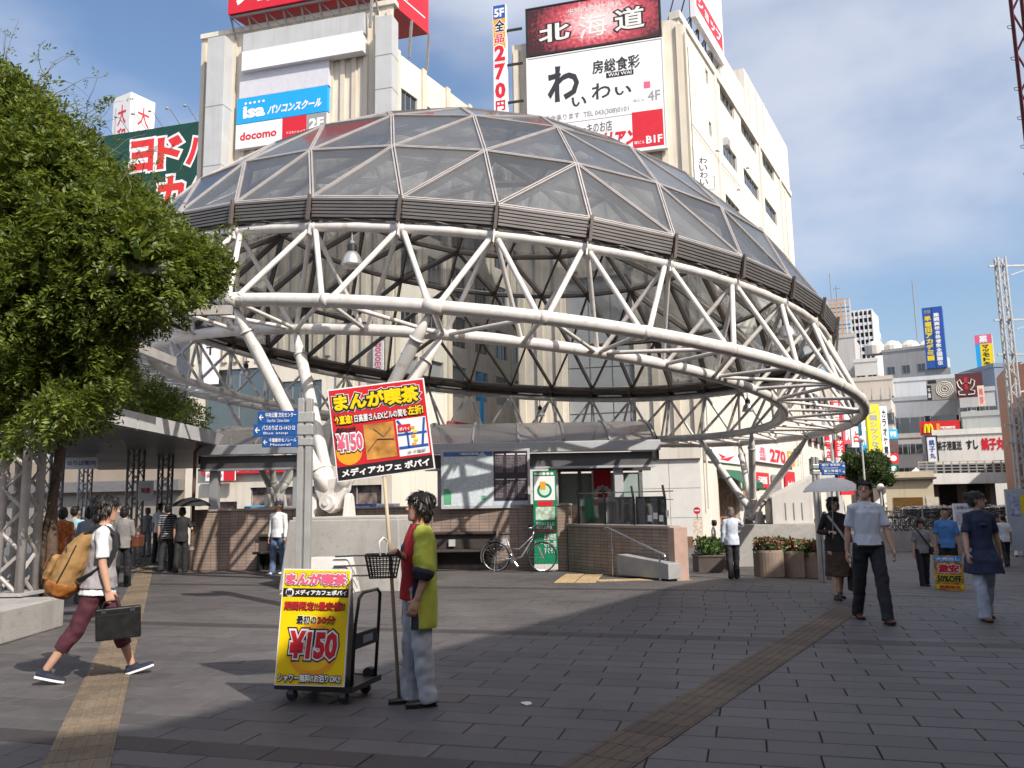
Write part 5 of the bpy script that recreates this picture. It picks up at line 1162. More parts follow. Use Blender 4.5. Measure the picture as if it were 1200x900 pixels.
MB().box(W + .01, .2, 0, W + .06, 2.4, H).build('side_panel', mat('cream_print', (.75, .62, .45), .5), t); MB().box(0, .4, -6, W, 2.2, -.01).build('plinth', GREYP, t)
t, W, H = far_sign('billboard', 'grey billboard with concentric pale rings on the store', 1086, 445, 1120, 469, 96, R(-26), mat('ring_grey', (.26, .25, .24), .6, .1), .3)
for r_ in (.1, .2, .28, .36):
    MB().tube([(W * .62 + r_ * H * math.cos(q * R(15)), -.02, H * .5 + r_ * H * math.sin(q * R(15))) for q in range(24)], .05, 5, closed=True).build('ring', CREAM2, t)
plate(t, 'black_panel', 0, 0, .16 * W, .72 * H, PRINT_K, .004); vtext(t, '千葉', .03 * W, .1 * H, .13 * W, .6 * H, PRINT_W, .02, .012); plate(t, 'black_panel', .05 * W, .8 * H, .35 * W, .97 * H, PRINT_K, .004)
t, W, H = far_sign('billboard', 'dark red billboard with white branching outlines and a red vertical word', 1120, 438, 1152, 466, 92, R(-27), mat('dark_red', (.09, .02, .025), .6, .1), .3)
mb = MB()
for sx in (-1, 1):
    mb.tube([(W * .38 + sx * a_ * W, -.03, b_ * H) for a_, b_ in ((.05, .1), (.28, .12), (.3, .25), (.15, .3), (.28, .45), (.33, .65), (.22, .75), (.15, .55), (.08, .6))], .07, 5)
mb.build('branches', CREAM2, t); vtext(t, '銀座', .31 * W, .3 * H, .45 * W, .85 * H, PRINT_R, .04, .03)
t, W, H = far_sign('pale_sign', 'narrow pale vertical sign right of the dark red billboard', 1146, 452, 1154, 476, 87, R(-27), mat('cream_print', (.75, .62, .45)), .3)
vtext(t, '美容', .2 * W, .1 * H, .8 * W, .9 * H, PRINT_PK, .02, .01)
t, W, H = far_sign('burger_sign', 'red burger restaurant sign with yellow arches above the white restaurant', 1078, 494, 1125, 509, 88, R(-26), mat('burger_red', (.62, .02, .02), .4, .03), 1.2)
mb = MB()
for c_ in (.16, .26): mb.tube([(W * c_ + .048 * W * math.cos(a_ * R(18)), -.02, .12 * H + .62 * H * math.sin(a_ * R(18))) for a_ in range(11)], .12, 6)
mb.build('arches', PRINT_Y, t); MB().box(.42 * W, -.012, .1 * H, .5 * W, -.002, .8 * H).build('yellow_panel', PRINT_O, t); plate(t, 'white_strip', .52 * W, .12 * H, .88 * W, .55 * H, PRINT_W, .003); lett(t, "McDonald's", .53 * W, .18 * H, .87 * W, .5 * H, PRINT_R, .02, .01)
# restaurant, footbridge, hut
t, W, H = far_block('sushi_restaurant', 'white restaurant building with black and red sign lettering at right', 1098, 1186, 510, 74, R(-27), 10, (.74, .72, .69), 3, 3.4, 30, 1, (1.9, 1.6), False, n=3)
lett(t, '銚子港直送', .04 * W, H - 1.35, .38 * W, H - .5, PRINT_K, .03, .02); lett(t, 'すし', .44 * W, H - 1.35, .6 * W, H - .5, PRINT_K, .05, .02); lett(t, '銚子丸', .64 * W, H - 1.5, .95 * W, H - .35, PRINT_R, .05, .02)
t, W, H = far_sign('vertical_sign', 'small framed vertical sign left of the white restaurant', 1087, 512, 1098, 541, 73, R(-24), PRINT_W, .3)
vtext(t, '銚子丸', .2 * W, .1 * H, .8 * W, .9 * H, PRINT_B, .03, .01); MB().box(-.1, -.03, -.1, 0, .3, H + .1).box(W, -.03, -.1, W + .1, .3, H + .1).box(-.1, -.03, H, W + .1, .3, H + .12).build('frame', PRINT_K, t)
t, W, H = far_block('green_glass_screen', 'grey steel rooftop screen above the white restaurant', 1130, 1186, 488, 80, R(-27), 2, (.34, .36, .36), 0, 0, 1, 0, (1, 1), False)
x0, x1, y = at_y(1062, 560, 58).x, at_y(1186, 560, 58).x, 58.; zd = at_y(1120, 567, 58).z; zr = at_y(1120, 541, 58).z
t = thing('footbridge', 'long pale footbridge deck with steel railings in front of the restaurant', 'footbridge', (x0, y, GB2)); W = x1 - x0
hd = zd - GB2; MB().box(.9, 0, hd, W, 3, hd + .75).build('deck', mat('deck_pale', (.55, .54, .53), .7, .06, 1, streak=.3), t)
for q in range(4): MB().box(.9, -.02 + .0, hd + .92 + q * .2, W, .04, hd + .98 + q * .2).build('rail', STEEL_G if q != 3 else mat('rail_tan', (.45, .36, .25), .5), t)
for q in range(12): MB().box(.9 + q * (W - 1) / 11, -.01, hd + .75, .97 + q * (W - 1) / 11, .06, hd + 1.6).build('rail_post', STEEL_G, t)
for q in range(4): MB().box(2.2 + q * 2., .8, 0, 2.6 + q * 2., 1.4, hd).build('pier', STEEL_D, t)
MB().box(.9, 2.9, 0, W, 3., hd).build('back_wall', INTER, t)
for q in range(12):
    MB().box(-2.6 + q * .29, 0, hd + .6 - (11 - q) * .24 - .2, -2.2 + q * .29, 1.6, hd + .6 - (11 - q) * .24).build('step', WTILE, t)
MB().bar((-2.6, -.03, hd - 1.7), (.9, -.03, hd + 1.0), .06, .5).build('stringer', WTILE, t)
t, W, H = far_block('kiosk_hut', 'small cream hut with brown windows beside the bicycle park', 1037, 1093, 562, 54, R(-24), 3, (.62, .55, .40), 0, 0, 1, 0, (1, 1), False)
MB().box(.4, -.04, .9, 2.1, -.003, 2.2).build('window', mat('brown_glass', (.16, .09, .03), .2, .2), t); MB().box(2.3, -.04, .05, 3.0, -.003, 2.2).build('door', mat('hut_door', (.68, .63, .52), .5), t); MB().box(-.2, -.3, H, W + .2, 3.2, H + .12).build('roof', STEEL_D, t)
# shopping street signs
street = [(1017, 474, 1032, 536, PRINT_Y, 'レーシックなら', 'tall yellow vertical sign on the shopping street', PRINT_GY), (1008, 478, 1016, 534, PRINT_C, '青', 'tall blue vertical sign beside the yellow one', PRINT_W), (1033, 476, 1041, 536, PRINT_W, 'カラオケ館', 'white vertical sign with black lettering right of the yellow one', PRINT_K),
          (998, 500, 1009, 524, PRINT_W, '占', 'white square sign with a red emblem on the shopping street', PRINT_R), (975, 470, 985, 500, PRINT_R, '居酒屋', 'red vertical pub sign inside the view through the ring', PRINT_W), (987, 476, 999, 520, mat('sign_pinkred', (.65, .08, .12), .5), '酔虎', 'pinkish red vertical sign on the shopping street', PRINT_W),
          (979, 515, 990, 536, PRINT_R, 'サンエー', 'small red vertical sign above the blue arrow signs', PRINT_W), (966, 505, 975, 540, PRINT_W, '薬局店', 'white vertical sign with red letters left of the red one', PRINT_R),
          (1041, 503, 1052, 514, PRINT_C, '学習', 'small blue shop sign on the corner building', PRINT_W), (1041, 516, 1053, 530, mat('dark_glassy', (.10, .06, .06), .4), '', 'dark window panel on the corner building', PRINT_W), (1041, 531, 1053, 543, PRINT_R, '●', 'square red shop sign on the corner building', PRINT_W), (1042, 544, 1053, 554, mat('teal_green', (.0, .16, .12), .5), '●', 'square green shop sign on the corner building', PRINT_W),
          (933, 530, 945, 562, PRINT_C, '', 'blue hanging sign near the vent housing', PRINT_W), (945, 562, 975, 580, mat('orange_red', (.6, .1, .03), .5, .3, 2), '大売出し', 'orange and red shop fascia low on the shopping street', PRINT_W), (985, 556, 1000, 580, PRINT_R, '満', 'red shop front sign under the tree', PRINT_W)]
for i, (a_, b_, c_, d_, m_, s_, lb, tm) in enumerate(street):
    t, W, H = far_sign('street_sign', lb, a_, b_, c_, d_, 76 + (i * 1.7) % 9, R(8), m_, .3)
    if s_ and len(s_) > 1 and H > W * 1.3: vtext(t, s_, .2 * W, .06 * H, .8 * W, .94 * H, tm, .04, .01)
    elif s_: lett(t, s_, .18 * W, .22 * H, .82 * W, .78 * H, tm, .04, .01)
SB2 = Vector(KR + DS * (LS + 1.5))
t = thing('street_building', 'row of pale shop buildings carrying the coloured street signs', 'building', (SB2.x, SB2.y, GB2), SR.rz)
MB().box(0, 0.3, 0, 9, 8, 14).build('wall', CREAM2, t); MB().box(9.2, 0, 0, 17, 8, 11).build('wall', GREYP, t); MB().box(17.2, .2, 0, 26, 8, 13.5).build('wall', CREAM, t)
for i in range(8):
    for j in range(3): MB().box(.6 + i * 3.1, -.06, 4 + j * 3, 2.6 + i * 3.1, .29, 5.6 + j * 3).build('window', DARKGL, t)
t, W, H = far_block('corner_building', 'grey corner building with balconies behind the small square signs', 1036, 1082, 514, 92, R(-24), 8, (.42, .41, .40), 3, 1.5, 2.6, 4, (1.6, 1.2), False)
# lattice mast with arms at the right edge
p = at_y(1198, 560, 34)
t = thing('lattice_mast', 'slender grey lattice mast with crossarms at the right edge', 'mast', (p.x, 34, GB2), 0)
zt = at_y(1165, 302, 34).z - GB2; MS = mat('mast_grey', (.50, .50, .50), .5, .1)
c = [(-.2, -.12), (.2, -.12), (.2, .12), (-.2, .12)]
for a_, b_ in c: MB().tube([(a_, b_, 0), (a_ * .8, b_, zt)], .045, 8).build('chord', MS, t)
nn = 26
for s in range(4):
    for i in range(nn):
        k0, k1 = i / nn, (i + 1) / nn; A, B = c[s], c[(s + 1) % 4]
        if i % 2: A, B = B, A
        MB().tube([(A[0] * (1 - .2 * k0), A[1], zt * k0), (B[0] * (1 - .2 * k1), B[1], zt * k1)], .022, 5).build('lacing', MS, t)
for z in (.97, .78, .66, .42, .36): MB().bar((-.5, 0, zt * z), (2.2, 0, zt * z), .08, .08).bar((.4, 0, zt * z - .4), (1.6, 0, zt * z), .04, .04).build('crossarm', MS, t)
for z in (.5, .53):
    MB().tube([(.3, 0, zt * z), (1.4, -.2, zt * z + .25), (2.4, -.2, zt * z + .2)], .05, 8).build('lamp_arm', MS, t)
p = at_y(1196, 560, 40); t = thing('brick_pier', 'brown brick building edge cut off by the right border', 'building', (p.x, 40, GB2), R(-25))
MB().box(0, 0, 0, 5, 6, at_y(1196, 425, 40).z - GB2).build('wall', mat('brick_edge', (.26, .13, .09), .7, .1), t)
# dark red steel boom at the top right corner
t = thing('steel_boom', 'dark red lattice boom with lamps entering at the top right corner', 'boom')
RB = mat('boom_red', (.10, .02, .035), .5, .2)
pa, pb = at_y(1182, -20, 24), at_y(1203, 175, 27); pb = pa + (pb - pa) * ((pa.z - GB2) / (pa.z - pb.z)); pa = pa + (pa - pb) * .1; off = Vector((.42, .1, 0))
for o_ in (Vector((0, 0, 0)), off): MB().tube([pa + o_, pb + o_], .06, 8).build('chord', RB, t)
for i in range(40):
    A = pa.lerp(pb, i / 40); B = pa.lerp(pb, (i + 1) / 40)
    MB().tube([A, B + off] if i % 2 else [A + off, B], .035, 6).build('lacing', RB, t)
for i in range(24):
    A = pa.lerp(pb, i / 26 + .03); MB().tube([A, A + Vector((-.18, 0, .02)), A + Vector((-.2, 0, .1)), A + Vector((-.04, 0, .13))], .012, 5).build('bracket', STEEL_K, t)

# ------------------------------------------------------------------ bicycle park
t = thing('raised_bed', 'low dark kerbed bed carrying the parked bicycles', 'platform', (0, 0, 0))
xa, xb = at_y(1030, 620, 36).x, at_y(1186, 620, 36).x; zb = at_y(1100, 624, 36.2).z
MB().prism([(xa, 36), (xb, 36), (xb + 6, 50), (xa + 6, 50)], GB2 - .2, zb).build('bed', mat('dark_bed', (.08, .08, .075), .8, .2), t)
MB().box(xa, 35.9, GB2 - .1, xb, 35.99, zb + .08).build('kerb', CONC, t)
for q in range(4): MB().tube([(xa + q * (xb - xa) / 3, 35.95, zb), (xa + q * (xb - xa) / 3, 35.95, zb + 1.1)], .03, 6).build('post', STEEL_G, t)
BIKEZ = zb
t, W, H = far_sign('info_board', 'white notice board in front of the bicycle park', 1118, 590, 1143, 622, 33, 0, PRINT_W, .06)
lett(t, 'お知らせ', .15 * W, .78 * H, .85 * W, .92 * H, PRINT_B, .02, .01); lett(t, 'この広場での駐輪は\n禁止されています\n指定の駐輪場を\nご利用ください', .1 * W, .2 * H, .9 * W, .7 * H, PRINT_GY, .0, .01)
for x in (.1, .9): MB().tube([(x * W, .03, -1.), (x * W, .03, 0)], .03, 6).build('leg', STEEL_G, t)
t, W, H = far_sign('info_board', 'tall grey-blue poster board at the right border', 1181, 573, 1212, 645, 29, R(-8), mat('board_greyblue', (.45, .5, .55), .5, .1, 3), .1)
plate(t, 'poster', .1 * W, .55 * H, .5 * W, .92 * H, mat('poster', (.4, .45, .6), .5, .6, 8)); plate(t, 'yellow_card', .55 * W, .6 * H, .75 * W, .9 * H, PRINT_Y)
# street lamps
for px, y, h, lb in ((1013, 44, 5.2, 'thin pale street lamp pole left of the street trees'), (1031, 40, 2.6, 'short lamp with a white globe in front of the trees')):
    p = at_y(px, 560, y); t = thing('street_lamp', lb, 'lamp', (p.x, y, GB2)); MB().tube([(0, 0, 0), (0, 0, h)], [.06, .04], 10).build('pole', MS, t)
    MB().lathe([(.02, 0), (.12, .05), (.17, .17), (.12, .3), (.02, .34)], 14).build('globe', WHITE, t, loc=(0, 0, h), smooth=True)

# ------------------------------------------------------------------ foliage
def leaf_mat(name, c1, c2, sub=.35):
    m = bpy.data.materials.new(name); m.use_nodes = True; t = m.node_tree; p = t.nodes['Principled BSDF']; l = t.links.new
    ge = N(t, 'ShaderNodeNewGeometry'); cr = N(t, 'ShaderNodeValToRGB'); cr.color_ramp.elements[0].color = (*c1, 1); cr.color_ramp.elements[1].color = (*c2, 1)
    l(ge.outputs['Random Per Island'], cr.inputs[0]); l(cr.outputs[0], p.inputs['Base Color']); p.inputs['Roughness'].default_value = .5
    tr = N(t, 'ShaderNodeBsdfTranslucent'); mx_ = N(t, 'ShaderNodeMixShader'); mx_.inputs[0].default_value = sub
    hs = N(t, 'ShaderNodeHueSaturation'); hs.inputs['Value'].default_value = 1.5; hs.inputs['Hue'].default_value = .485; l(cr.outputs[0], hs.inputs['Color']); l(hs.outputs[0], tr.inputs[0])
    o = t.nodes['Material Output']; l(p.outputs[0], mx_.inputs[1]); l(tr.outputs[0], mx_.inputs[2]); l(mx_.outputs[0], o.inputs[0]); return m
WIST = leaf_mat('wisteria_leaf', (.035, .075, .010), (.21, .255, .035), .38)
TREEL = leaf_mat('tree_leaf', (.025, .055, .012), (.07, .11, .025), .25)
BARK = mat('bark', (.10, .065, .045), .85, .3, 8, .6, 30)
def sprays(pts, outw, rng, size, npair=4):
    """pinnate sprays: a drooping stalk with paired pointed leaflets"""
    n = len(pts); d = outw + rng.normal(scale=.5, size=(n, 3)); d[:, 2] -= .25; d /= np.linalg.norm(d, axis=1)[:, None]
    s = np.cross(d, rng.normal(size=(n, 3)) * .4 + np.array([0, 0, 1.])); s /= np.linalg.norm(s, axis=1)[:, None] + 1e-9
    nr = np.cross(s, d); L_ = size * rng.uniform(.6, 1.3, n)[:, None]; V = []
    for i in range(npair + 1):
        f_ = .25 + .75 * i / npair; base = pts + d * L_ * f_ + np.array([0, 0, -1.]) * L_ * .25 * f_ ** 2
        for sg in ((-1, 1) if i < npair else (0,)):
            lf = (d * .55 + s * sg * .85 + rng.normal(scale=.25, size=(n, 3))); lf /= np.linalg.norm(lf, axis=1)[:, None]
            ll = L_ * .42; wv = np.cross(lf, nr + rng.normal(scale=.35, size=(n, 3))); wv /= np.linalg.norm(wv, axis=1)[:, None] + 1e-9
            V.append(np.stack([base, base + lf * ll * .5 + wv * ll * .17, base + lf * ll, base + lf * ll * .5 - wv * ll * .17], 1))
    V = np.concatenate(V, 0).reshape(-1, 3); return V, np.arange(len(V)).reshape(-1, 4)
def crown_points(blobs, n, rng, shell=.55):
    """points in the outer shell of ellipsoids, weighted by size"""
    wt = np.array([(b[3] * b[4] * b[5]) ** (2 / 3) for b in blobs]); k = rng.choice(len(blobs), n, p=wt / wt.sum()); B = np.array(blobs)[k]
    u = rng.normal(size=(n, 3)); u /= np.linalg.norm(u, axis=1)[:, None]
    r = rng.uniform(shell ** 3, 1, n) ** (1 / 3); r *= 1 + .22 * np.sin(u[:, 0] * 7 + k) * np.cos(u[:, 2] * 6 + 2 * k)
    return B[:, :3] + u * r[:, None] * B[:, 3:6], u
rng = np.random.default_rng(11)
# the vine mass at left; blobs given by picture place and depth, sized in metres
vine = thing('wisteria_vine', 'great mass of wisteria vines on the pergola at left', 'vine', (-6.2, 11.9, 0))
def B(px, py, y, rpx, rpy, rd):
    p = at_y(px, py, y); return [p.x + 6.2, p.y - 11.9, p.z, rpx * y / FPX, rd, rpy * y / FPX]
outline_blobs = [B(10, 150, 11.5, 62, 62, 1.2), B(-40, 250, 11.5, 110, 150, 1.5), B(60, 235, 11.3, 78, 88, 1.3), B(118, 270, 11.0, 72, 66, 1.2), B(40, 330, 11.2, 105, 105, 1.4), B(178, 302, 10.8, 50, 40, .9), B(115, 340, 11.2, 80, 66, 1.3),
                 B(60, 420, 11.8, 92, 78, 1.4), B(10, 455, 12.2, 85, 72, 1.4), B(115, 400, 12.0, 36, 52, 1.0), B(85, 465, 12.4, 38, 40, .9), B(-60, 420, 12.5, 120, 110, 1.6)]
outline_blobs = [[*b[:3], b[3] * .86, b[4] * .9, b[5] * .86] for b in outline_blobs]; blobs = list(outline_blobs)
# small clumps break the outline up: shoulders of leaves, gaps between, hanging tongues
for (x0, y0, x1, y1, k) in ((0, 75, 75, 140, 7), (75, 140, 150, 205, 8), (150, 205, 215, 262, 7), (215, 262, 262, 300, 5), (262, 305, 225, 345, 4), (225, 345, 150, 372, 6), (150, 385, 140, 450, 4), (120, 470, 40, 505, 6), (40, 500, -10, 515, 3)):
    for q in range(k):
        f_ = (q + rng.uniform(.1, .9)) / k; s_ = rng.uniform(10, 24); blobs.append(B(x0 + (x1 - x0) * f_ + rng.normal() * 9 - 14, y0 + (y1 - y0) * f_ + rng.normal() * 9 + (22 if y1 < 302 else -4), rng.uniform(10.6, 11.8), s_, s_ * rng.uniform(.6, 1.2), rng.uniform(.2, .5)))
pts, u = crown_points(outline_blobs, 17500, rng, .5); p3, u3 = crown_points(blobs[len(outline_blobs):], 5200, rng, .15)
# leave thin spots: drop sprays where a coarse noise is low
keep = np.array([noise.noise(Vector(p * 1.7)) > -.2 for p in pts]); pts = np.concatenate([pts[keep], p3]); u = np.concatenate([u[keep], u3])
V, F = sprays(pts, u, rng, .21, 5)
# outliers: loose shoots beyond the outline
sel = rng.choice(len(pts), 700, replace=False); p2 = pts[sel] + u[sel] * rng.uniform(.1, .5, (700, 1)); V2, F2 = sprays(p2, u[sel], rng, .2, 3)
obj('foliage', np_mesh('foliage', np.concatenate([V, V2]), np.concatenate([F, F2 + len(V)]), WIST), vine)['kind'] = 'stuff'
# inner darkness: coarse leaves in the middle of the mass so that no sky shows through
pts, u = crown_points([[*b[:3], b[3] * .72, b[4] * .72, b[5] * .72] for b in outline_blobs], 15000, rng, .1); v_, f_ = leaf_cloud(pts, rng.uniform(.16, .34, len(pts)), rng); obj('inner_foliage', np_mesh('inner_foliage', v_, f_, WIST), vine)['kind'] = 'stuff'
shoots = []
mb = MB()
for i in range(60):                                           # tendrils sticking out
    b = outline_blobs[[0, 0, 2, 3, 5, 0, 2, 3, 6][rng.integers(0, 9)]]; a = rng.uniform(.1, 2.4); o_ = Vector((b[0] + b[3] * math.cos(a) * .8, b[1] + rng.uniform(-.4, .4), b[2] + b[5] * math.sin(a) * .8)); d = Vector((math.cos(a) + .5, rng.uniform(-.3, .3), math.sin(a) + .5)).normalized(); P_ = [o_]
    for k in range(7): d = (d + Vector(rng.normal(scale=.28, size=3)) + Vector((0, 0, -.06))).normalized(); P_.append(P_[-1] + d * .17)
    if i % 2: shoots += [tuple(q) for q in P_[2:]]
    mb.tube(P_, [.007 - .0007 * k for k in range(8)], 4)
mb.build('tendrils', mat('tendril', (.14, .13, .06), .7, .2), vine)['kind'] = 'stuff'
sp = np.array(shoots); V, F = sprays(sp, rng.normal(size=sp.shape), rng, .15, 3); obj('shoot_leaves', np_mesh('shoot_leaves', V, F, WIST), vine)['kind'] = 'stuff'
trunk = at_y(60, 600, 11.9)
MB().tube([(trunk.x + 6.2, 0, -.02), (trunk.x + 6.24, .02, .8), (trunk.x + 6.18, .05, 1.7), (trunk.x + 6.3, 0, 2.6), (trunk.x + 6.1, .1, 3.6)], [.09, .08, .07, .07, .05], 10).tube([(trunk.x + 6.1, .1, .2), (trunk.x + 6.15, -.08, 1.2), (trunk.x + 6.3, .05, 2.4)], [.045, .04, .035], 8).build('trunk', BARK, vine, smooth=True)
for q in range(5): MB().tube([(trunk.x + 6.2, 0, 2.5), (trunk.x + 6.2 + rng.uniform(-.4, 1.4), rng.uniform(-.6, .6), 3.6), (trunk.x + 6.2 + rng.uniform(-.6, 2.6), rng.uniform(-.8, .8), 4.6)], [.07, .05, .02], 8).build('limb', BARK, vine, smooth=True)
t = thing('pergola_beams', 'steel pergola beams hidden in the vine mass at left', 'pergola', (-6.7, 11.6, 0))
for q in range(4): MB().bar((-2.5, -1 + q * .8, 4.7), (2.2, -1 + q * .8, 4.7), .1, .15).build('beam', LATT, t)
MB().bar((-.2, -1.4, 4.5), (-.2, 5, 4.5), .12, .18).build('girder', LATT, t)
# vines on the far shelter
v2 = thing('shelter_vine', 'lit green vine growing over the flat canopy behind the ring', 'vine', (-9, 24, 3.4))
def B2(px, py, y, rpx, rpy, rd):
    p = at_y(px, py, y); return [p.x + 9, p.y - 24, p.z - 3.4, rpx * y / FPX, rd, rpy * y / FPX]
bl = [B2(150, 470, 24, 45, 28, 1), B2(205, 485, 24, 26, 20, .8), B2(228, 492, 23, 12, 12, .5), B2(120, 445, 25, 30, 30, 1), B2(175, 478, 24.5, 35, 22, 1), B2(100, 500, 26, 40, 25, 1.5)]
pts, u = crown_points(bl, 3800, rng, .3); V, F = sprays(pts, u, rng, .3, 3); obj('foliage', np_mesh('foliage', V, F, WIST), v2)['kind'] = 'stuff'
# street trees at right
def street_tree(px, py, y, rpx, rpy, lb, seed):
    r_ = np.random.default_rng(seed); p = at_y(px, py, y); t = thing('street_tree', lb, 'tree', (p.x, y, GB2)); rr, rz_ = rpx * y / FPX, rpy * y / FPX; cz = p.z - GB2
    bl = [[r_.normal() * rr * .45, r_.normal() * rr * .4, cz + r_.normal() * rz_ * .4, rr * r_.uniform(.35, .6), rr * .5, rz_ * r_.uniform(.35, .6)] for _ in range(14)]
    pts, u = crown_points(bl, 5200, r_, .35); v, f = leaf_cloud(pts, r_.uniform(.13, .26, len(pts)), r_); obj('crown', np_mesh('crown', v, f, TREEL), t)['kind'] = 'stuff'
    MB().tube([(0, 0, 0), (.05, 0, cz * .5), (0, 0, cz)], [.16, .12, .05], 8).build('trunk', BARK, t)
    for q in range(4): MB().tube([(0, 0, cz * .6), (r_.normal() * rr * .4, r_.normal() * rr * .3, cz + r_.uniform(-.2, .4) * rz_)], [.07, .02], 6).build('limb', BARK, t)
street_tree(1002, 545, 48, 15, 17, 'dark green street tree behind the parasol', 3); street_tree(1030, 552, 49, 17, 18, 'second street tree right of the first, behind the man in white', 8); street_tree(1018, 548, 50, 12, 15, 'narrow street tree between the two larger ones', 5)

# ------------------------------------------------------------------ people
def ell_ring(c, ax, ay, n=14): return [c + ax * math.cos(2 * math.pi * i / n) + ay * math.sin(2 * math.pi * i / n) for i in range(n)]
class Solid(MB):
    def rings(s, rr):
        n = len(rr[0]); b = len(s.v)
        for r_ in rr: s.v += [tuple(p) for p in r_]
        for i in range(len(rr) - 1):
            for k in range(n): s.f.append((b + i * n + k, b + i * n + (k + 1) % n, b + (i + 1) * n + (k + 1) % n, b + (i + 1) * n + k)); s.mi.append(0)
        s.f.append(tuple(b + k for k in reversed(range(n)))); s.f.append(tuple(b + (len(rr) - 1) * n + k for k in range(n))); s.mi += [0, 0]
    def stack(s, prof, M=None, n=18):                      # [(z, rx, ry, cx, cy)]
        rr = []
        for z, rx, ry, cx, cy in prof:
            q = ell_ring(Vector((cx, cy, z)), Vector((rx, 0, 0)), Vector((0, ry, 0)), n); rr.append([M @ p for p in q] if M is not None else q)
        s.rings(rr)
    def limb(s, pts, rs, flat=1., n=12, cut=False):
        pts = [Vector(p) for p in pts]; rr = []; x = None; m = len(pts)
        for i, p in enumerate(pts):
            d = (pts[min(i + 1, m - 1)] - pts[max(i - 1, 0)]).normalized()
            x = Vector((1, 0, 0)) if x is None else x
            x = x - d * x.dot(d); x = x.normalized() if x.length > 1e-4 else d.orthogonal().normalized(); y = d.cross(x)
            rr.append(ell_ring(p, x * rs[i], y * rs[i] * flat, n))
        d0 = (pts[0] - pts[1]).normalized(); d1 = (pts[-1] - pts[-2]).normalized()
        def shrink(r_, c, k, sh): return [c + (p - c) * k + sh for p in r_]
        rr = [shrink(rr[0], pts[0], .6, d0 * rs[0] * .5)] + rr + ([] if cut else [shrink(rr[-1], pts[-1], .6, d1 * rs[-1] * .5)])
        s.rings(rr)
    def ball(s, c, r, M=None, n=12):
        rr = []
        for i in range(1, 9):
            a = math.pi * i / 9; z = -math.cos(a); q = math.sin(a)
            e = ell_ring(Vector((c[0], c[1], c[2] + r[2] * z)), Vector((r[0] * q, 0, 0)), Vector((0, r[1] * q, 0)), n); rr.append([M @ p for p in e] if M is not None else e)
        s.rings(rr)
    def fused(s, name, m, voxel, smooth=4, wrinkle=0., wscale=9., stretch=1.):
        me0 = s.mesh('tmp', m); o = bpy.data.objects.new('tmp', me0); TMP.collection.objects.link(o)
        r_ = o.modifiers.new('r', 'REMESH'); r_.mode = 'VOXEL'; r_.voxel_size = voxel
        if smooth: q = o.modifiers.new('s', 'SMOOTH'); q.factor = .5; q.iterations = smooth
        me = tmp_mesh(o); bpy.data.objects.remove(o); bpy.data.meshes.remove(me0)
        if wrinkle:
            nv = len(me.vertices); co_ = np.empty(nv * 3, np.float32); me.vertices.foreach_get('co', co_); no = np.empty(nv * 3, np.float32); me.vertices.foreach_get('normal', no); co_ = co_.reshape(-1, 3); no = no.reshape(-1, 3)
            dsp = np.array([.9 * (.28 - abs(noise.noise(Vector((p[0] * wscale * .8 + 5, p[1] * wscale * .8, p[2] * wscale * 1.1 * stretch + p[0] * 6))))) + noise.noise(Vector((p[0] * wscale, p[1] * wscale, p[2] * wscale * stretch + 3))) + .5 * noise.noise(Vector((p[0] * wscale * 2.3 + 9, p[1] * wscale * 2.3, p[2] * wscale * 2.3 * stretch))) for p in co_])
            me.vertices.foreach_set('co', (co_ + no * (dsp * wrinkle)[:, None]).ravel())
        me.polygons.foreach_set('use_smooth', [True] * len(me.polygons)); me.name = name
        if not me.materials: me.materials.append(m)
        me.update(); return me
def strands(me, MH, n, L_, rng, m):
    """locks of hair combed from the crown over the hair mass"""
    nv = len(me.vertices); co_ = np.empty(nv * 3, np.float32); me.vertices.foreach_get('co', co_); co_ = co_.reshape(-1, 3); no = np.empty(nv * 3, np.float32); me.vertices.foreach_get('normal', no); no = no.reshape(-1, 3)
    k = rng.choice(nv, min(n, nv), replace=False); p, nr = co_[k], no[k]; c = np.array(MH @ Vector((.01, -.035, 1.72)))
    t_ = p - c; t_[:, 2] -= .03; t_ -= nr * (t_ * nr).sum(1)[:, None]; t_ /= np.linalg.norm(t_, axis=1)[:, None] + 1e-6; t_ += rng.normal(scale=.16, size=t_.shape); t_ /= np.linalg.norm(t_, axis=1)[:, None]
    w_ = np.cross(t_, nr); w_ /= np.linalg.norm(w_, axis=1)[:, None] + 1e-6; L2 = (L_ * rng.uniform(.5, 1.2, len(k)))[:, None]; wd = rng.uniform(.003, .007, len(k))[:, None]
    a = p - nr * .003; b = p + t_ * L2 * .5 + nr * rng.uniform(.001, .007, len(k))[:, None]; e = p + t_ * L2 + nr * rng.uniform(-.006, .005, len(k))[:, None]; e[:, 2] -= .008
    v = np.stack([a - w_ * wd, a + w_ * wd, b + w_ * wd * .8, b - w_ * wd * .8, e + w_ * .0006, e - w_ * .0006], 1).reshape(-1, 3); b_ = np.arange(len(k))[:, None] * 6
    return np_mesh('hair_locks', v, np.concatenate([b_ + np.array([[0, 1, 2, 3]]), b_ + np.array([[3, 2, 4, 5]])]), m)
def ik(a, t, l1, l2, pole):
    d = t - a; L_ = min(d.length, (l1 + l2) * .999); d.normalize(); x = (l1 * l1 - l2 * l2 + L_ * L_) / (2 * L_); h = math.sqrt(max(0, l1 * l1 - x * x)); p = pole - d * pole.dot(d); p.normalize(); return a + d * x + p * h, a + d * L_
def SKIN(i): return mat('skin_%d' % i, [(.50, .29, .20), (.42, .235, .155), (.56, .35, .25)][i], .5, .08, 6)
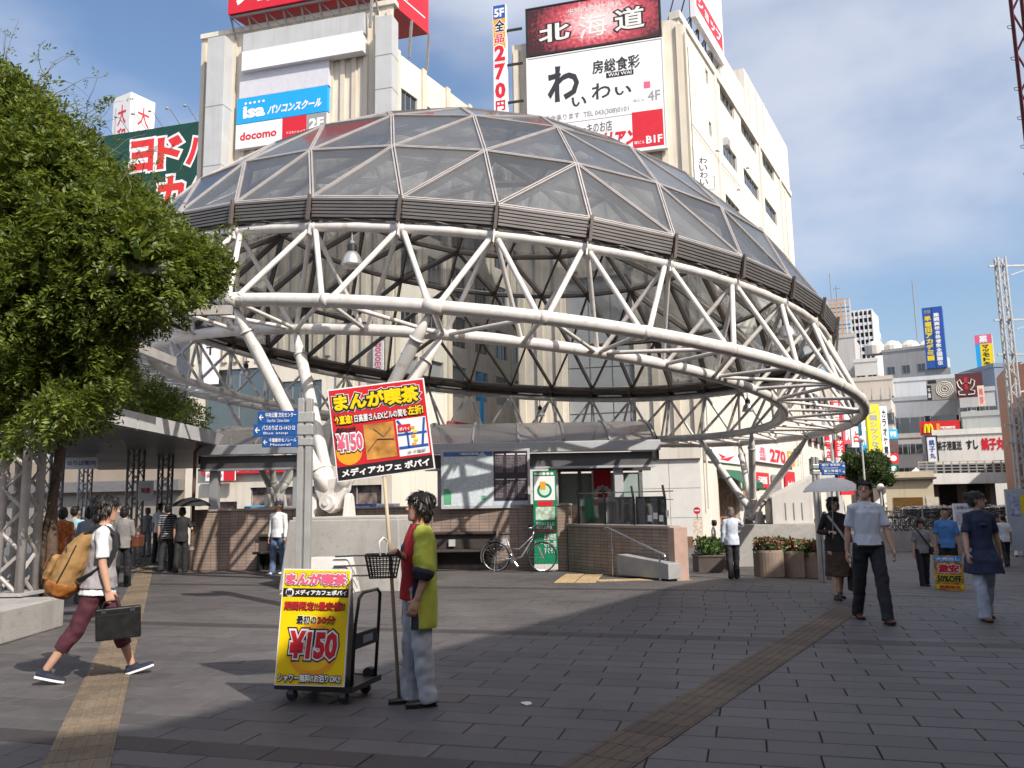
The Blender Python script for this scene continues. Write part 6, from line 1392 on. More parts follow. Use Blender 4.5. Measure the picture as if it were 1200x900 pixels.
def person(lb, px=None, py=None, pos=None, rz=0., H=1.7, legs=(0, 0, 0, 0), feet=(0, 0), armR=None, armL=None, handR=None, handL=None, lean=0., head=(0, 0), top=None, sleeve='short', hem=.86, bottom=None, cut='long', shoe=None, hair=None, hairstyle='short',
           skin=0, vox=.0075, group=None, extra=None, fem=False, cap=None, topmat2=None, flare=0., collar=None, sole=None, curlR=35, curlL=35, loose=1.):
    """one standing or walking figure; forward is local +y; returns (root, dict of joints in local space)"""
    p = ground_at(px, py) if pos is None else Vector((pos[0], pos[1], gz(pos[0], pos[1])))
    s = H / 1.70; near = vox < .0105
    root = thing('person', lb, 'person', p, rz, group)
    hipw, shw = (.088, .15) if fem else (.09, .168)
    J = {}
    hip = .92
    def leg(sx, a, k, pitch):
        a, k, pt = R(a), R(k), R(pitch); h = Vector((sx * hipw, 0, hip)); kn = h + Vector((sx * .005, math.sin(a), -math.cos(a))) * .43; an = kn + Vector((0, math.sin(a - k), -math.cos(a - k))) * .41
        rot = Matrix.Rotation(pt, 3, 'X'); hl = an + rot @ Vector((0, -.055, -.08)); te = an + rot @ Vector((0, .185, -.08)); return h, kn, an, hl, te, rot
    lg = list(legs)
    for _ in range(80):                                     # both feet reach the ground: straighten the leg that hangs
        LR = {1: leg(1, lg[0], lg[1], feet[0]), -1: leg(-1, lg[2], lg[3], feet[1])}; zl = {k: min(q[3].z, q[4].z) for k, q in LR.items()}; hi = 1 if zl[1] > zl[-1] else -1
        if abs(zl[1] - zl[-1]) < .004: break
        i_ = 0 if hi == 1 else 2
        if lg[i_ + 1] > .5: lg[i_ + 1] -= .5
        else: lg[i_] *= .97
    zmin = min(min(q[3].z, q[4].z) for q in LR.values())
    up = Vector((0, 0, -zmin))
    LR = {k: tuple(x + up if isinstance(x, Vector) else x for x in q) for k, q in LR.items()}
    base = up.z                                             # everything above the hips moves with this
    ln = R(lean)
    def T(x, y, z):                                         # torso point (z measured on the upright 1.70 m figure) leaned about the hips
        q = Vector((x, y, z - hip)); q = Matrix.Rotation(-ln, 3, 'X') @ q; return q + Vector((0, 0, hip + base))
    MT = Matrix.Translation((0, 0, hip + base)) @ Matrix.Rotation(-ln, 4, 'X') @ Matrix.Translation((0, 0, -hip))
    MH = MT @ Matrix.Translation((0, 0, 1.49)) @ Matrix.Rotation(R(head[0]), 4, 'Z') @ Matrix.Rotation(R(head[1]), 4, 'X') @ Matrix.Translation((0, 0, -1.49))
    arms = {}
    for sx, A, hd in ((1, armR, handR), (-1, armL, handL)):
        sh = T(sx * shw, -.005, 1.372)
        if hd is not None:
            el, wr = ik(sh, Vector(hd), .28, .25, Vector((sx * .5, -.6, -.7)))
        else:
            f_, ab, e = A or (0, 8, 12); f_, ab, e = R(f_), R(ab), R(e)
            d = Vector((sx * math.sin(ab), math.sin(f_) * math.cos(ab), -math.cos(f_) * math.cos(ab))); el = sh + d * .28; f2 = f_ + e
            wr = el + Vector((sx * math.sin(ab) * .6, math.sin(f2) * math.cos(ab), -math.cos(f2) * math.cos(ab))).normalized() * .25
        arms[sx] = (sh, el, wr); J['wrist' + 'LR'[sx > 0]] = wr * s; J['hand' + 'LR'[sx > 0]] = (wr + (wr - el).normalized() * .075) * s; J['shoulder' + 'LR'[sx > 0]] = sh * s
    J['M'] = MT; J['s'] = s; J['base'] = base
    SC = Matrix.Scale(s, 4); sk = SKIN(skin)
    def place(name, me, parent=root): o = obj(name, me, parent); o.scale = (s, s, s); return o
    # ---- body
    b = Solid()
    b.stack([(.84, .10, .085, 0, 0), (.93, .15, .105, 0, -.005), (1.05, .125, .092, 0, 0), (1.2, .135, .1, 0, 0), (1.32, .15, .1, 0, -.005), (1.395, .13, .075, 0, -.01), (1.44, .07, .055, 0, -.01)], MT)
    b.limb([T(0, -.012, 1.40), T(0, -.005, 1.47), MH @ Vector((0, 0, 1.55))], [.062, .054, .05])
    b.stack([(1.478, .026, .028, 0, .058), (1.492, .043, .045, 0, .045), (1.515, .056, .068, 0, .025), (1.55, .066, .084, 0, .01), (1.585, .072, .094, 0, 0), (1.62, .076, .099, 0, -.005), (1.655, .071, .091, 0, -.009), (1.685, .05, .062, 0, -.012), (1.699, .022, .028, 0, -.012)], MH)
    b.limb([MH @ Vector((0, .088, 1.607)), MH @ Vector((0, .1, 1.585)), MH @ Vector((0, .11, 1.566))], [.009, .012, .016], n=8)
    for sx in (-1, 1): b.ball((sx * .077, -.012, 1.583), (.011, .022, .031), MH, 8)
    for sx in (-1, 1):
        h, kn, an, hl, te, rot = LR[sx]
        b.limb([h, h.lerp(kn, .4), kn, kn.lerp(an, .28), kn.lerp(an, .65), an], [.082, .072, .052, .053, .041, .034])
        b.limb([an, an + rot @ Vector((0, .0, -.045)), an + rot @ Vector((0, .1, -.055)), an + rot @ Vector((0, .165, -.062))], [.034, .036, .032, .024], .8, 10)
        sh, el, wr = arms[sx]
        b.limb([sh + Vector((-sx * .03, 0, .0)), sh, sh.lerp(el, .45), el, el.lerp(wr, .35), wr], [.046, .046, .043, .037, .038, .026])
        # hand: palm, four fingers, thumb
        d = (wr - el).normalized(); cu = R(curlR if sx > 0 else curlL)
        side = Vector((0, 1, 0)) - d * d.y; side = side.normalized() if side.length > .25 else (Vector((0, 0, 1)) - d * d.z).normalized()      # thumb side: forwards
        pn = d.cross(side) * sx                                # palm normal, roughly towards the body
        if pn.dot(Vector((-sx, 0, 0))) < 0: pn = -pn
        rr = [ell_ring(wr + d * a_, side * w_, pn * t_, 10) for a_, w_, t_ in ((-.01, .024, .02), (.03, .036, .016), (.07, .042, .015), (.088, .04, .012))]; b.rings(rr)
        for fi, (off, ln_) in enumerate(((.030, .074), (.010, .084), (-.010, .078), (-.030, .060))):
            q = wr + d * .084 + side * off; P_ = [q - d * .02, q]; ang = cu * .45; dd = d + side * off * 3
            for seg in (.42, .33, .25): P_.append(P_[-1] + (dd.normalized() * math.cos(ang) + pn * math.sin(ang)) * ln_ * seg); ang += cu
            b.limb(P_, [.0095, .0095, .009, .0085, .0075], n=8)
        q = wr + d * .025 + side * .026; b.limb([q, q + (d * .5 + side * .7 + pn * .3).normalized() * .035, q + (d * .8 + side * .55 + pn * .5).normalized() * .065], [.013, .011, .009], n=8)
    place('body', b.fused('body', sk, vox, 3))
    # ---- face
    if near:
        for sx in (-1, 1):
            e = Solid(); e.ball((sx * .030, .0865, 1.589), (.012, .0075, .005), MH, 10); place('eye', e.mesh('eye', mat('eye_dark', (.03, .02, .017), .25, .1), True))
            e = Solid(); e.limb([MH @ Vector((sx * .016, .094, 1.608)), MH @ Vector((sx * .032, .093, 1.612)), MH @ Vector((sx * .048, .082, 1.606))], [.0028, .0032, .002], n=6); place('eyebrow', e.mesh('eyebrow', mat('hair_black', (.012, .010, .009), .45, .3, 30), True))
        e = Solid(); e.ball((0, .0815, 1.527), (.023, .0115, .0052), MH, 10); place('mouth', e.mesh('mouth', mat('lips', (.36, .14, .11), .5, .1), True))
    # ---- hair or cap
    hm = hair or mat('hair_black', (.012, .010, .009), .45, .3, 30)
    h_ = Solid(); h_.ball((0, -.02, 1.632), (.084, .102, .08), MH, 16); h_.ball((0, -.05, 1.585), (.078, .068, .072), MH, 14)
    if hairstyle == 'short': h_.ball((0, .045, 1.672), (.07, .055, .034), MH, 12)
    if hairstyle == 'fringe':
        h_.ball((0, .048, 1.668), (.072, .048, .036), MH, 12); h_.ball((0, -.02, 1.66), (.095, .112, .07), MH, 14); h_.ball((0, -.07, 1.54), (.066, .045, .05), MH, 12)
        for sx in (-1, 1): h_.ball((sx * .074, .0, 1.60), (.018, .045, .05), MH, 8)
    if hairstyle in ('bob', 'long'):
        for sx in (-1, 1): h_.ball((sx * .07, -.01, 1.57), (.024, .06, .075), MH, 10)
        h_.ball((0, -.06, 1.55 if hairstyle == 'bob' else 1.49), (.082, .05, .085 if hairstyle == 'bob' else .14), MH, 12); h_.ball((0, .05, 1.67), (.07, .05, .036), MH, 12)
    if hairstyle == 'bun': h_.ball((0, -.105, 1.65), (.042, .042, .042), MH, 12)
    hme = h_.fused('hair', hm, max(.008, vox), 2, .010 if near else .006, 28); ho = place('hair', hme)
    if vox < .0125 and cap is None: obj('hair_locks', strands(hme, MH, 1700, .05 if hairstyle != 'short' else .035, np.random.default_rng(int(abs(p.x) * 100)), hm), ho)['kind'] = 'stuff'
    if cap is not None:
        c_ = Solid(); c_.stack([(1.628, .092, .112, 0, -.012), (1.66, .09, .108, 0, -.014), (1.70, .068, .082, 0, -.016), (1.718, .03, .036, 0, -.016)], MH); c_.stack([(1.626, .07, .05, 0, .115), (1.634, .07, .05, 0, .11)], MH); place('cap', c_.fused('cap', cap, .009, 2))
    # ---- top
    if top is not None:
        t_ = Solid(); k = loose
        if hem < .8:
            t_.stack([(hem, .185 + flare, .165 + flare, 0, 0), (.80, .182 + flare * .7, .155 + flare * .7, 0, 0), (.93, .178, .137, 0, -.005), (1.06, .148 * k, .116 * k, 0, 0), (1.2, .155 * k, .12 * k, 0, 0), (1.32, .166, .118, 0, -.005), (1.395, .138, .088, 0, -.01), (1.452, .078, .066, 0, -.012)], MT)
        else:
            t_.stack([(hem, .182 + flare, .142 + flare, 0, -.003), (.96, .173, .13, 0, -.003), (1.06, .15 * k, .114 * k, 0, 0), (1.2, .156 * k, .12 * k, 0, 0), (1.32, .166, .118, 0, -.005), (1.395, .138, .088, 0, -.01), (1.452, .078, .066, 0, -.012)], MT)
        for sx in (-1, 1):
            sh, el, wr = arms[sx]
            if sleeve == 'none': t_.limb([sh + Vector((-sx * .06, 0, .0)), sh + Vector((-sx * .005, 0, -.005))], [.07, .062])
            elif sleeve == 'short': t_.limb([sh + Vector((-sx * .07, 0, .012)), sh + Vector((-sx * .004, 0, 0)), sh.lerp(el, .4), sh.lerp(el, .8)], [.062, .064, .056 * k, .058 * k], cut=True)
            elif sleeve == 'wide': t_.limb([sh + Vector((-sx * .06, 0, .0)), sh, sh.lerp(el, .5), el, el.lerp(wr, .12)], [.07, .075, .082, .088, .09])
            else: t_.limb([sh + Vector((-sx * .06, 0, .0)), sh, sh.lerp(el, .5), el, el.lerp(wr, .5), el.lerp(wr, .94)], [.07, .066, .058, .052, .048, .04])
        place('shirt', t_.fused('shirt', top, max(.0085, vox), 4, .010, 8, .7))
        if collar:
            c_ = Solid(); c_.limb([T(-.06, .03, 1.425), T(-.068, -.03, 1.455), T(0, -.075, 1.468), T(.068, -.03, 1.455), T(.06, .03, 1.425), T(.02, .085, 1.385)], [.016] * 6); c_.limb([T(-.06, .03, 1.425), T(-.02, .085, 1.385)], [.016, .014]); place('collar', c_.fused('collar', collar, .008, 2))
    # ---- trousers or skirt
    if bottom is not None:
        t_ = Solid(); t_.stack([(.83, .125, .105, 0, -.004), (.90, .160, .118, 0, -.006), (.955, .156, .112, 0, -.003), (.985, .14, .1, 0, 0)], Matrix.Translation((0, 0, base)))
        if cut == 'skirt':
            t_.stack([(.38, .21, .17, 0, 0), (.6, .19, .15, 0, 0), (.85, .165, .125, 0, -.004), (1.0, .148, .11, 0, 0)], Matrix.Translation((0, 0, base)))
        else:
            for sx in (-1, 1):
                h, kn, an, hl, te, rot = LR[sx]; w_ = max(loose, 1.08)
                P_ = [h + Vector((0, 0, .02)), h.lerp(kn, .35), kn, kn.lerp(an, .4)]; r_ = [.086 if fem else .096, .084 if fem else .092, .074 * w_, .07 * w_]
                if cut == 'long': P_ += [kn.lerp(an, .8), an + (an - kn).normalized() * .055]; r_ += [.066 * w_, .068 * w_]
                elif cut == 'crop': P_[-1] = kn.lerp(an, .3); r_[-1] = .074; r_[2] = .076; P_.append(kn.lerp(an, .54)); r_.append(.070)
                t_.limb(P_, r_, cut=True)
        place('trousers' if cut != 'skirt' else 'skirt', t_.fused('trousers', bottom, max(.0085, vox), 4, .011, 7, 1.2))
    # ---- shoes
    for sx in (-1, 1):
        h, kn, an, hl, te, rot = LR[sx]; f_ = Solid()
        def F(x, y, z): return an + rot @ Vector((x, y, z))
        f_.rings([ell_ring(F(0, y, -.045 - .012 * (y > .05)), rot @ Vector((w_, 0, 0)), rot @ Vector((0, 0, h_2)), 12) for y, w_, h_2 in ((-.07, .02, .02), (-.055, .034, .034), (0, .04, .038), (.07, .044, .032), (.13, .044, .026), (.17, .032, .02), (.185, .016, .014))])
        f_.rings([ell_ring(F(0, 0, z), rot @ Vector((.038, 0, 0)), rot @ Vector((0, .055, 0)), 12) for z in (-.06, -.03, .0)])
        o = place('shoe', f_.fused('shoe', shoe or mat('black_shoe', (.02, .018, .018), .4), .007 if near else .014, 2))
        sl_ = MB(); pr = [(-.035, -.07), (.035, -.07), (.046, .05), (.046, .13), (.03, .18), (-.03, .18), (-.046, .13), (-.046, .05)]
        sl_.prism(pr, -.081, -.062 if sole else -.07, 0, Matrix.Translation(an) @ rot.to_4x4()); so_ = obj('sole', sl_.mesh('sole', sole or PRINT_K), o)
    return root, J
def C(name, c, rough=.8, var=.15, sc_=5.): return mat(name, c, rough, var, sc_, .25, 160)
JEANS = C('denim', (.09, .14, .24)); BLACKC = C('black_cloth', (.018, .018, .021)); NAVY = C('navy_cloth', (.02, .03, .07)); WHITEC = C('white_cloth', (.74, .74, .75), var=.05); GREYC = C('grey_cloth', (.26, .25, .26))

# ------------------------------------------------------------------ foreground figures
def to_local(root, w): return root.matrix_world.inverted() @ Vector(w)
def rootmat(p, rz): return Matrix.Translation(p) @ Matrix.Rotation(rz, 4, 'Z')
# 1 man with the backpack and briefcase
vm, J1 = person('young man in grey vest and maroon trousers striding past with a backpack', pos=(-3.95, 8.0), rz=R(-68), H=1.72, legs=(-21, 16, 23, 3), feet=(-16, 16), armR=(4, 7, 10), armL=(-12, 8, 12), lean=3, head=(6, 2), top=WHITEC, sleeve='short', hem=.81, flare=.03,
                bottom=C('maroon_cloth', (.075, .016, .028)), cut='crop', shoe=C('navy_canvas', (.015, .02, .04)), hairstyle='fringe', skin=0, vox=.0068, sole=PRINT_W, curlR=75)
s1 = J1['s']; MT1 = J1['M']
t_ = Solid()
for sx, (a_, b_, c_) in ((1, None) and []): pass
def sleeves(J, lo, hi, r0, r1, m, root):
    for k in 'LR':
        sh = J['shoulder' + k] / J['s']; wr = J['wrist' + k] / J['s']; el = sh + (wr - sh) * .52 + Vector((0, -.02, 0)); t_ = Solid()
        t_.limb([sh.lerp(el, lo), sh.lerp(el, .5 * (lo + hi)), sh.lerp(el, hi)], [r0, (r0 + r1) / 2, r1]); o = obj('tee_sleeve', t_.fused('tee_sleeve', m, .008, 2, .006, 9), root); o.scale = (J['s'],) * 3
t_ = Solid(); t_.stack([(.87, .21, .17, 0, -.003), (.96, .192, .15, 0, -.003), (1.06, .166, .13, 0, 0), (1.2, .17, .135, 0, 0), (1.31, .172, .134, 0, -.005), (1.385, .13, .104, 0, -.01), (1.44, .088, .08, 0, -.012)], MT1); o = obj('vest', t_.fused('vest', C('vest_grey', (.30, .285, .30)), .0085, 4, .012, 8), vm); o.scale = (s1,) * 3
bp_ = thing('backpack', 'worn tan backpack with orange-brown base on the young man', 'backpack', vm.location, vm.rotation_euler.z)
TAN = C('tan_canvas', (.30, .17, .06)); ORB = C('orange_leather', (.34, .12, .02), .6)
def lump(prof, M, m, name, parent, vox=.009, w=.013):
    t_ = Solid(); t_.stack(prof, M); return obj(name, t_.fused(name, m, vox, 3, w, 8), parent)
Mb = Matrix.Scale(s1, 4) @ MT1 @ Matrix.Translation((0, -.225, 1.10)) @ Matrix.Rotation(R(-14), 4, 'X') @ Matrix.Scale(1.16, 4) @ Matrix.Translation((0, 0, -1.12))
lump([(.90, .15, .095, 0, -.02), (.95, .165, .12, 0, -.02), (1.1, .165, .12, 0, -.01), (1.22, .15, .1, 0, 0), (1.34, .115, .065, 0, .03), (1.385, .06, .03, 0, .04)], Mb, TAN, 'bag', bp_)
lump([(.835, .11, .07, 0, -.015), (.86, .145, .10, 0, -.02), (.92, .166, .123, 0, -.02), (.955, .168, .124, 0, -.02)], Mb, ORB, 'base', bp_)
lump([(.95, .09, .03, 0, -.145), (1.02, .105, .04, 0, -.14), (1.13, .1, .035, 0, -.13), (1.15, .07, .02, 0, -.125)], Mb, TAN, 'pocket', bp_)
STRAP = C('strap_black', (.014, .014, .016))
for sx in (-1, 1):
    P_ = [MT1 @ Vector(q) * s1 for q in ((sx * .10, -.16, 1.36), (sx * .11, -.07, 1.435), (sx * .115, .02, 1.435), (sx * .125, .105, 1.36), (sx * .145, .125, 1.25), (sx * .165, .07, 1.10), (sx * .16, -.06, 1.0), (sx * .14, -.17, .94))]
    mb = MB()
    for a_, b_ in zip(P_, P_[1:]):
        mb.bar(a_, b_, .05, .014, 0, ((a_ + b_) / 2 - MT1 @ Vector((0, 0, 1.2))).normalized())
    mb.build('strap', STRAP, bp_)
MB().tube([Mb @ Vector(q) for q in ((-.1, -.165, 1.13), (0, -.175, 1.135), (.1, -.165, 1.13))], .006, 6).tube([Mb @ Vector(q) for q in ((.17, -.05, .96), (.165, -.03, 1.12), (.14, -.02, 1.26))], .007, 6).build('seam', STRAP, bp_)
for q in (-.05, .05): MB().box(q - .012, -.19, 1.02, q + .012, -.178, 1.12, 0, Mb).build('buckle_strap', C('dark_tan', (.12, .06, .02)), bp_)
MB().tube([Mb @ Vector(q) for q in ((-.14, -.07, 1.2), (-.07, -.11, 1.27), (0, -.115, 1.29), (.07, -.11, 1.27), (.14, -.07, 1.2))], .005, 6).build('zip', STRAP, bp_)
hr = J1['handR']; bc = thing('briefcase', 'black rigid briefcase in the young man\'s hand', 'briefcase', vm.location, vm.rotation_euler.z)
Mc = Matrix.Translation(hr + Vector((.0, .07, -.02))) @ Matrix.Rotation(R(3), 4, 'X')
BCM = mat('case_leather', (.012, .012, .013), .35, .2, 12)
MB().box(-.05, -.19, -.34, .05, .19, -.055, 0, Mc).build('case', BCM, bc, bevel=.012)
MB().box(-.052, -.192, -.12, .052, .192, -.11, 0, Mc).build('seam', STEEL_K, bc); MB().tube([Mc @ Vector(q) for q in ((0, -.14, -.055), (0, -.12, -.005), (0, -.07, .012), (0, -.02, .005), (0, .0, -.055))], .009, 8).build('handle', BCM, bc)
for y_ in (-.14, .1): MB().box(.05, y_, -.1, .058, y_ + .04, -.06, 0, Mc).build('latch', CHROME, bc)

# 2 man holding the sign pole
PMp = Vector((-.80, 6.80, 0)); PMr = R(108); Mpm = rootmat(PMp, PMr)
grip = at_y(457, 646, 6.62); base_p = ground_at(468, 822); topd = (grip - base_p).normalized()
pm_, J2 = person('young man in green happi coat and red shirt holding a sign pole', pos=(PMp.x, PMp.y), rz=PMr, H=1.64, legs=(3, 2, -4, 3), feet=(0, 0), handR=(Mpm.inverted() @ (grip + Vector((.07, .0, -.02)))) / (1.64 / 1.7), armL=(-6, 12, 28), lean=-2, head=(4, 4),
                 top=C('red_tee', (.42, .012, .02)), sleeve='short', hem=.84, bottom=C('pale_denim', (.40, .43, .47), var=.25), cut='long', shoe=mat('black_shoe', (.02, .018, .018), .4), hairstyle='fringe', skin=1, vox=.0068, curlR=80, curlL=30, loose=1.14)
GRN = C('happi_green', (.44, .47, .06)); s2 = J2['s']; MT2 = J2['M']; DKC = C('happi_trim', (.03, .028, .045))
# coat: back and sides shell, open at the front
def coat(root, J, m):
    MT = J['M']; V_ = []; F_ = []; n = 21; rows = [(.62, .215, .172), (.75, .21, .166), (.93, .198, .158), (1.06, .186, .148), (1.2, .186, .146), (1.32, .196, .14), (1.40, .175, .108), (1.45, .1, .085)]
    for z, rx, ry in rows:
        for i in range(n):
            a = R(-90 - 108 + 216 * i / (n - 1)); w_ = 1 + .03 * math.sin(i * 1.7 + z * 6)
            V_.append(MT @ Vector((rx * math.cos(a) * w_, ry * math.sin(a) * w_ - .01, z)))
    for j in range(len(rows) - 1):
        for i in range(n - 1): F_.append((j * n + i, j * n + i + 1, (j + 1) * n + i + 1, (j + 1) * n + i))
    mb = MB(); mb.add(V_, F_); o = mb.build('happi_coat', m, root, smooth=True); o.scale = (J['s'],) * 3
    so_ = o.modifiers.new('solid', 'SOLIDIFY'); so_.thickness = .012; so_.offset = 0; ss = o.modifiers.new('sub', 'SUBSURF'); ss.levels = 2; ss.render_levels = 2
    for e in (0, n - 1):
        mb = MB()
        for j in range(len(rows) - 1): mb.bar(V_[j * n + e], V_[(j + 1) * n + e], .06, .022, 0, (MT @ Vector((0, 0, 1.2)) - V_[j * n + e]).normalized())
        mb.build('collar_band', DKC, root).scale = (J['s'],) * 3
    return o
coat(pm_, J2, GRN)
for k, sx in (('L', -1), ('R', 1)):
    sh, wr = J2['shoulder' + k] / s2, J2['wrist' + k] / s2
    el = sh + (wr - sh) * .52 + (Vector((0, -.06, -.05)) if k == 'R' else Vector((0, -.035, 0))); t_ = Solid()
    t_.limb([sh + Vector((-sx * .05, 0, .01)), sh, sh.lerp(el, .6), el, el.lerp(wr, .08)], [.075, .082, .094, .102, .104], .9); o = obj('coat_sleeve', t_.fused('coat_sleeve', GRN, .009, 4, .01, 8), pm_); o.scale = (s2,) * 3
    t_ = Solid(); t_.limb([el.lerp(wr, .10), el.lerp(wr, .2)], [.107, .108], .9); o = obj('sleeve_trim', t_.fused('sleeve_trim', DKC, .009, 2), pm_); o.scale = (s2,) * 3
# printed characters on the coat back: real strips following the cloth
bk = bpy.data.objects.new('back_print', None); COL.objects.link(bk); bk.parent = pm_; bk.location = (MT2 @ Vector((0, -.172, 0))) * s2; bk.scale = (s2,) * 3
for i, c in enumerate('漫画'): lett(bk, c, -.09, 1.16 - i * .22 - .0, .09, 1.34 - i * .22, PRINT_R if i == 0 else DKC, .03, .006)
# sign pole and board
ps = thing('pole_sign', 'red and yellow manga cafe placard on a wooden pole', 'placard', base_p)
tp = at_y(450, 555, 6.6)
MB().tube([Vector((0, 0, .0)), grip - base_p, tp - base_p], .0145, 10).build('pole', mat('bamboo', (.50, .40, .27), .5, .15, 6), ps, smooth=True)
bo = bpy.data.objects.new('board', None); COL.objects.link(bo); bo.parent = ps
tl, tr, br_, bl = at_y(386, 459, 6.55), at_y(500, 440, 6.62), at_y(507, 552, 6.62), at_y(393, 563, 6.55)
xv = ((tr - tl) + (br_ - bl)) / 2; zv = ((tl - bl) + (tr - br_)) / 2; W, H = xv.length, zv.length; xv.normalize(); yv = zv.cross(xv).normalized(); zv = xv.cross(yv)
cen = (tl + tr + br_ + bl) / 4; org = cen - xv * W / 2 - zv * H / 2
bo.matrix_local = Matrix(((xv.x, yv.x, zv.x, org.x - base_p.x), (xv.y, yv.y, zv.y, org.y - base_p.y), (xv.z, yv.z, zv.z, org.z - base_p.z), (0, 0, 0, 1)))
MB().box(0, 0, 0, W, .018, H).build('panel', PRINT_W, bo)
RED = mat('placard_red', (.60, .018, .03), .4, .03); YEL = mat('placard_yellow', (.88, .62, .0), .4, .03)
plate(bo, 'red_ground', .012 * W, .015 * H, .985 * W, .985 * H, RED, 0, .002); plate(bo, 'black_strip', .012 * W, .015 * H, .985 * W, .155 * H, PRINT_K, .002, .002)
lett(bo, 'まんが喫茶', .05 * W, .745 * H, .93 * W, .93 * H, YEL, .05, .006, outline=PRINT_K, ow=.09, outline2=PRINT_W, ow2=.125)
lett(bo, '↑直進!', .04 * W, .60 * H, .22 * W, .70 * H, YEL, .04, .006, outline=PRINT_K, ow=.07); lett(bo, '日高屋さんEXビルの間を', .24 * W, .605 * H, .78 * W, .69 * H, PRINT_W, .03, .006, outline=PRINT_K, ow=.06); lett(bo, '左折!', .79 * W, .605 * H, .95 * W, .71 * H, YEL, .04, .006, outline=PRINT_K, ow=.07)
lett(bo, '最初の30分', .05 * W, .52 * H, .25 * W, .575 * H, PRINT_K, .05, .006); MB().lathe([(.13 * W, 0), (.13 * W, .002)], 24).build('sun_disc', PRINT_O, bo, matrix=Matrix.Translation((.15 * W, -.002, .30 * H)) @ Matrix.Rotation(R(90), 4, 'X'))
lett(bo, '¥150', .04 * W, .31 * H, .30 * W, .50 * H, PRINT_PK, .04, .008, outline=PRINT_W, ow=.07, outline2=PRINT_K, ow2=.11)
plate(bo, 'photo', .32 * W, .19 * H, .63 * W, .57 * H, mat('photo_amber', (.55, .26, .06), .4, .5, 9), .003, .002); MB().tube([(.34 * W, -.008, .28 * H), (.45 * W, -.008, .40 * H), (.62 * W, -.008, .38 * H)], .004, 5).tube([(.42 * W, -.008, .52 * H), (.52 * W, -.008, .42 * H), (.6 * W, -.008, .5 * H)], .003, 5).build('photo_lines', STEEL_D, bo)
plate(bo, 'map', .655 * W, .18 * H, .965 * W, .58 * H, PRINT_W, .003, .002)
for q in ((.66, .40, .96, .425), (.66, .255, .96, .285), (.75, .26, .77, .42)): plate(bo, 'map_road', q[0] * W, q[1] * H, q[2] * W, q[3] * H, PRINT_B, .006, .0015)
MB().bar((.9 * W, -.0075, .27 * H), (.95 * W, -.0075, .57 * H), .002, .018).bar((.67 * W, -.0075, .57 * H), (.76 * W, -.0075, .42 * H), .002, .018).build('map_street', PRINT_B, bo); plate(bo, 'map_tag', .67 * W, .44 * H, .80 * W, .52 * H, PRINT_R, .008, .001); lett(bo, 'ポパイ', .68 * W, .45 * H, .79 * W, .49 * H, PRINT_W, .03, .0105)
for q in range(5): plate(bo, 'map_block', (.80 + .02 * (q % 2)) * W, (.28 + q * .045) * H, (.84 + .02 * (q % 2)) * W, (.31 + q * .045) * H, [PRINT_O, PRINT_Y][q % 2], .009, .001)
lett(bo, 'JR 千葉駅', .74 * W, .195 * H, .93 * W, .235 * H, PRINT_GY, .01, .007); lett(bo, 'メディアカフェ ポパイ', .05 * W, .04 * H, .95 * W, .125 * H, PRINT_W, .05, .006)
# shopping basket on his arm
bc_ = at_y(449, 664, 6.5); bk2 = thing('basket', 'small black plastic basket with a white handle on the sign holder\'s arm', 'basket', bc_ + Vector((0, 0, -.08)), R(8))
PLK = mat('black_plastic', (.02, .018, .02), .45, .15)
def frus(z, a0, b0, a1, b1, z0, z1): k = (z - z0) / (z1 - z0); return a0 + (a1 - a0) * k, b0 + (b1 - b0) * k
mb = MB()
for z in (0, .03, .06, .09, .12, .15, .17):
    a_, b_ = frus(z, .10, .07, .135, .095, 0, .17); th = .016 if z == .17 else .008
    mb.bar((-a_, -b_, z), (a_, -b_, z), .006, th).bar((-a_, b_, z), (a_, b_, z), .006, th).bar((-a_, -b_, z), (-a_, b_, z), .006, th).bar((a_, -b_, z), (a_, b_, z), .006, th)
for i in range(11):
    k = -1 + 2 * i / 10
    for sg in (-1, 1): mb.bar((k * .10, sg * .07, 0), (k * .135, sg * .095, .17), .007, .006).bar((sg * .10, k * .07, 0), (sg * .135, k * .095, .17), .007, .006)
mb.box(-.10, -.07, -.004, .10, .07, .002); mb.build('basket_wall', PLK, bk2)
MB().tube([(-.02, -.095, .17), (-.03, -.07, .27), (0, 0, .30), (.03, .07, .27), (.02, .095, .17)], .007, 8).build('handle', PRINT_W, bk2)

# trolley with the standing board
G1, G2 = ground_at(338, 821), ground_at(404, 825); dx = (G2 - G1).normalized(); rzc = math.atan2(dx.y, dx.x)
tr_ = thing('hand_trolley', 'black folding platform trolley carrying the yellow price board', 'trolley', G1, rzc); CL = .60; CD = .44
MB().box(-.08, -.06, .115, CL, CD, .135).build('deck', mat('deck_brown', (.06, .045, .04), .6, .2), tr_, bevel=.006); MB().box(-.09, -.07, .10, CL + .01, -.055, .145).box(-.09, CD - .005, .10, CL + .01, CD + .01, .145).box(-.09, -.07, .101, -.078, CD + .01, .144).box(CL - .002, -.07, .101, CL + .012, CD + .01, .144).build('bumper', STEEL_K, tr_)
for x, y in ((.02, .02), (.5, .0), (.02, CD - .06), (.5, CD - .06)):
    c_ = MB().tube([(x - .0, y - .016, .045), (x, y + .016, .045)], .045, 16).build('caster', STEEL_K, tr_); MB().box(x - .025, y - .024, .05, x + .025, y + .024, .115).build('fork', STEEL_G, c_)
hx = CL - .03
MB().tube([(hx, .0, .14), (hx + .03, .0, .62), (hx + .05, .02, .82), (hx + .055, .08, .86), (hx + .055, CD - .1, .86), (hx + .05, CD - .04, .82), (hx + .03, CD - .02, .62), (hx, CD - .02, .14)], .014, 10).build('handle', STEEL_K, tr_, smooth=True)
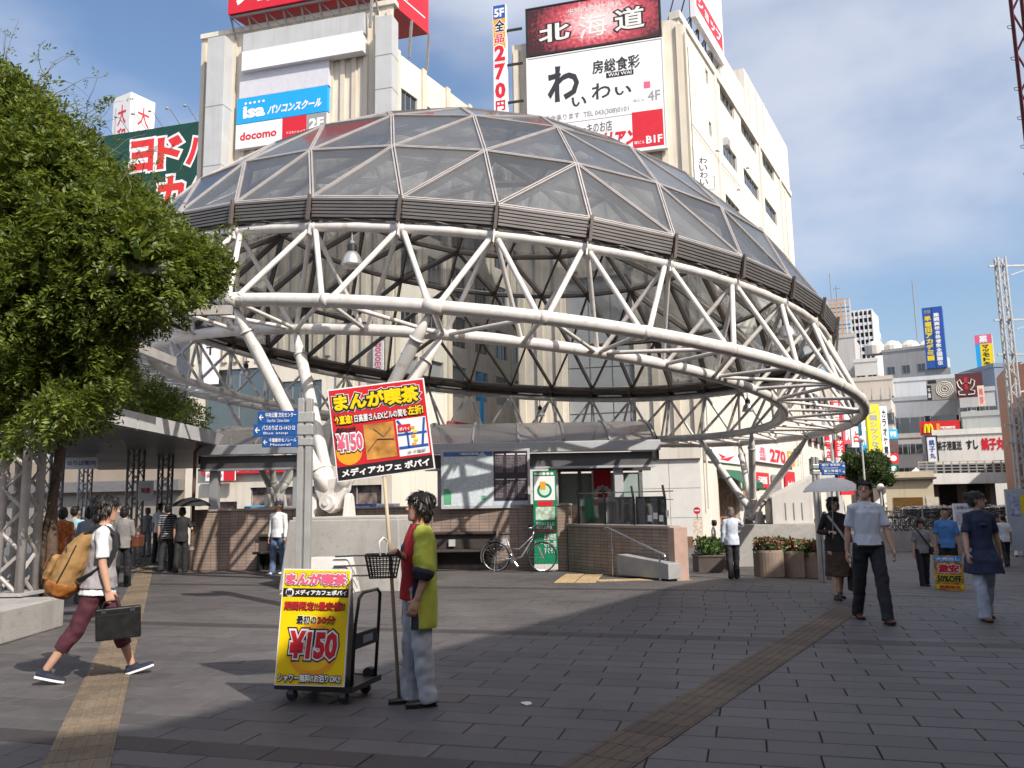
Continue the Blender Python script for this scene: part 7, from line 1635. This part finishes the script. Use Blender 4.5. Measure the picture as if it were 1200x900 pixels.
MB().box(hx + .01, .005, .42, hx + .03, CD - .025, .54).build('handle_plate', STEEL_K, tr_); MB().box(hx + .031, .13, .45, hx + .034, .3, .51).build('label_plate', PRINT_GY, tr_)
for y in (-.02, CD - .06): MB().tube([(hx - .05, y, .16), (hx - .05, y + .06, .16)], .05, 14).build('hinge', STEEL_K, tr_)
pt = at_y(333, 667, 6.78); pbm = at_y(321, 802, 6.70); pbr = at_y(402, 806, 6.63); ptr = at_y(413, 667, 6.75)
sb = thing('price_board', 'yellow folding price board reading 150 yen standing on the trolley', 'sign board', (0, 0, 0))
def sheet(name, tl, tr, br, bl, th, m, parent):
    xv = ((tr - tl) + (br - bl)) / 2; zv = ((tl - bl) + (tr - br)) / 2; W, H = xv.length, zv.length; xv.normalize(); yv = zv.cross(xv).normalized(); zv = xv.cross(yv); org = (tl + tr + br + bl) / 4 - xv * W / 2 - zv * H / 2
    e = bpy.data.objects.new(name, None); COL.objects.link(e); e.parent = parent; e.matrix_local = Matrix(((xv.x, yv.x, zv.x, org.x), (xv.y, yv.y, zv.y, org.y), (xv.z, yv.z, zv.z, org.z), (0, 0, 0, 1)))
    MB().box(0, 0, 0, W, th, H).build('panel', m, e); return e, W, H
bo, W, H = sheet('front_board', pt, ptr, pbr, pbm, .02, PRINT_W, sb)
plate(bo, 'yellow_ground', .015 * W, .01 * H, .985 * W, .99 * H, YEL, 0, .002)
MB().lathe([(.36 * W, 0), (.36 * W, .001)], 36).build('sun_disc', PRINT_O, bo, matrix=Matrix.Translation((.52 * W, -.0022, .30 * H)) @ Matrix.Rotation(R(90), 4, 'X')); MB().lathe([(.28 * W, 0), (.28 * W, .001)], 36).build('sun_core', mat('amber_print', (.86, .50, .02), .4), bo, matrix=Matrix.Translation((.52 * W, -.0036, .30 * H)) @ Matrix.Rotation(R(90), 4, 'X'))
lett(bo, 'まんが喫茶', .05 * W, .855 * H, .95 * W, .965 * H, PRINT_PK, .06, .006, outline=PRINT_W, ow=.06, outline2=PRINT_K, ow2=.10)
plate(bo, 'black_strip', .02 * W, .755 * H, .98 * W, .83 * H, PRINT_K, .002, .002); MB().lathe([(.06 * W, 0), (.06 * W, .001)], 20).build('logo_disc', PRINT_W, bo, matrix=Matrix.Translation((.12 * W, -.0045, .792 * H)) @ Matrix.Rotation(R(90), 4, 'X')); lett(bo, 'III', .08 * W, .772 * H, .16 * W, .812 * H, PRINT_K, .05, .007)
lett(bo, 'メディアカフェポパイ', .20 * W, .77 * H, .96 * W, .817 * H, PRINT_W, .05, .006)
lett(bo, '期間限定!!最安値!!', .06 * W, .64 * H, .94 * W, .715 * H, RED, .015, .006, outline=PRINT_K, ow=.035)
lett(bo, '最初の', .26 * W, .525 * H, .55 * W, .595 * H, PRINT_K, .02, .006, outline=PRINT_W, ow=.04); lett(bo, '30分', .56 * W, .525 * H, .82 * W, .595 * H, RED, .015, .006, outline=PRINT_K, ow=.03)
lett(bo, '¥150', .16 * W, .225 * H, .86 * W, .465 * H, RED, .05, .006, outline=PRINT_W, ow=.055, outline2=PRINT_K, ow2=.10, slant=.05); lett(bo, 'シャワー無料!!お泊りOK!!', .05 * W, .03 * H, .95 * W, .10 * H, PRINT_W, .04, .006, outline=PRINT_K, ow=.09)
zb = Vector((.03, .30, 0)); sheet('back_board', ptr + Vector((.0, .03, 0)), pt + Vector((0, .03, 0)), pbm + zb, pbr + zb, .02, mat('board_back', (.34, .29, .26), .7, .15), sb)

# 3-5 figures in the shade at right
wm, J3 = person('man in white short-sleeved shirt and dark trousers walking in the shade', px=1024, py=728, rz=R(176), H=1.77, legs=(-14, 14, 16, 4), feet=(-6, 4), armR=(-8, 10, 10), armL=(10, 10, 12), head=(-22, 12), top=C('shirt_white', (.60, .64, .72), var=.05), sleeve='short', hem=.93, collar=C('shirt_white', (.60, .64, .72)),
                bottom=C('charcoal_trouser', (.022, .022, .026)), shoe=mat('brown_shoe', (.09, .03, .015), .35), hairstyle='short', skin=0, vox=.0085)
o = MB(); 
t_ = Solid(); t_.stack([(.905, .187, .147, 0, -.003), (.935, .187, .147, 0, -.003)], J3['M']); o = obj('belt', t_.fused('belt', mat('belt_leather', (.02, .014, .012), .4), .009, 2), wm); o.scale = (J3['s'],) * 3
mb = MB()
for q in range(9):
    z = .98 + q * .05; a_ = J3['M'] @ Vector((-.012, .123 if z < 1.25 else .123 - (z - 1.25) * .09, z)); mb.lathe([(.006, 0), (.006, .006)], 8, 0, a_ * J3['s'])
mb.build('buttons', PRINT_W, wm)['kind'] = 'stuff'
dw_, J4 = person('woman in navy tunic and pale jeans walking in the shade at right', px=1158, py=726, rz=R(172), H=1.60, legs=(12, 3, -12, 14), feet=(3, -6), armR=(12, 12, 14), armL=(-14, 16, 10), head=(62, 0), top=C('navy_tunic', (.022, .032, .075)), sleeve='short', hem=.62, flare=.06, bottom=C('pale_jeans', (.42, .47, .56)), cut='long',
                 shoe=mat('tan_sandal', (.16, .06, .03), .5), hairstyle='bun', skin=0, vox=.0085, fem=True)
t_ = Solid(); t_.ball((0, .13, 1.26), (.06, .02, .03), J4['M']); o = obj('bow', t_.fused('bow', C('navy_tunic', (.022, .032, .075)), .009, 2), dw_); o.scale = (J4['s'],) * 3
bw, J5 = person('woman in black cardigan and brown checked skirt under a parasol', px=984, py=702, rz=R(178), H=1.56, legs=(10, 3, -10, 12), feet=(3, -4), handR=(.16, .20, 1.12), armL=(6, 10, 20), head=(10, 4), top=C('black_knit', (.022, .018, .02)), sleeve='long', hem=.80, bottom=C('brown_check', (.06, .032, .022), var=.5, sc_=30), cut='skirt', hairstyle='bob', skin=0, vox=.009, fem=True)
mb = MB(); P_ = [J5['M'] @ Vector(q) * J5['s'] for q in ((.15, .0, 1.45), (.08, .14, 1.30), (-.05, .15, 1.10), (-.17, .09, .92))]
for a_, b_ in zip(P_, P_[1:]): mb.bar(a_, b_, .035, .01, 0, (0, 1, 0))
hb = thing('shoulder_bag', 'pale shoulder bag hanging on the woman in black', 'bag', bw.location, bw.rotation_euler.z); mb.build('strap', C('pale_strap', (.5, .48, .45)), hb); MB().box(-.30, -.0, .62, -.16, .16, .86).build('bag', C('pale_strap', (.5, .48, .45)), hb, bevel=.03)
t2 = thing('tote_bag', 'black tote bag hanging low from the woman in black', 'bag', bw.location, bw.rotation_euler.z); MB().box(-.30, -.08, .12, -.16, .16, .48).build('bag', BLACKC, t2, bevel=.02); MB().tube([(-.23, -.03, .48), (-.23, .0, .66), (-.23, .1, .66), (-.23, .12, .48)], .008, 6).build('handle', BLACKC, t2)
hp = rootmat(bw.location, bw.rotation_euler.z) @ J5['handR']
pc = at_y(975, 571, hp.y + .05)
pa_ = thing('parasol', 'white lace parasol over the woman in black', 'parasol', hp)
MB().tube([(0, 0, -.10), pc - hp], .008, 8).build('shaft', STEEL_G, pa_)
ap = pc - hp + Vector((.0, 0, .04)); V_ = [tuple(ap + Vector((0, 0, .11)))]; F_ = []; n = 24
for j, (r_, dz_) in enumerate(((.16, .095), (.30, .04), (.40, -.04), (.45, -.10))):
    for i in range(n):
        a = 2 * math.pi * i / n; sc2 = 1 - (.0 if i % 3 == 0 else .04) * (j / 3); V_.append(tuple(ap + Vector((r_ * sc2 * math.cos(a), r_ * sc2 * math.sin(a), dz_ + (.0 if i % 3 else -.012)))))
for i in range(n): F_.append((0, 1 + i, 1 + (i + 1) % n))
for j in range(3):
    for i in range(n): F_.append((1 + j * n + i, 1 + (j + 1) * n + i, 1 + (j + 1) * n + (i + 1) % n, 1 + j * n + (i + 1) % n))
PAR = leaf_mat('parasol_cloth', (.80, .79, .77), (.85, .84, .82), .5); cn = MB().add(V_, F_).build('canopy', PAR, pa_)
cn.modifiers.new('s', 'SOLIDIFY').thickness = .004
for i in range(8):
    a = 2 * math.pi * i * 3 / n; MB().tube([ap + Vector((0, 0, .095)), ap + Vector((.28 * math.cos(a), .28 * math.sin(a), .035)), ap + Vector((.44 * math.cos(a), .44 * math.sin(a), -.112))], .004, 5).build('rib', STEEL_G, pa_)

# ------------------------------------------------------------------ middle-distance figures
MV = .0105 + .0035
person('man in white sweater, jeans and navy cap standing by the tiled wall', px=325, py=673, rz=R(160), H=1.66, legs=(6, 2, -6, 4), armR=(-2, 9, 8), armL=(2, 9, 10), head=(-6, 0), top=WHITEC, sleeve='long', hem=.86, bottom=JEANS, shoe=mat('white_shoe', (.7, .7, .7), .5), cap=NAVY, skin=1, vox=.011)
person('grey-haired person in pale blouse seen from behind near the right pedestal', px=860, py=678, rz=R(-6), H=1.55, legs=(8, 2, -10, 14), feet=(0, -8), armR=(70, 25, 20), armL=(-5, 10, 20), top=C('pale_blouse', (.55, .60, .70)), sleeve='long', hem=.80, bottom=BLACKC, hair=mat('hair_grey', (.16, .14, .12), .6, .3), hairstyle='bob', vox=.013, fem=True, skin=2)
bt, Jb = person('boy in grey T-shirt with a crossbody bag walking towards the viewer', px=1084, py=684, rz=R(172), H=1.56, legs=(10, 3, -8, 10), armR=(4, 9, 14), armL=(-2, 9, 30), top=GREYC, sleeve='short', hem=.84, bottom=BLACKC, hairstyle='fringe', vox=.012, skin=0, head=(0, -6))
cbg = thing('crossbody_bag', 'small dark bag with a diagonal strap on the boy', 'bag', bt.location, bt.rotation_euler.z); MB().box(-.23, -.06, .74, -.15, .12, .92).build('bag', BLACKC, cbg, bevel=.015)
mb = MB(); P_ = [Vector(q) * Jb['s'] for q in ((.12, .0, 1.46), (.05, .13, 1.32), (-.08, .14, 1.12), (-.2, .06, .96))]
for a_, b_ in zip(P_, P_[1:]): mb.bar(a_, b_, .03, .01, 0, (0, 1, 0))
mb.build('strap', BLACKC, cbg)
sw, Js = person('person in blue vest wearing sandwich boards in the shade', px=1115, py=690, rz=R(152), H=1.62, legs=(3, 2, -3, 2), top=C('blue_vest', (.08, .22, .5)), sleeve='short', bottom=BLACKC, vox=.013, skin=1, hairstyle='short')
for sgn, lb in ((1, 'front'), (-1, 'back')):
    pass
sbx = thing('sandwich_board', 'pair of crowded orange and red sale boards hung on the person in blue', 'sign board', sw.location, sw.rotation_euler.z + math.pi)
for q, yy in ((0, -.32), (1, .28)):
    e = bpy.data.objects.new('board', None); COL.objects.link(e); e.parent = sbx; e.location = (-.27, yy, .02); e.scale = (.82, 1, .82); MB().box(0, 0, 0, .62, .02, .82).build('panel', mat('sale_print', (.62, .28, .06), .5, .7, 7), e)
    if q == 0:
        plate(e, 'blue_band', .02, .68, .6, .8, PRINT_C); lett(e, '大売出し', .05, .70, .57, .78, PRINT_W, .04); plate(e, 'yellow_band', .02, .04, .6, .14, PRINT_Y); lett(e, '期間限定', .08, .05, .54, .13, PRINT_R, .04)
        lett(e, '50%OFF', .05, .2, .57, .36, PRINT_K, .05, .006, outline=PRINT_Y, ow=.06); lett(e, '激安', .08, .42, .54, .62, PRINT_R, .06, .006, outline=PRINT_W, ow=.07)
MB().box(-.2, -.3, .84, -.16, .28, 1.42).build('strap', BLACKC, sbx) if False else None
person('person in white T-shirt with a blue square seen from behind at right', px=1180, py=664, rz=R(-10), H=1.70, legs=(14, 4, -14, 18), feet=(0, -10), top=WHITEC, sleeve='short', hem=.82, bottom=BLACKC, vox=.014, hairstyle='short', group='walkers at the right edge')
person('person in black with white trousers walking at the right border', px=1195, py=652, rz=R(-30), H=1.70, legs=(16, 4, -12, 14), top=BLACKC, sleeve='short', hem=.82, bottom=WHITEC, vox=.014, hairstyle='short', group='walkers at the right edge')
# left group under the canopy
LG = 'people under the left canopy'
person('woman in orange and brown top standing left of the backpack man', pos=(at_y(74, 600, 15.4).x, 15.4), rz=R(20), H=1.60, legs=(3, 2, -3, 3), top=C('orange_print', (.38, .10, .02), var=.6, sc_=14), sleeve='short', hem=.80, bottom=BLACKC, vox=.014, hairstyle='bob', fem=True, group=LG)
person('person in teal and white top beside the woman in orange', pos=(at_y(88, 600, 16.2).x, 16.2), rz=R(10), H=1.62, legs=(8, 3, -8, 6), top=C('teal_white', (.25, .42, .48), var=.5, sc_=6), sleeve='short', bottom=WHITEC, vox=.014, hairstyle='short', group=LG)
person('person in pale grey-blue top just behind the backpack man', pos=(at_y(106, 600, 14.2).x, 14.2), rz=R(8), H=1.62, legs=(5, 2, -6, 6), top=C('grey_blue', (.25, .27, .34)), sleeve='short', bottom=BLACKC, vox=.014, hairstyle='bob', fem=True, group=LG)
gw, Jg = person('woman in grey top and black trousers with a brown bag, seen from behind', pos=(at_y(146, 600, 16.9).x, 16.9), rz=R(4), H=1.60, legs=(8, 3, -9, 9), armR=(5, 10, 40), top=C('grey_knit', (.20, .19, .19)), sleeve='long', hem=.82, bottom=BLACKC, vox=.013, hairstyle='bob', fem=True, group=LG)
hb = thing('handbag', 'brown leather handbag on the arm of the woman in grey', 'bag', gw.location, gw.rotation_euler.z); MB().box(.2, -.12, .78, .34, .24, 1.02).build('bag', mat('brown_leather', (.12, .04, .02), .45, .2), hb, bevel=.03); MB().tube([(.27, -.06, 1.02), (.26, 0, 1.2), (.26, .12, 1.2), (.27, .18, 1.02)], .01, 6).build('handle', mat('brown_leather', (.12, .04, .02)), hb)
person('person in pink hat and grey clothes far under the canopy', pos=(at_y(173, 600, 27).x, 27), rz=R(170), H=1.55, legs=(3, 2, -3, 3), top=GREYC, sleeve='long', bottom=GREYC, vox=.018, cap=C('pink_hat', (.5, .22, .25)), hairstyle='bob', fem=True, group=LG)
person('person in white shirt behind the striped man', pos=(at_y(188, 600, 24).x, 24), rz=R(-10), H=1.68, legs=(5, 2, -5, 4), top=WHITEC, sleeve='short', bottom=BLACKC, vox=.017, group=LG)
STRIPE = bpy.data.materials.new('striped_cloth'); STRIPE.use_nodes = True; _t = STRIPE.node_tree; _p = _t.nodes['Principled BSDF']; _tc = N(_t, 'ShaderNodeTexCoord'); _w = N(_t, 'ShaderNodeTexWave'); _w.bands_direction = 'Z'; _w.inputs['Scale'].default_value = 5.5
_cr = N(_t, 'ShaderNodeValToRGB'); _cr.color_ramp.elements[0].position = .72; _cr.color_ramp.elements[0].color = (.02, .02, .025, 1); _cr.color_ramp.elements[1].position = .78; _cr.color_ramp.elements[1].color = (.4, .4, .42, 1)
_t.links.new(_tc.outputs['Object'], _w.inputs[0]); _t.links.new(_w.outputs['Fac'], _cr.inputs[0]); _t.links.new(_cr.outputs[0], _p.inputs['Base Color']); _p.inputs['Roughness'].default_value = .85
person('man in dark striped shirt seen from behind by the tiled wall', pos=(at_y(197, 600, 20.8).x, 20.8), rz=R(5), H=1.66, legs=(8, 2, -8, 6), top=STRIPE, sleeve='short', hem=.82, bottom=BLACKC, vox=.014, hairstyle='bob', group=LG)
ub, Ju = person('dark-clothed person with an umbrella at the left end of the tiled wall', pos=(at_y(214, 600, 20.4).x, 20.4), rz=R(0), H=1.56, legs=(5, 2, -5, 4), handR=(.15, .2, 1.25), top=BLACKC, sleeve='short', hem=.8, bottom=BLACKC, vox=.014, hairstyle='bob', fem=True, group=LG)
hp = rootmat(ub.location, ub.rotation_euler.z) @ Ju['handR']; um = thing('umbrella', 'black umbrella at the left end of the tiled wall', 'umbrella', hp); ap = Vector((.02, -.05, .62)); MB().tube([(0, 0, -.1), ap], .008, 6).build('shaft', STEEL_K, um)
V_ = [tuple(ap)]; F_ = []; n = 16
for j, (r_, dz_) in enumerate(((.2, -.04), (.38, -.12), (.48, -.21))):
    for i in range(n): a = 2 * math.pi * i / n; V_.append(tuple(ap + Vector((r_ * math.cos(a), r_ * math.sin(a), dz_ - (.0 if i % 2 else .015)))))
for i in range(n): F_.append((0, 1 + i, 1 + (i + 1) % n))
for j in range(2):
    for i in range(n): F_.append((1 + j * n + i, 1 + (j + 1) * n + i, 1 + (j + 1) * n + (i + 1) % n, 1 + j * n + (i + 1) % n))
MB().add(V_, F_).build('canopy', BLACKC, um).modifiers.new('s', 'SOLIDIFY').thickness = .005
for i in range(8): a = 2 * math.pi * i / 8; MB().tube([ap, ap + Vector((.46 * math.cos(a), .46 * math.sin(a), -.21))], .004, 4).build('rib', STEEL_K, um)
# shoppers at right
SG = 'shoppers in the street at right'
for i, (px, y, rz_, tp_, bt_, hs, lb) in enumerate(((836, 31, 60, WHITEC, WHITEC, 'bob', 'woman in white outside the green awning shop'), (848, 33, -60, C('pink_top', (.5, .28, .25)), BLACKC, 'bob', 'person in pink beside the woman in white'), (865, 30.5, 150, WHITEC, C('white_skirt', (.6, .6, .58)), 'bob', 'person in white looking down beside the left strut'),
        (896, 34.5, 20, WHITEC, BLACKC, 'short', 'person in white behind the right pin support'), (934, 36, 170, C('pink_top2', (.45, .2, .22)), BLACKC, 'bob', 'person in pink under the vent housing'), (942, 33, 185, WHITEC, BLACKC, 'short', 'person in white shirt just left of the blue sign post'), (950, 38, 10, BLACKC, BLACKC, 'short', 'dark figure behind the blue sign post'),
        (966, 39, 190, C('red_brown', (.22, .08, .06)), BLACKC, 'bob', 'person in brown between the post and the woman in black'), (1146, 31, 175, C('dull_green', (.16, .2, .15)), BLACKC, 'short', 'person in dull green by the bicycle park'))):
    person(lb, pos=(at_y(px, 600, y).x, y), rz=R(rz_), H=1.6 + .03 * (i % 4), legs=(10, 3, -9, 8), armR=(20, 8, 30) if i % 2 else (0, 8, 12), top=tp_, sleeve='short', bottom=bt_, hairstyle=hs, vox=.02, fem=hs == 'bob', group=SG, skin=i % 3)

# ------------------------------------------------------------------ bicycles
TYRE = mat('tyre', (.02, .02, .02), .7); BKS = mat('bike_silver', (.45, .45, .46), .3, .06, metal=.6); BKF = mat('bike_paint', (.14, .13, .13), .35, .2, rnd=.6)
def bicycle(lb, frame_m, group=None, spokes=18):
    t = thing('bicycle', lb, 'bicycle', group=group); rw = .33
    def wheel(x, steer=0.):
        w_ = bpy.data.objects.new('wheel', None); COL.objects.link(w_); w_.parent = t; w_.location = (x, 0, rw); w_.rotation_euler = (0, 0, steer)
        ring = [(rw * .965 * math.cos(a * R(12)), 0, rw * .965 * math.sin(a * R(12))) for a in range(30)]; MB().tube(ring, .016, 6, closed=True).build('tyre', TYRE, w_)
        MB().tube([(p[0] * .945, 0, p[2] * .945) for p in ring], .010, 5, closed=True).build('rim', CHROME, w_)
        mb = MB().tube([(0, -.04, 0), (0, .04, 0)], .02, 8)
        for i in range(spokes):
            a = 2 * math.pi * i / spokes; b = a + (.5 if i % 2 else -.5); mb.tube([(.018 * math.cos(b), .02 * (-1) ** i, .018 * math.sin(b)), (rw * .9 * math.cos(a), 0, rw * .9 * math.sin(a))], .0022, 3, caps=False)
        mb.build('spokes', CHROME, w_); return w_
    wheel(0); wheel(1.08, R(25) if spokes > 12 else 0)
    MB().tube([(0, 0, rw), (.42, 0, .27)], .012, 6).tube([(0, 0, rw), (.26, 0, .62)], .009, 6).tube([(.42, 0, .27), (.24, 0, .80)], .016, 8).tube([(.42, 0, .27), (.60, 0, .33), (.86, 0, .72)], .019, 8).tube([(.33, 0, .52), (.55, 0, .50), (.88, 0, .80)], .014, 8).tube([(.84, 0, .66), (.90, 0, .90)], .02, 8).build('frame', frame_m, t, smooth=True)
    MB().tube([(1.08, -.045, rw), (.98, -.045, .62), (.90, 0, .68)], .011, 6).tube([(1.08, .045, rw), (.98, .045, .62), (.90, 0, .68)], .011, 6).build('fork', BKS, t)
    MB().tube([(.90, 0, .88), (.89, 0, 1.0), (.95, .08, 1.03), (.90, .24, 1.0), (.74, .27, .98)], .011, 6).tube([(.89, 0, 1.0), (.95, -.08, 1.03), (.90, -.24, 1.0), (.74, -.27, .98)], .011, 6).build('handlebar', CHROME, t, smooth=True)
    for y in (-.265, .265): MB().tube([(.84, y * .97, .99), (.72, y, .975)], .017, 8).build('grip', TYRE, t)
    MB().prism([(-.13, -.085), (-.04, -.09), (.13, -.02), (.13, .02), (-.04, .09), (-.13, .085)], .0, .06).build('saddle', STEEL_K, t, loc=(.23, 0, .82), bevel=.02)
    def arc(cx, a0, a1, r_): return [(cx + r_ * math.cos(R(a0 + (a1 - a0) * i / 10)), 0, rw + r_ * math.sin(R(a0 + (a1 - a0) * i / 10))) for i in range(11)]
    for cx, a0, a1 in ((0, 20, 200), (1.08, 30, 170)):
        mb = MB(); P_ = arc(cx, a0, a1, rw + .025)
        for a_, b_ in zip(P_, P_[1:]): mb.bar(a_, b_, .05, .006, 0, (0, 1, 0)) if False else mb.bar(a_, b_, .006, .05, 0, (0, 1, 0))
        mb.build('mudguard', BKS, t)
    MB().tube([(.42, -.03, .27), (.42, -.07, .27)], .075, 20).build('chainring', CHROME, t); MB().tube([(.42, -.06, .27), (.52, -.07, .14)], .009, 6).tube([(.42, .06, .27), (.32, .07, .40)], .009, 6).box(.48, -.14, .12, .56, -.07, .14).box(.28, .07, .39, .36, .14, .41).build('crank', CHROME, t)
    mb = MB(); bx, bz = 1.08, .74
    for z in (0, .06, .12, .18, .22):
        a_, b_ = .12 + z * .15, .14 + z * .15
        mb.bar((bx - a_, -b_, bz + z), (bx + a_, -b_, bz + z), .006, .006).bar((bx - a_, b_, bz + z), (bx + a_, b_, bz + z), .006, .006).bar((bx - a_, -b_, bz + z), (bx - a_, b_, bz + z), .006, .006).bar((bx + a_, -b_, bz + z), (bx + a_, b_, bz + z), .006, .006)
    for i in range(7):
        k = -1 + i / 3
        for sg in (-1, 1): mb.bar((bx + k * .12, sg * .14, bz), (bx + k * .153, sg * .173, bz + .22), .005, .005).bar((bx + sg * .12, k * .14, bz), (bx + sg * .153, k * .173, bz + .22), .005, .005)
        mb.bar((bx + k * .12, -.14, bz), (bx + k * .12, .14, bz), .005, .005)
    mb.build('basket', STEEL_K, t); MB().tube([(0, .07, rw), (-.02, .12, .01)], .01, 6).tube([(0, -.07, rw), (-.02, -.12, .01)], .01, 6).build('kickstand', BKS, t); MB().box(-.25, -.06, .68, .16, .06, .69).tube([(-.2, .05, .68), (0, .05, .36)], .006, 5).tube([(-.2, -.05, .68), (0, -.05, .36)], .006, 5).build('carrier', STEEL_K, t)
    return t
g = ground_at(583, 667); b1 = bicycle('silver city bicycle with front basket parked by the green stand', BKS); b1.location = (g.x, 19.05, 0); b1.rotation_euler = (R(4), 0, R(-14)); 
b0 = bicycle('x', BKF, 'bicycles parked at right', 10)
random.seed(5); k = 0; slots = []
for row in range(5):
    n = 17 - row
    for i in range(n): slots.append((at_y(1042 + (row * 3) + i * 8.2, 600, 37 + row * 2.1).x + random.uniform(-.12, .12), 37 + row * 2.1 + random.uniform(-.15, .15), row, i))
for x, y, row, i in slots:
    o = b0 if k == 0 else copy_tree(b0); k += 1
    o.location = (x, y, BIKEZ); o.rotation_euler = (random.uniform(-.12, .12), 0, R(random.choice((12, 18, 22, 196))) + random.uniform(-.08, .08))
    rn = ['front', 'second', 'third', 'fourth', 'rearmost'][row]
    on = 'first second third fourth fifth sixth seventh eighth ninth tenth eleventh twelfth thirteenth fourteenth fifteenth sixteenth seventeenth'.split()[i]
    o['label'] = 'parked bicycle, %s from the left in the %s row of the bicycle park' % (on, rn)
# litter and drain details
g = ground_at(617, 826); t = thing('litter', 'crumpled scrap of white paper on the paving', 'litter', g); rng = np.random.default_rng(3)
V_ = [(.05 * math.cos(a) * rng.uniform(.6, 1.2), .03 * math.sin(a) * rng.uniform(.6, 1.2), rng.uniform(.002, .03)) for a in np.linspace(0, 2 * math.pi, 9)[:-1]] + [(0, 0, .025)]
MB().add(V_, [(i, (i + 1) % 8, 8) for i in range(8)]).build('paper', PRINT_W, t).modifiers.new('s', 'SOLIDIFY').thickness = .002
# tidy up: remove the spare scene
bpy.data.scenes.remove(TMP)
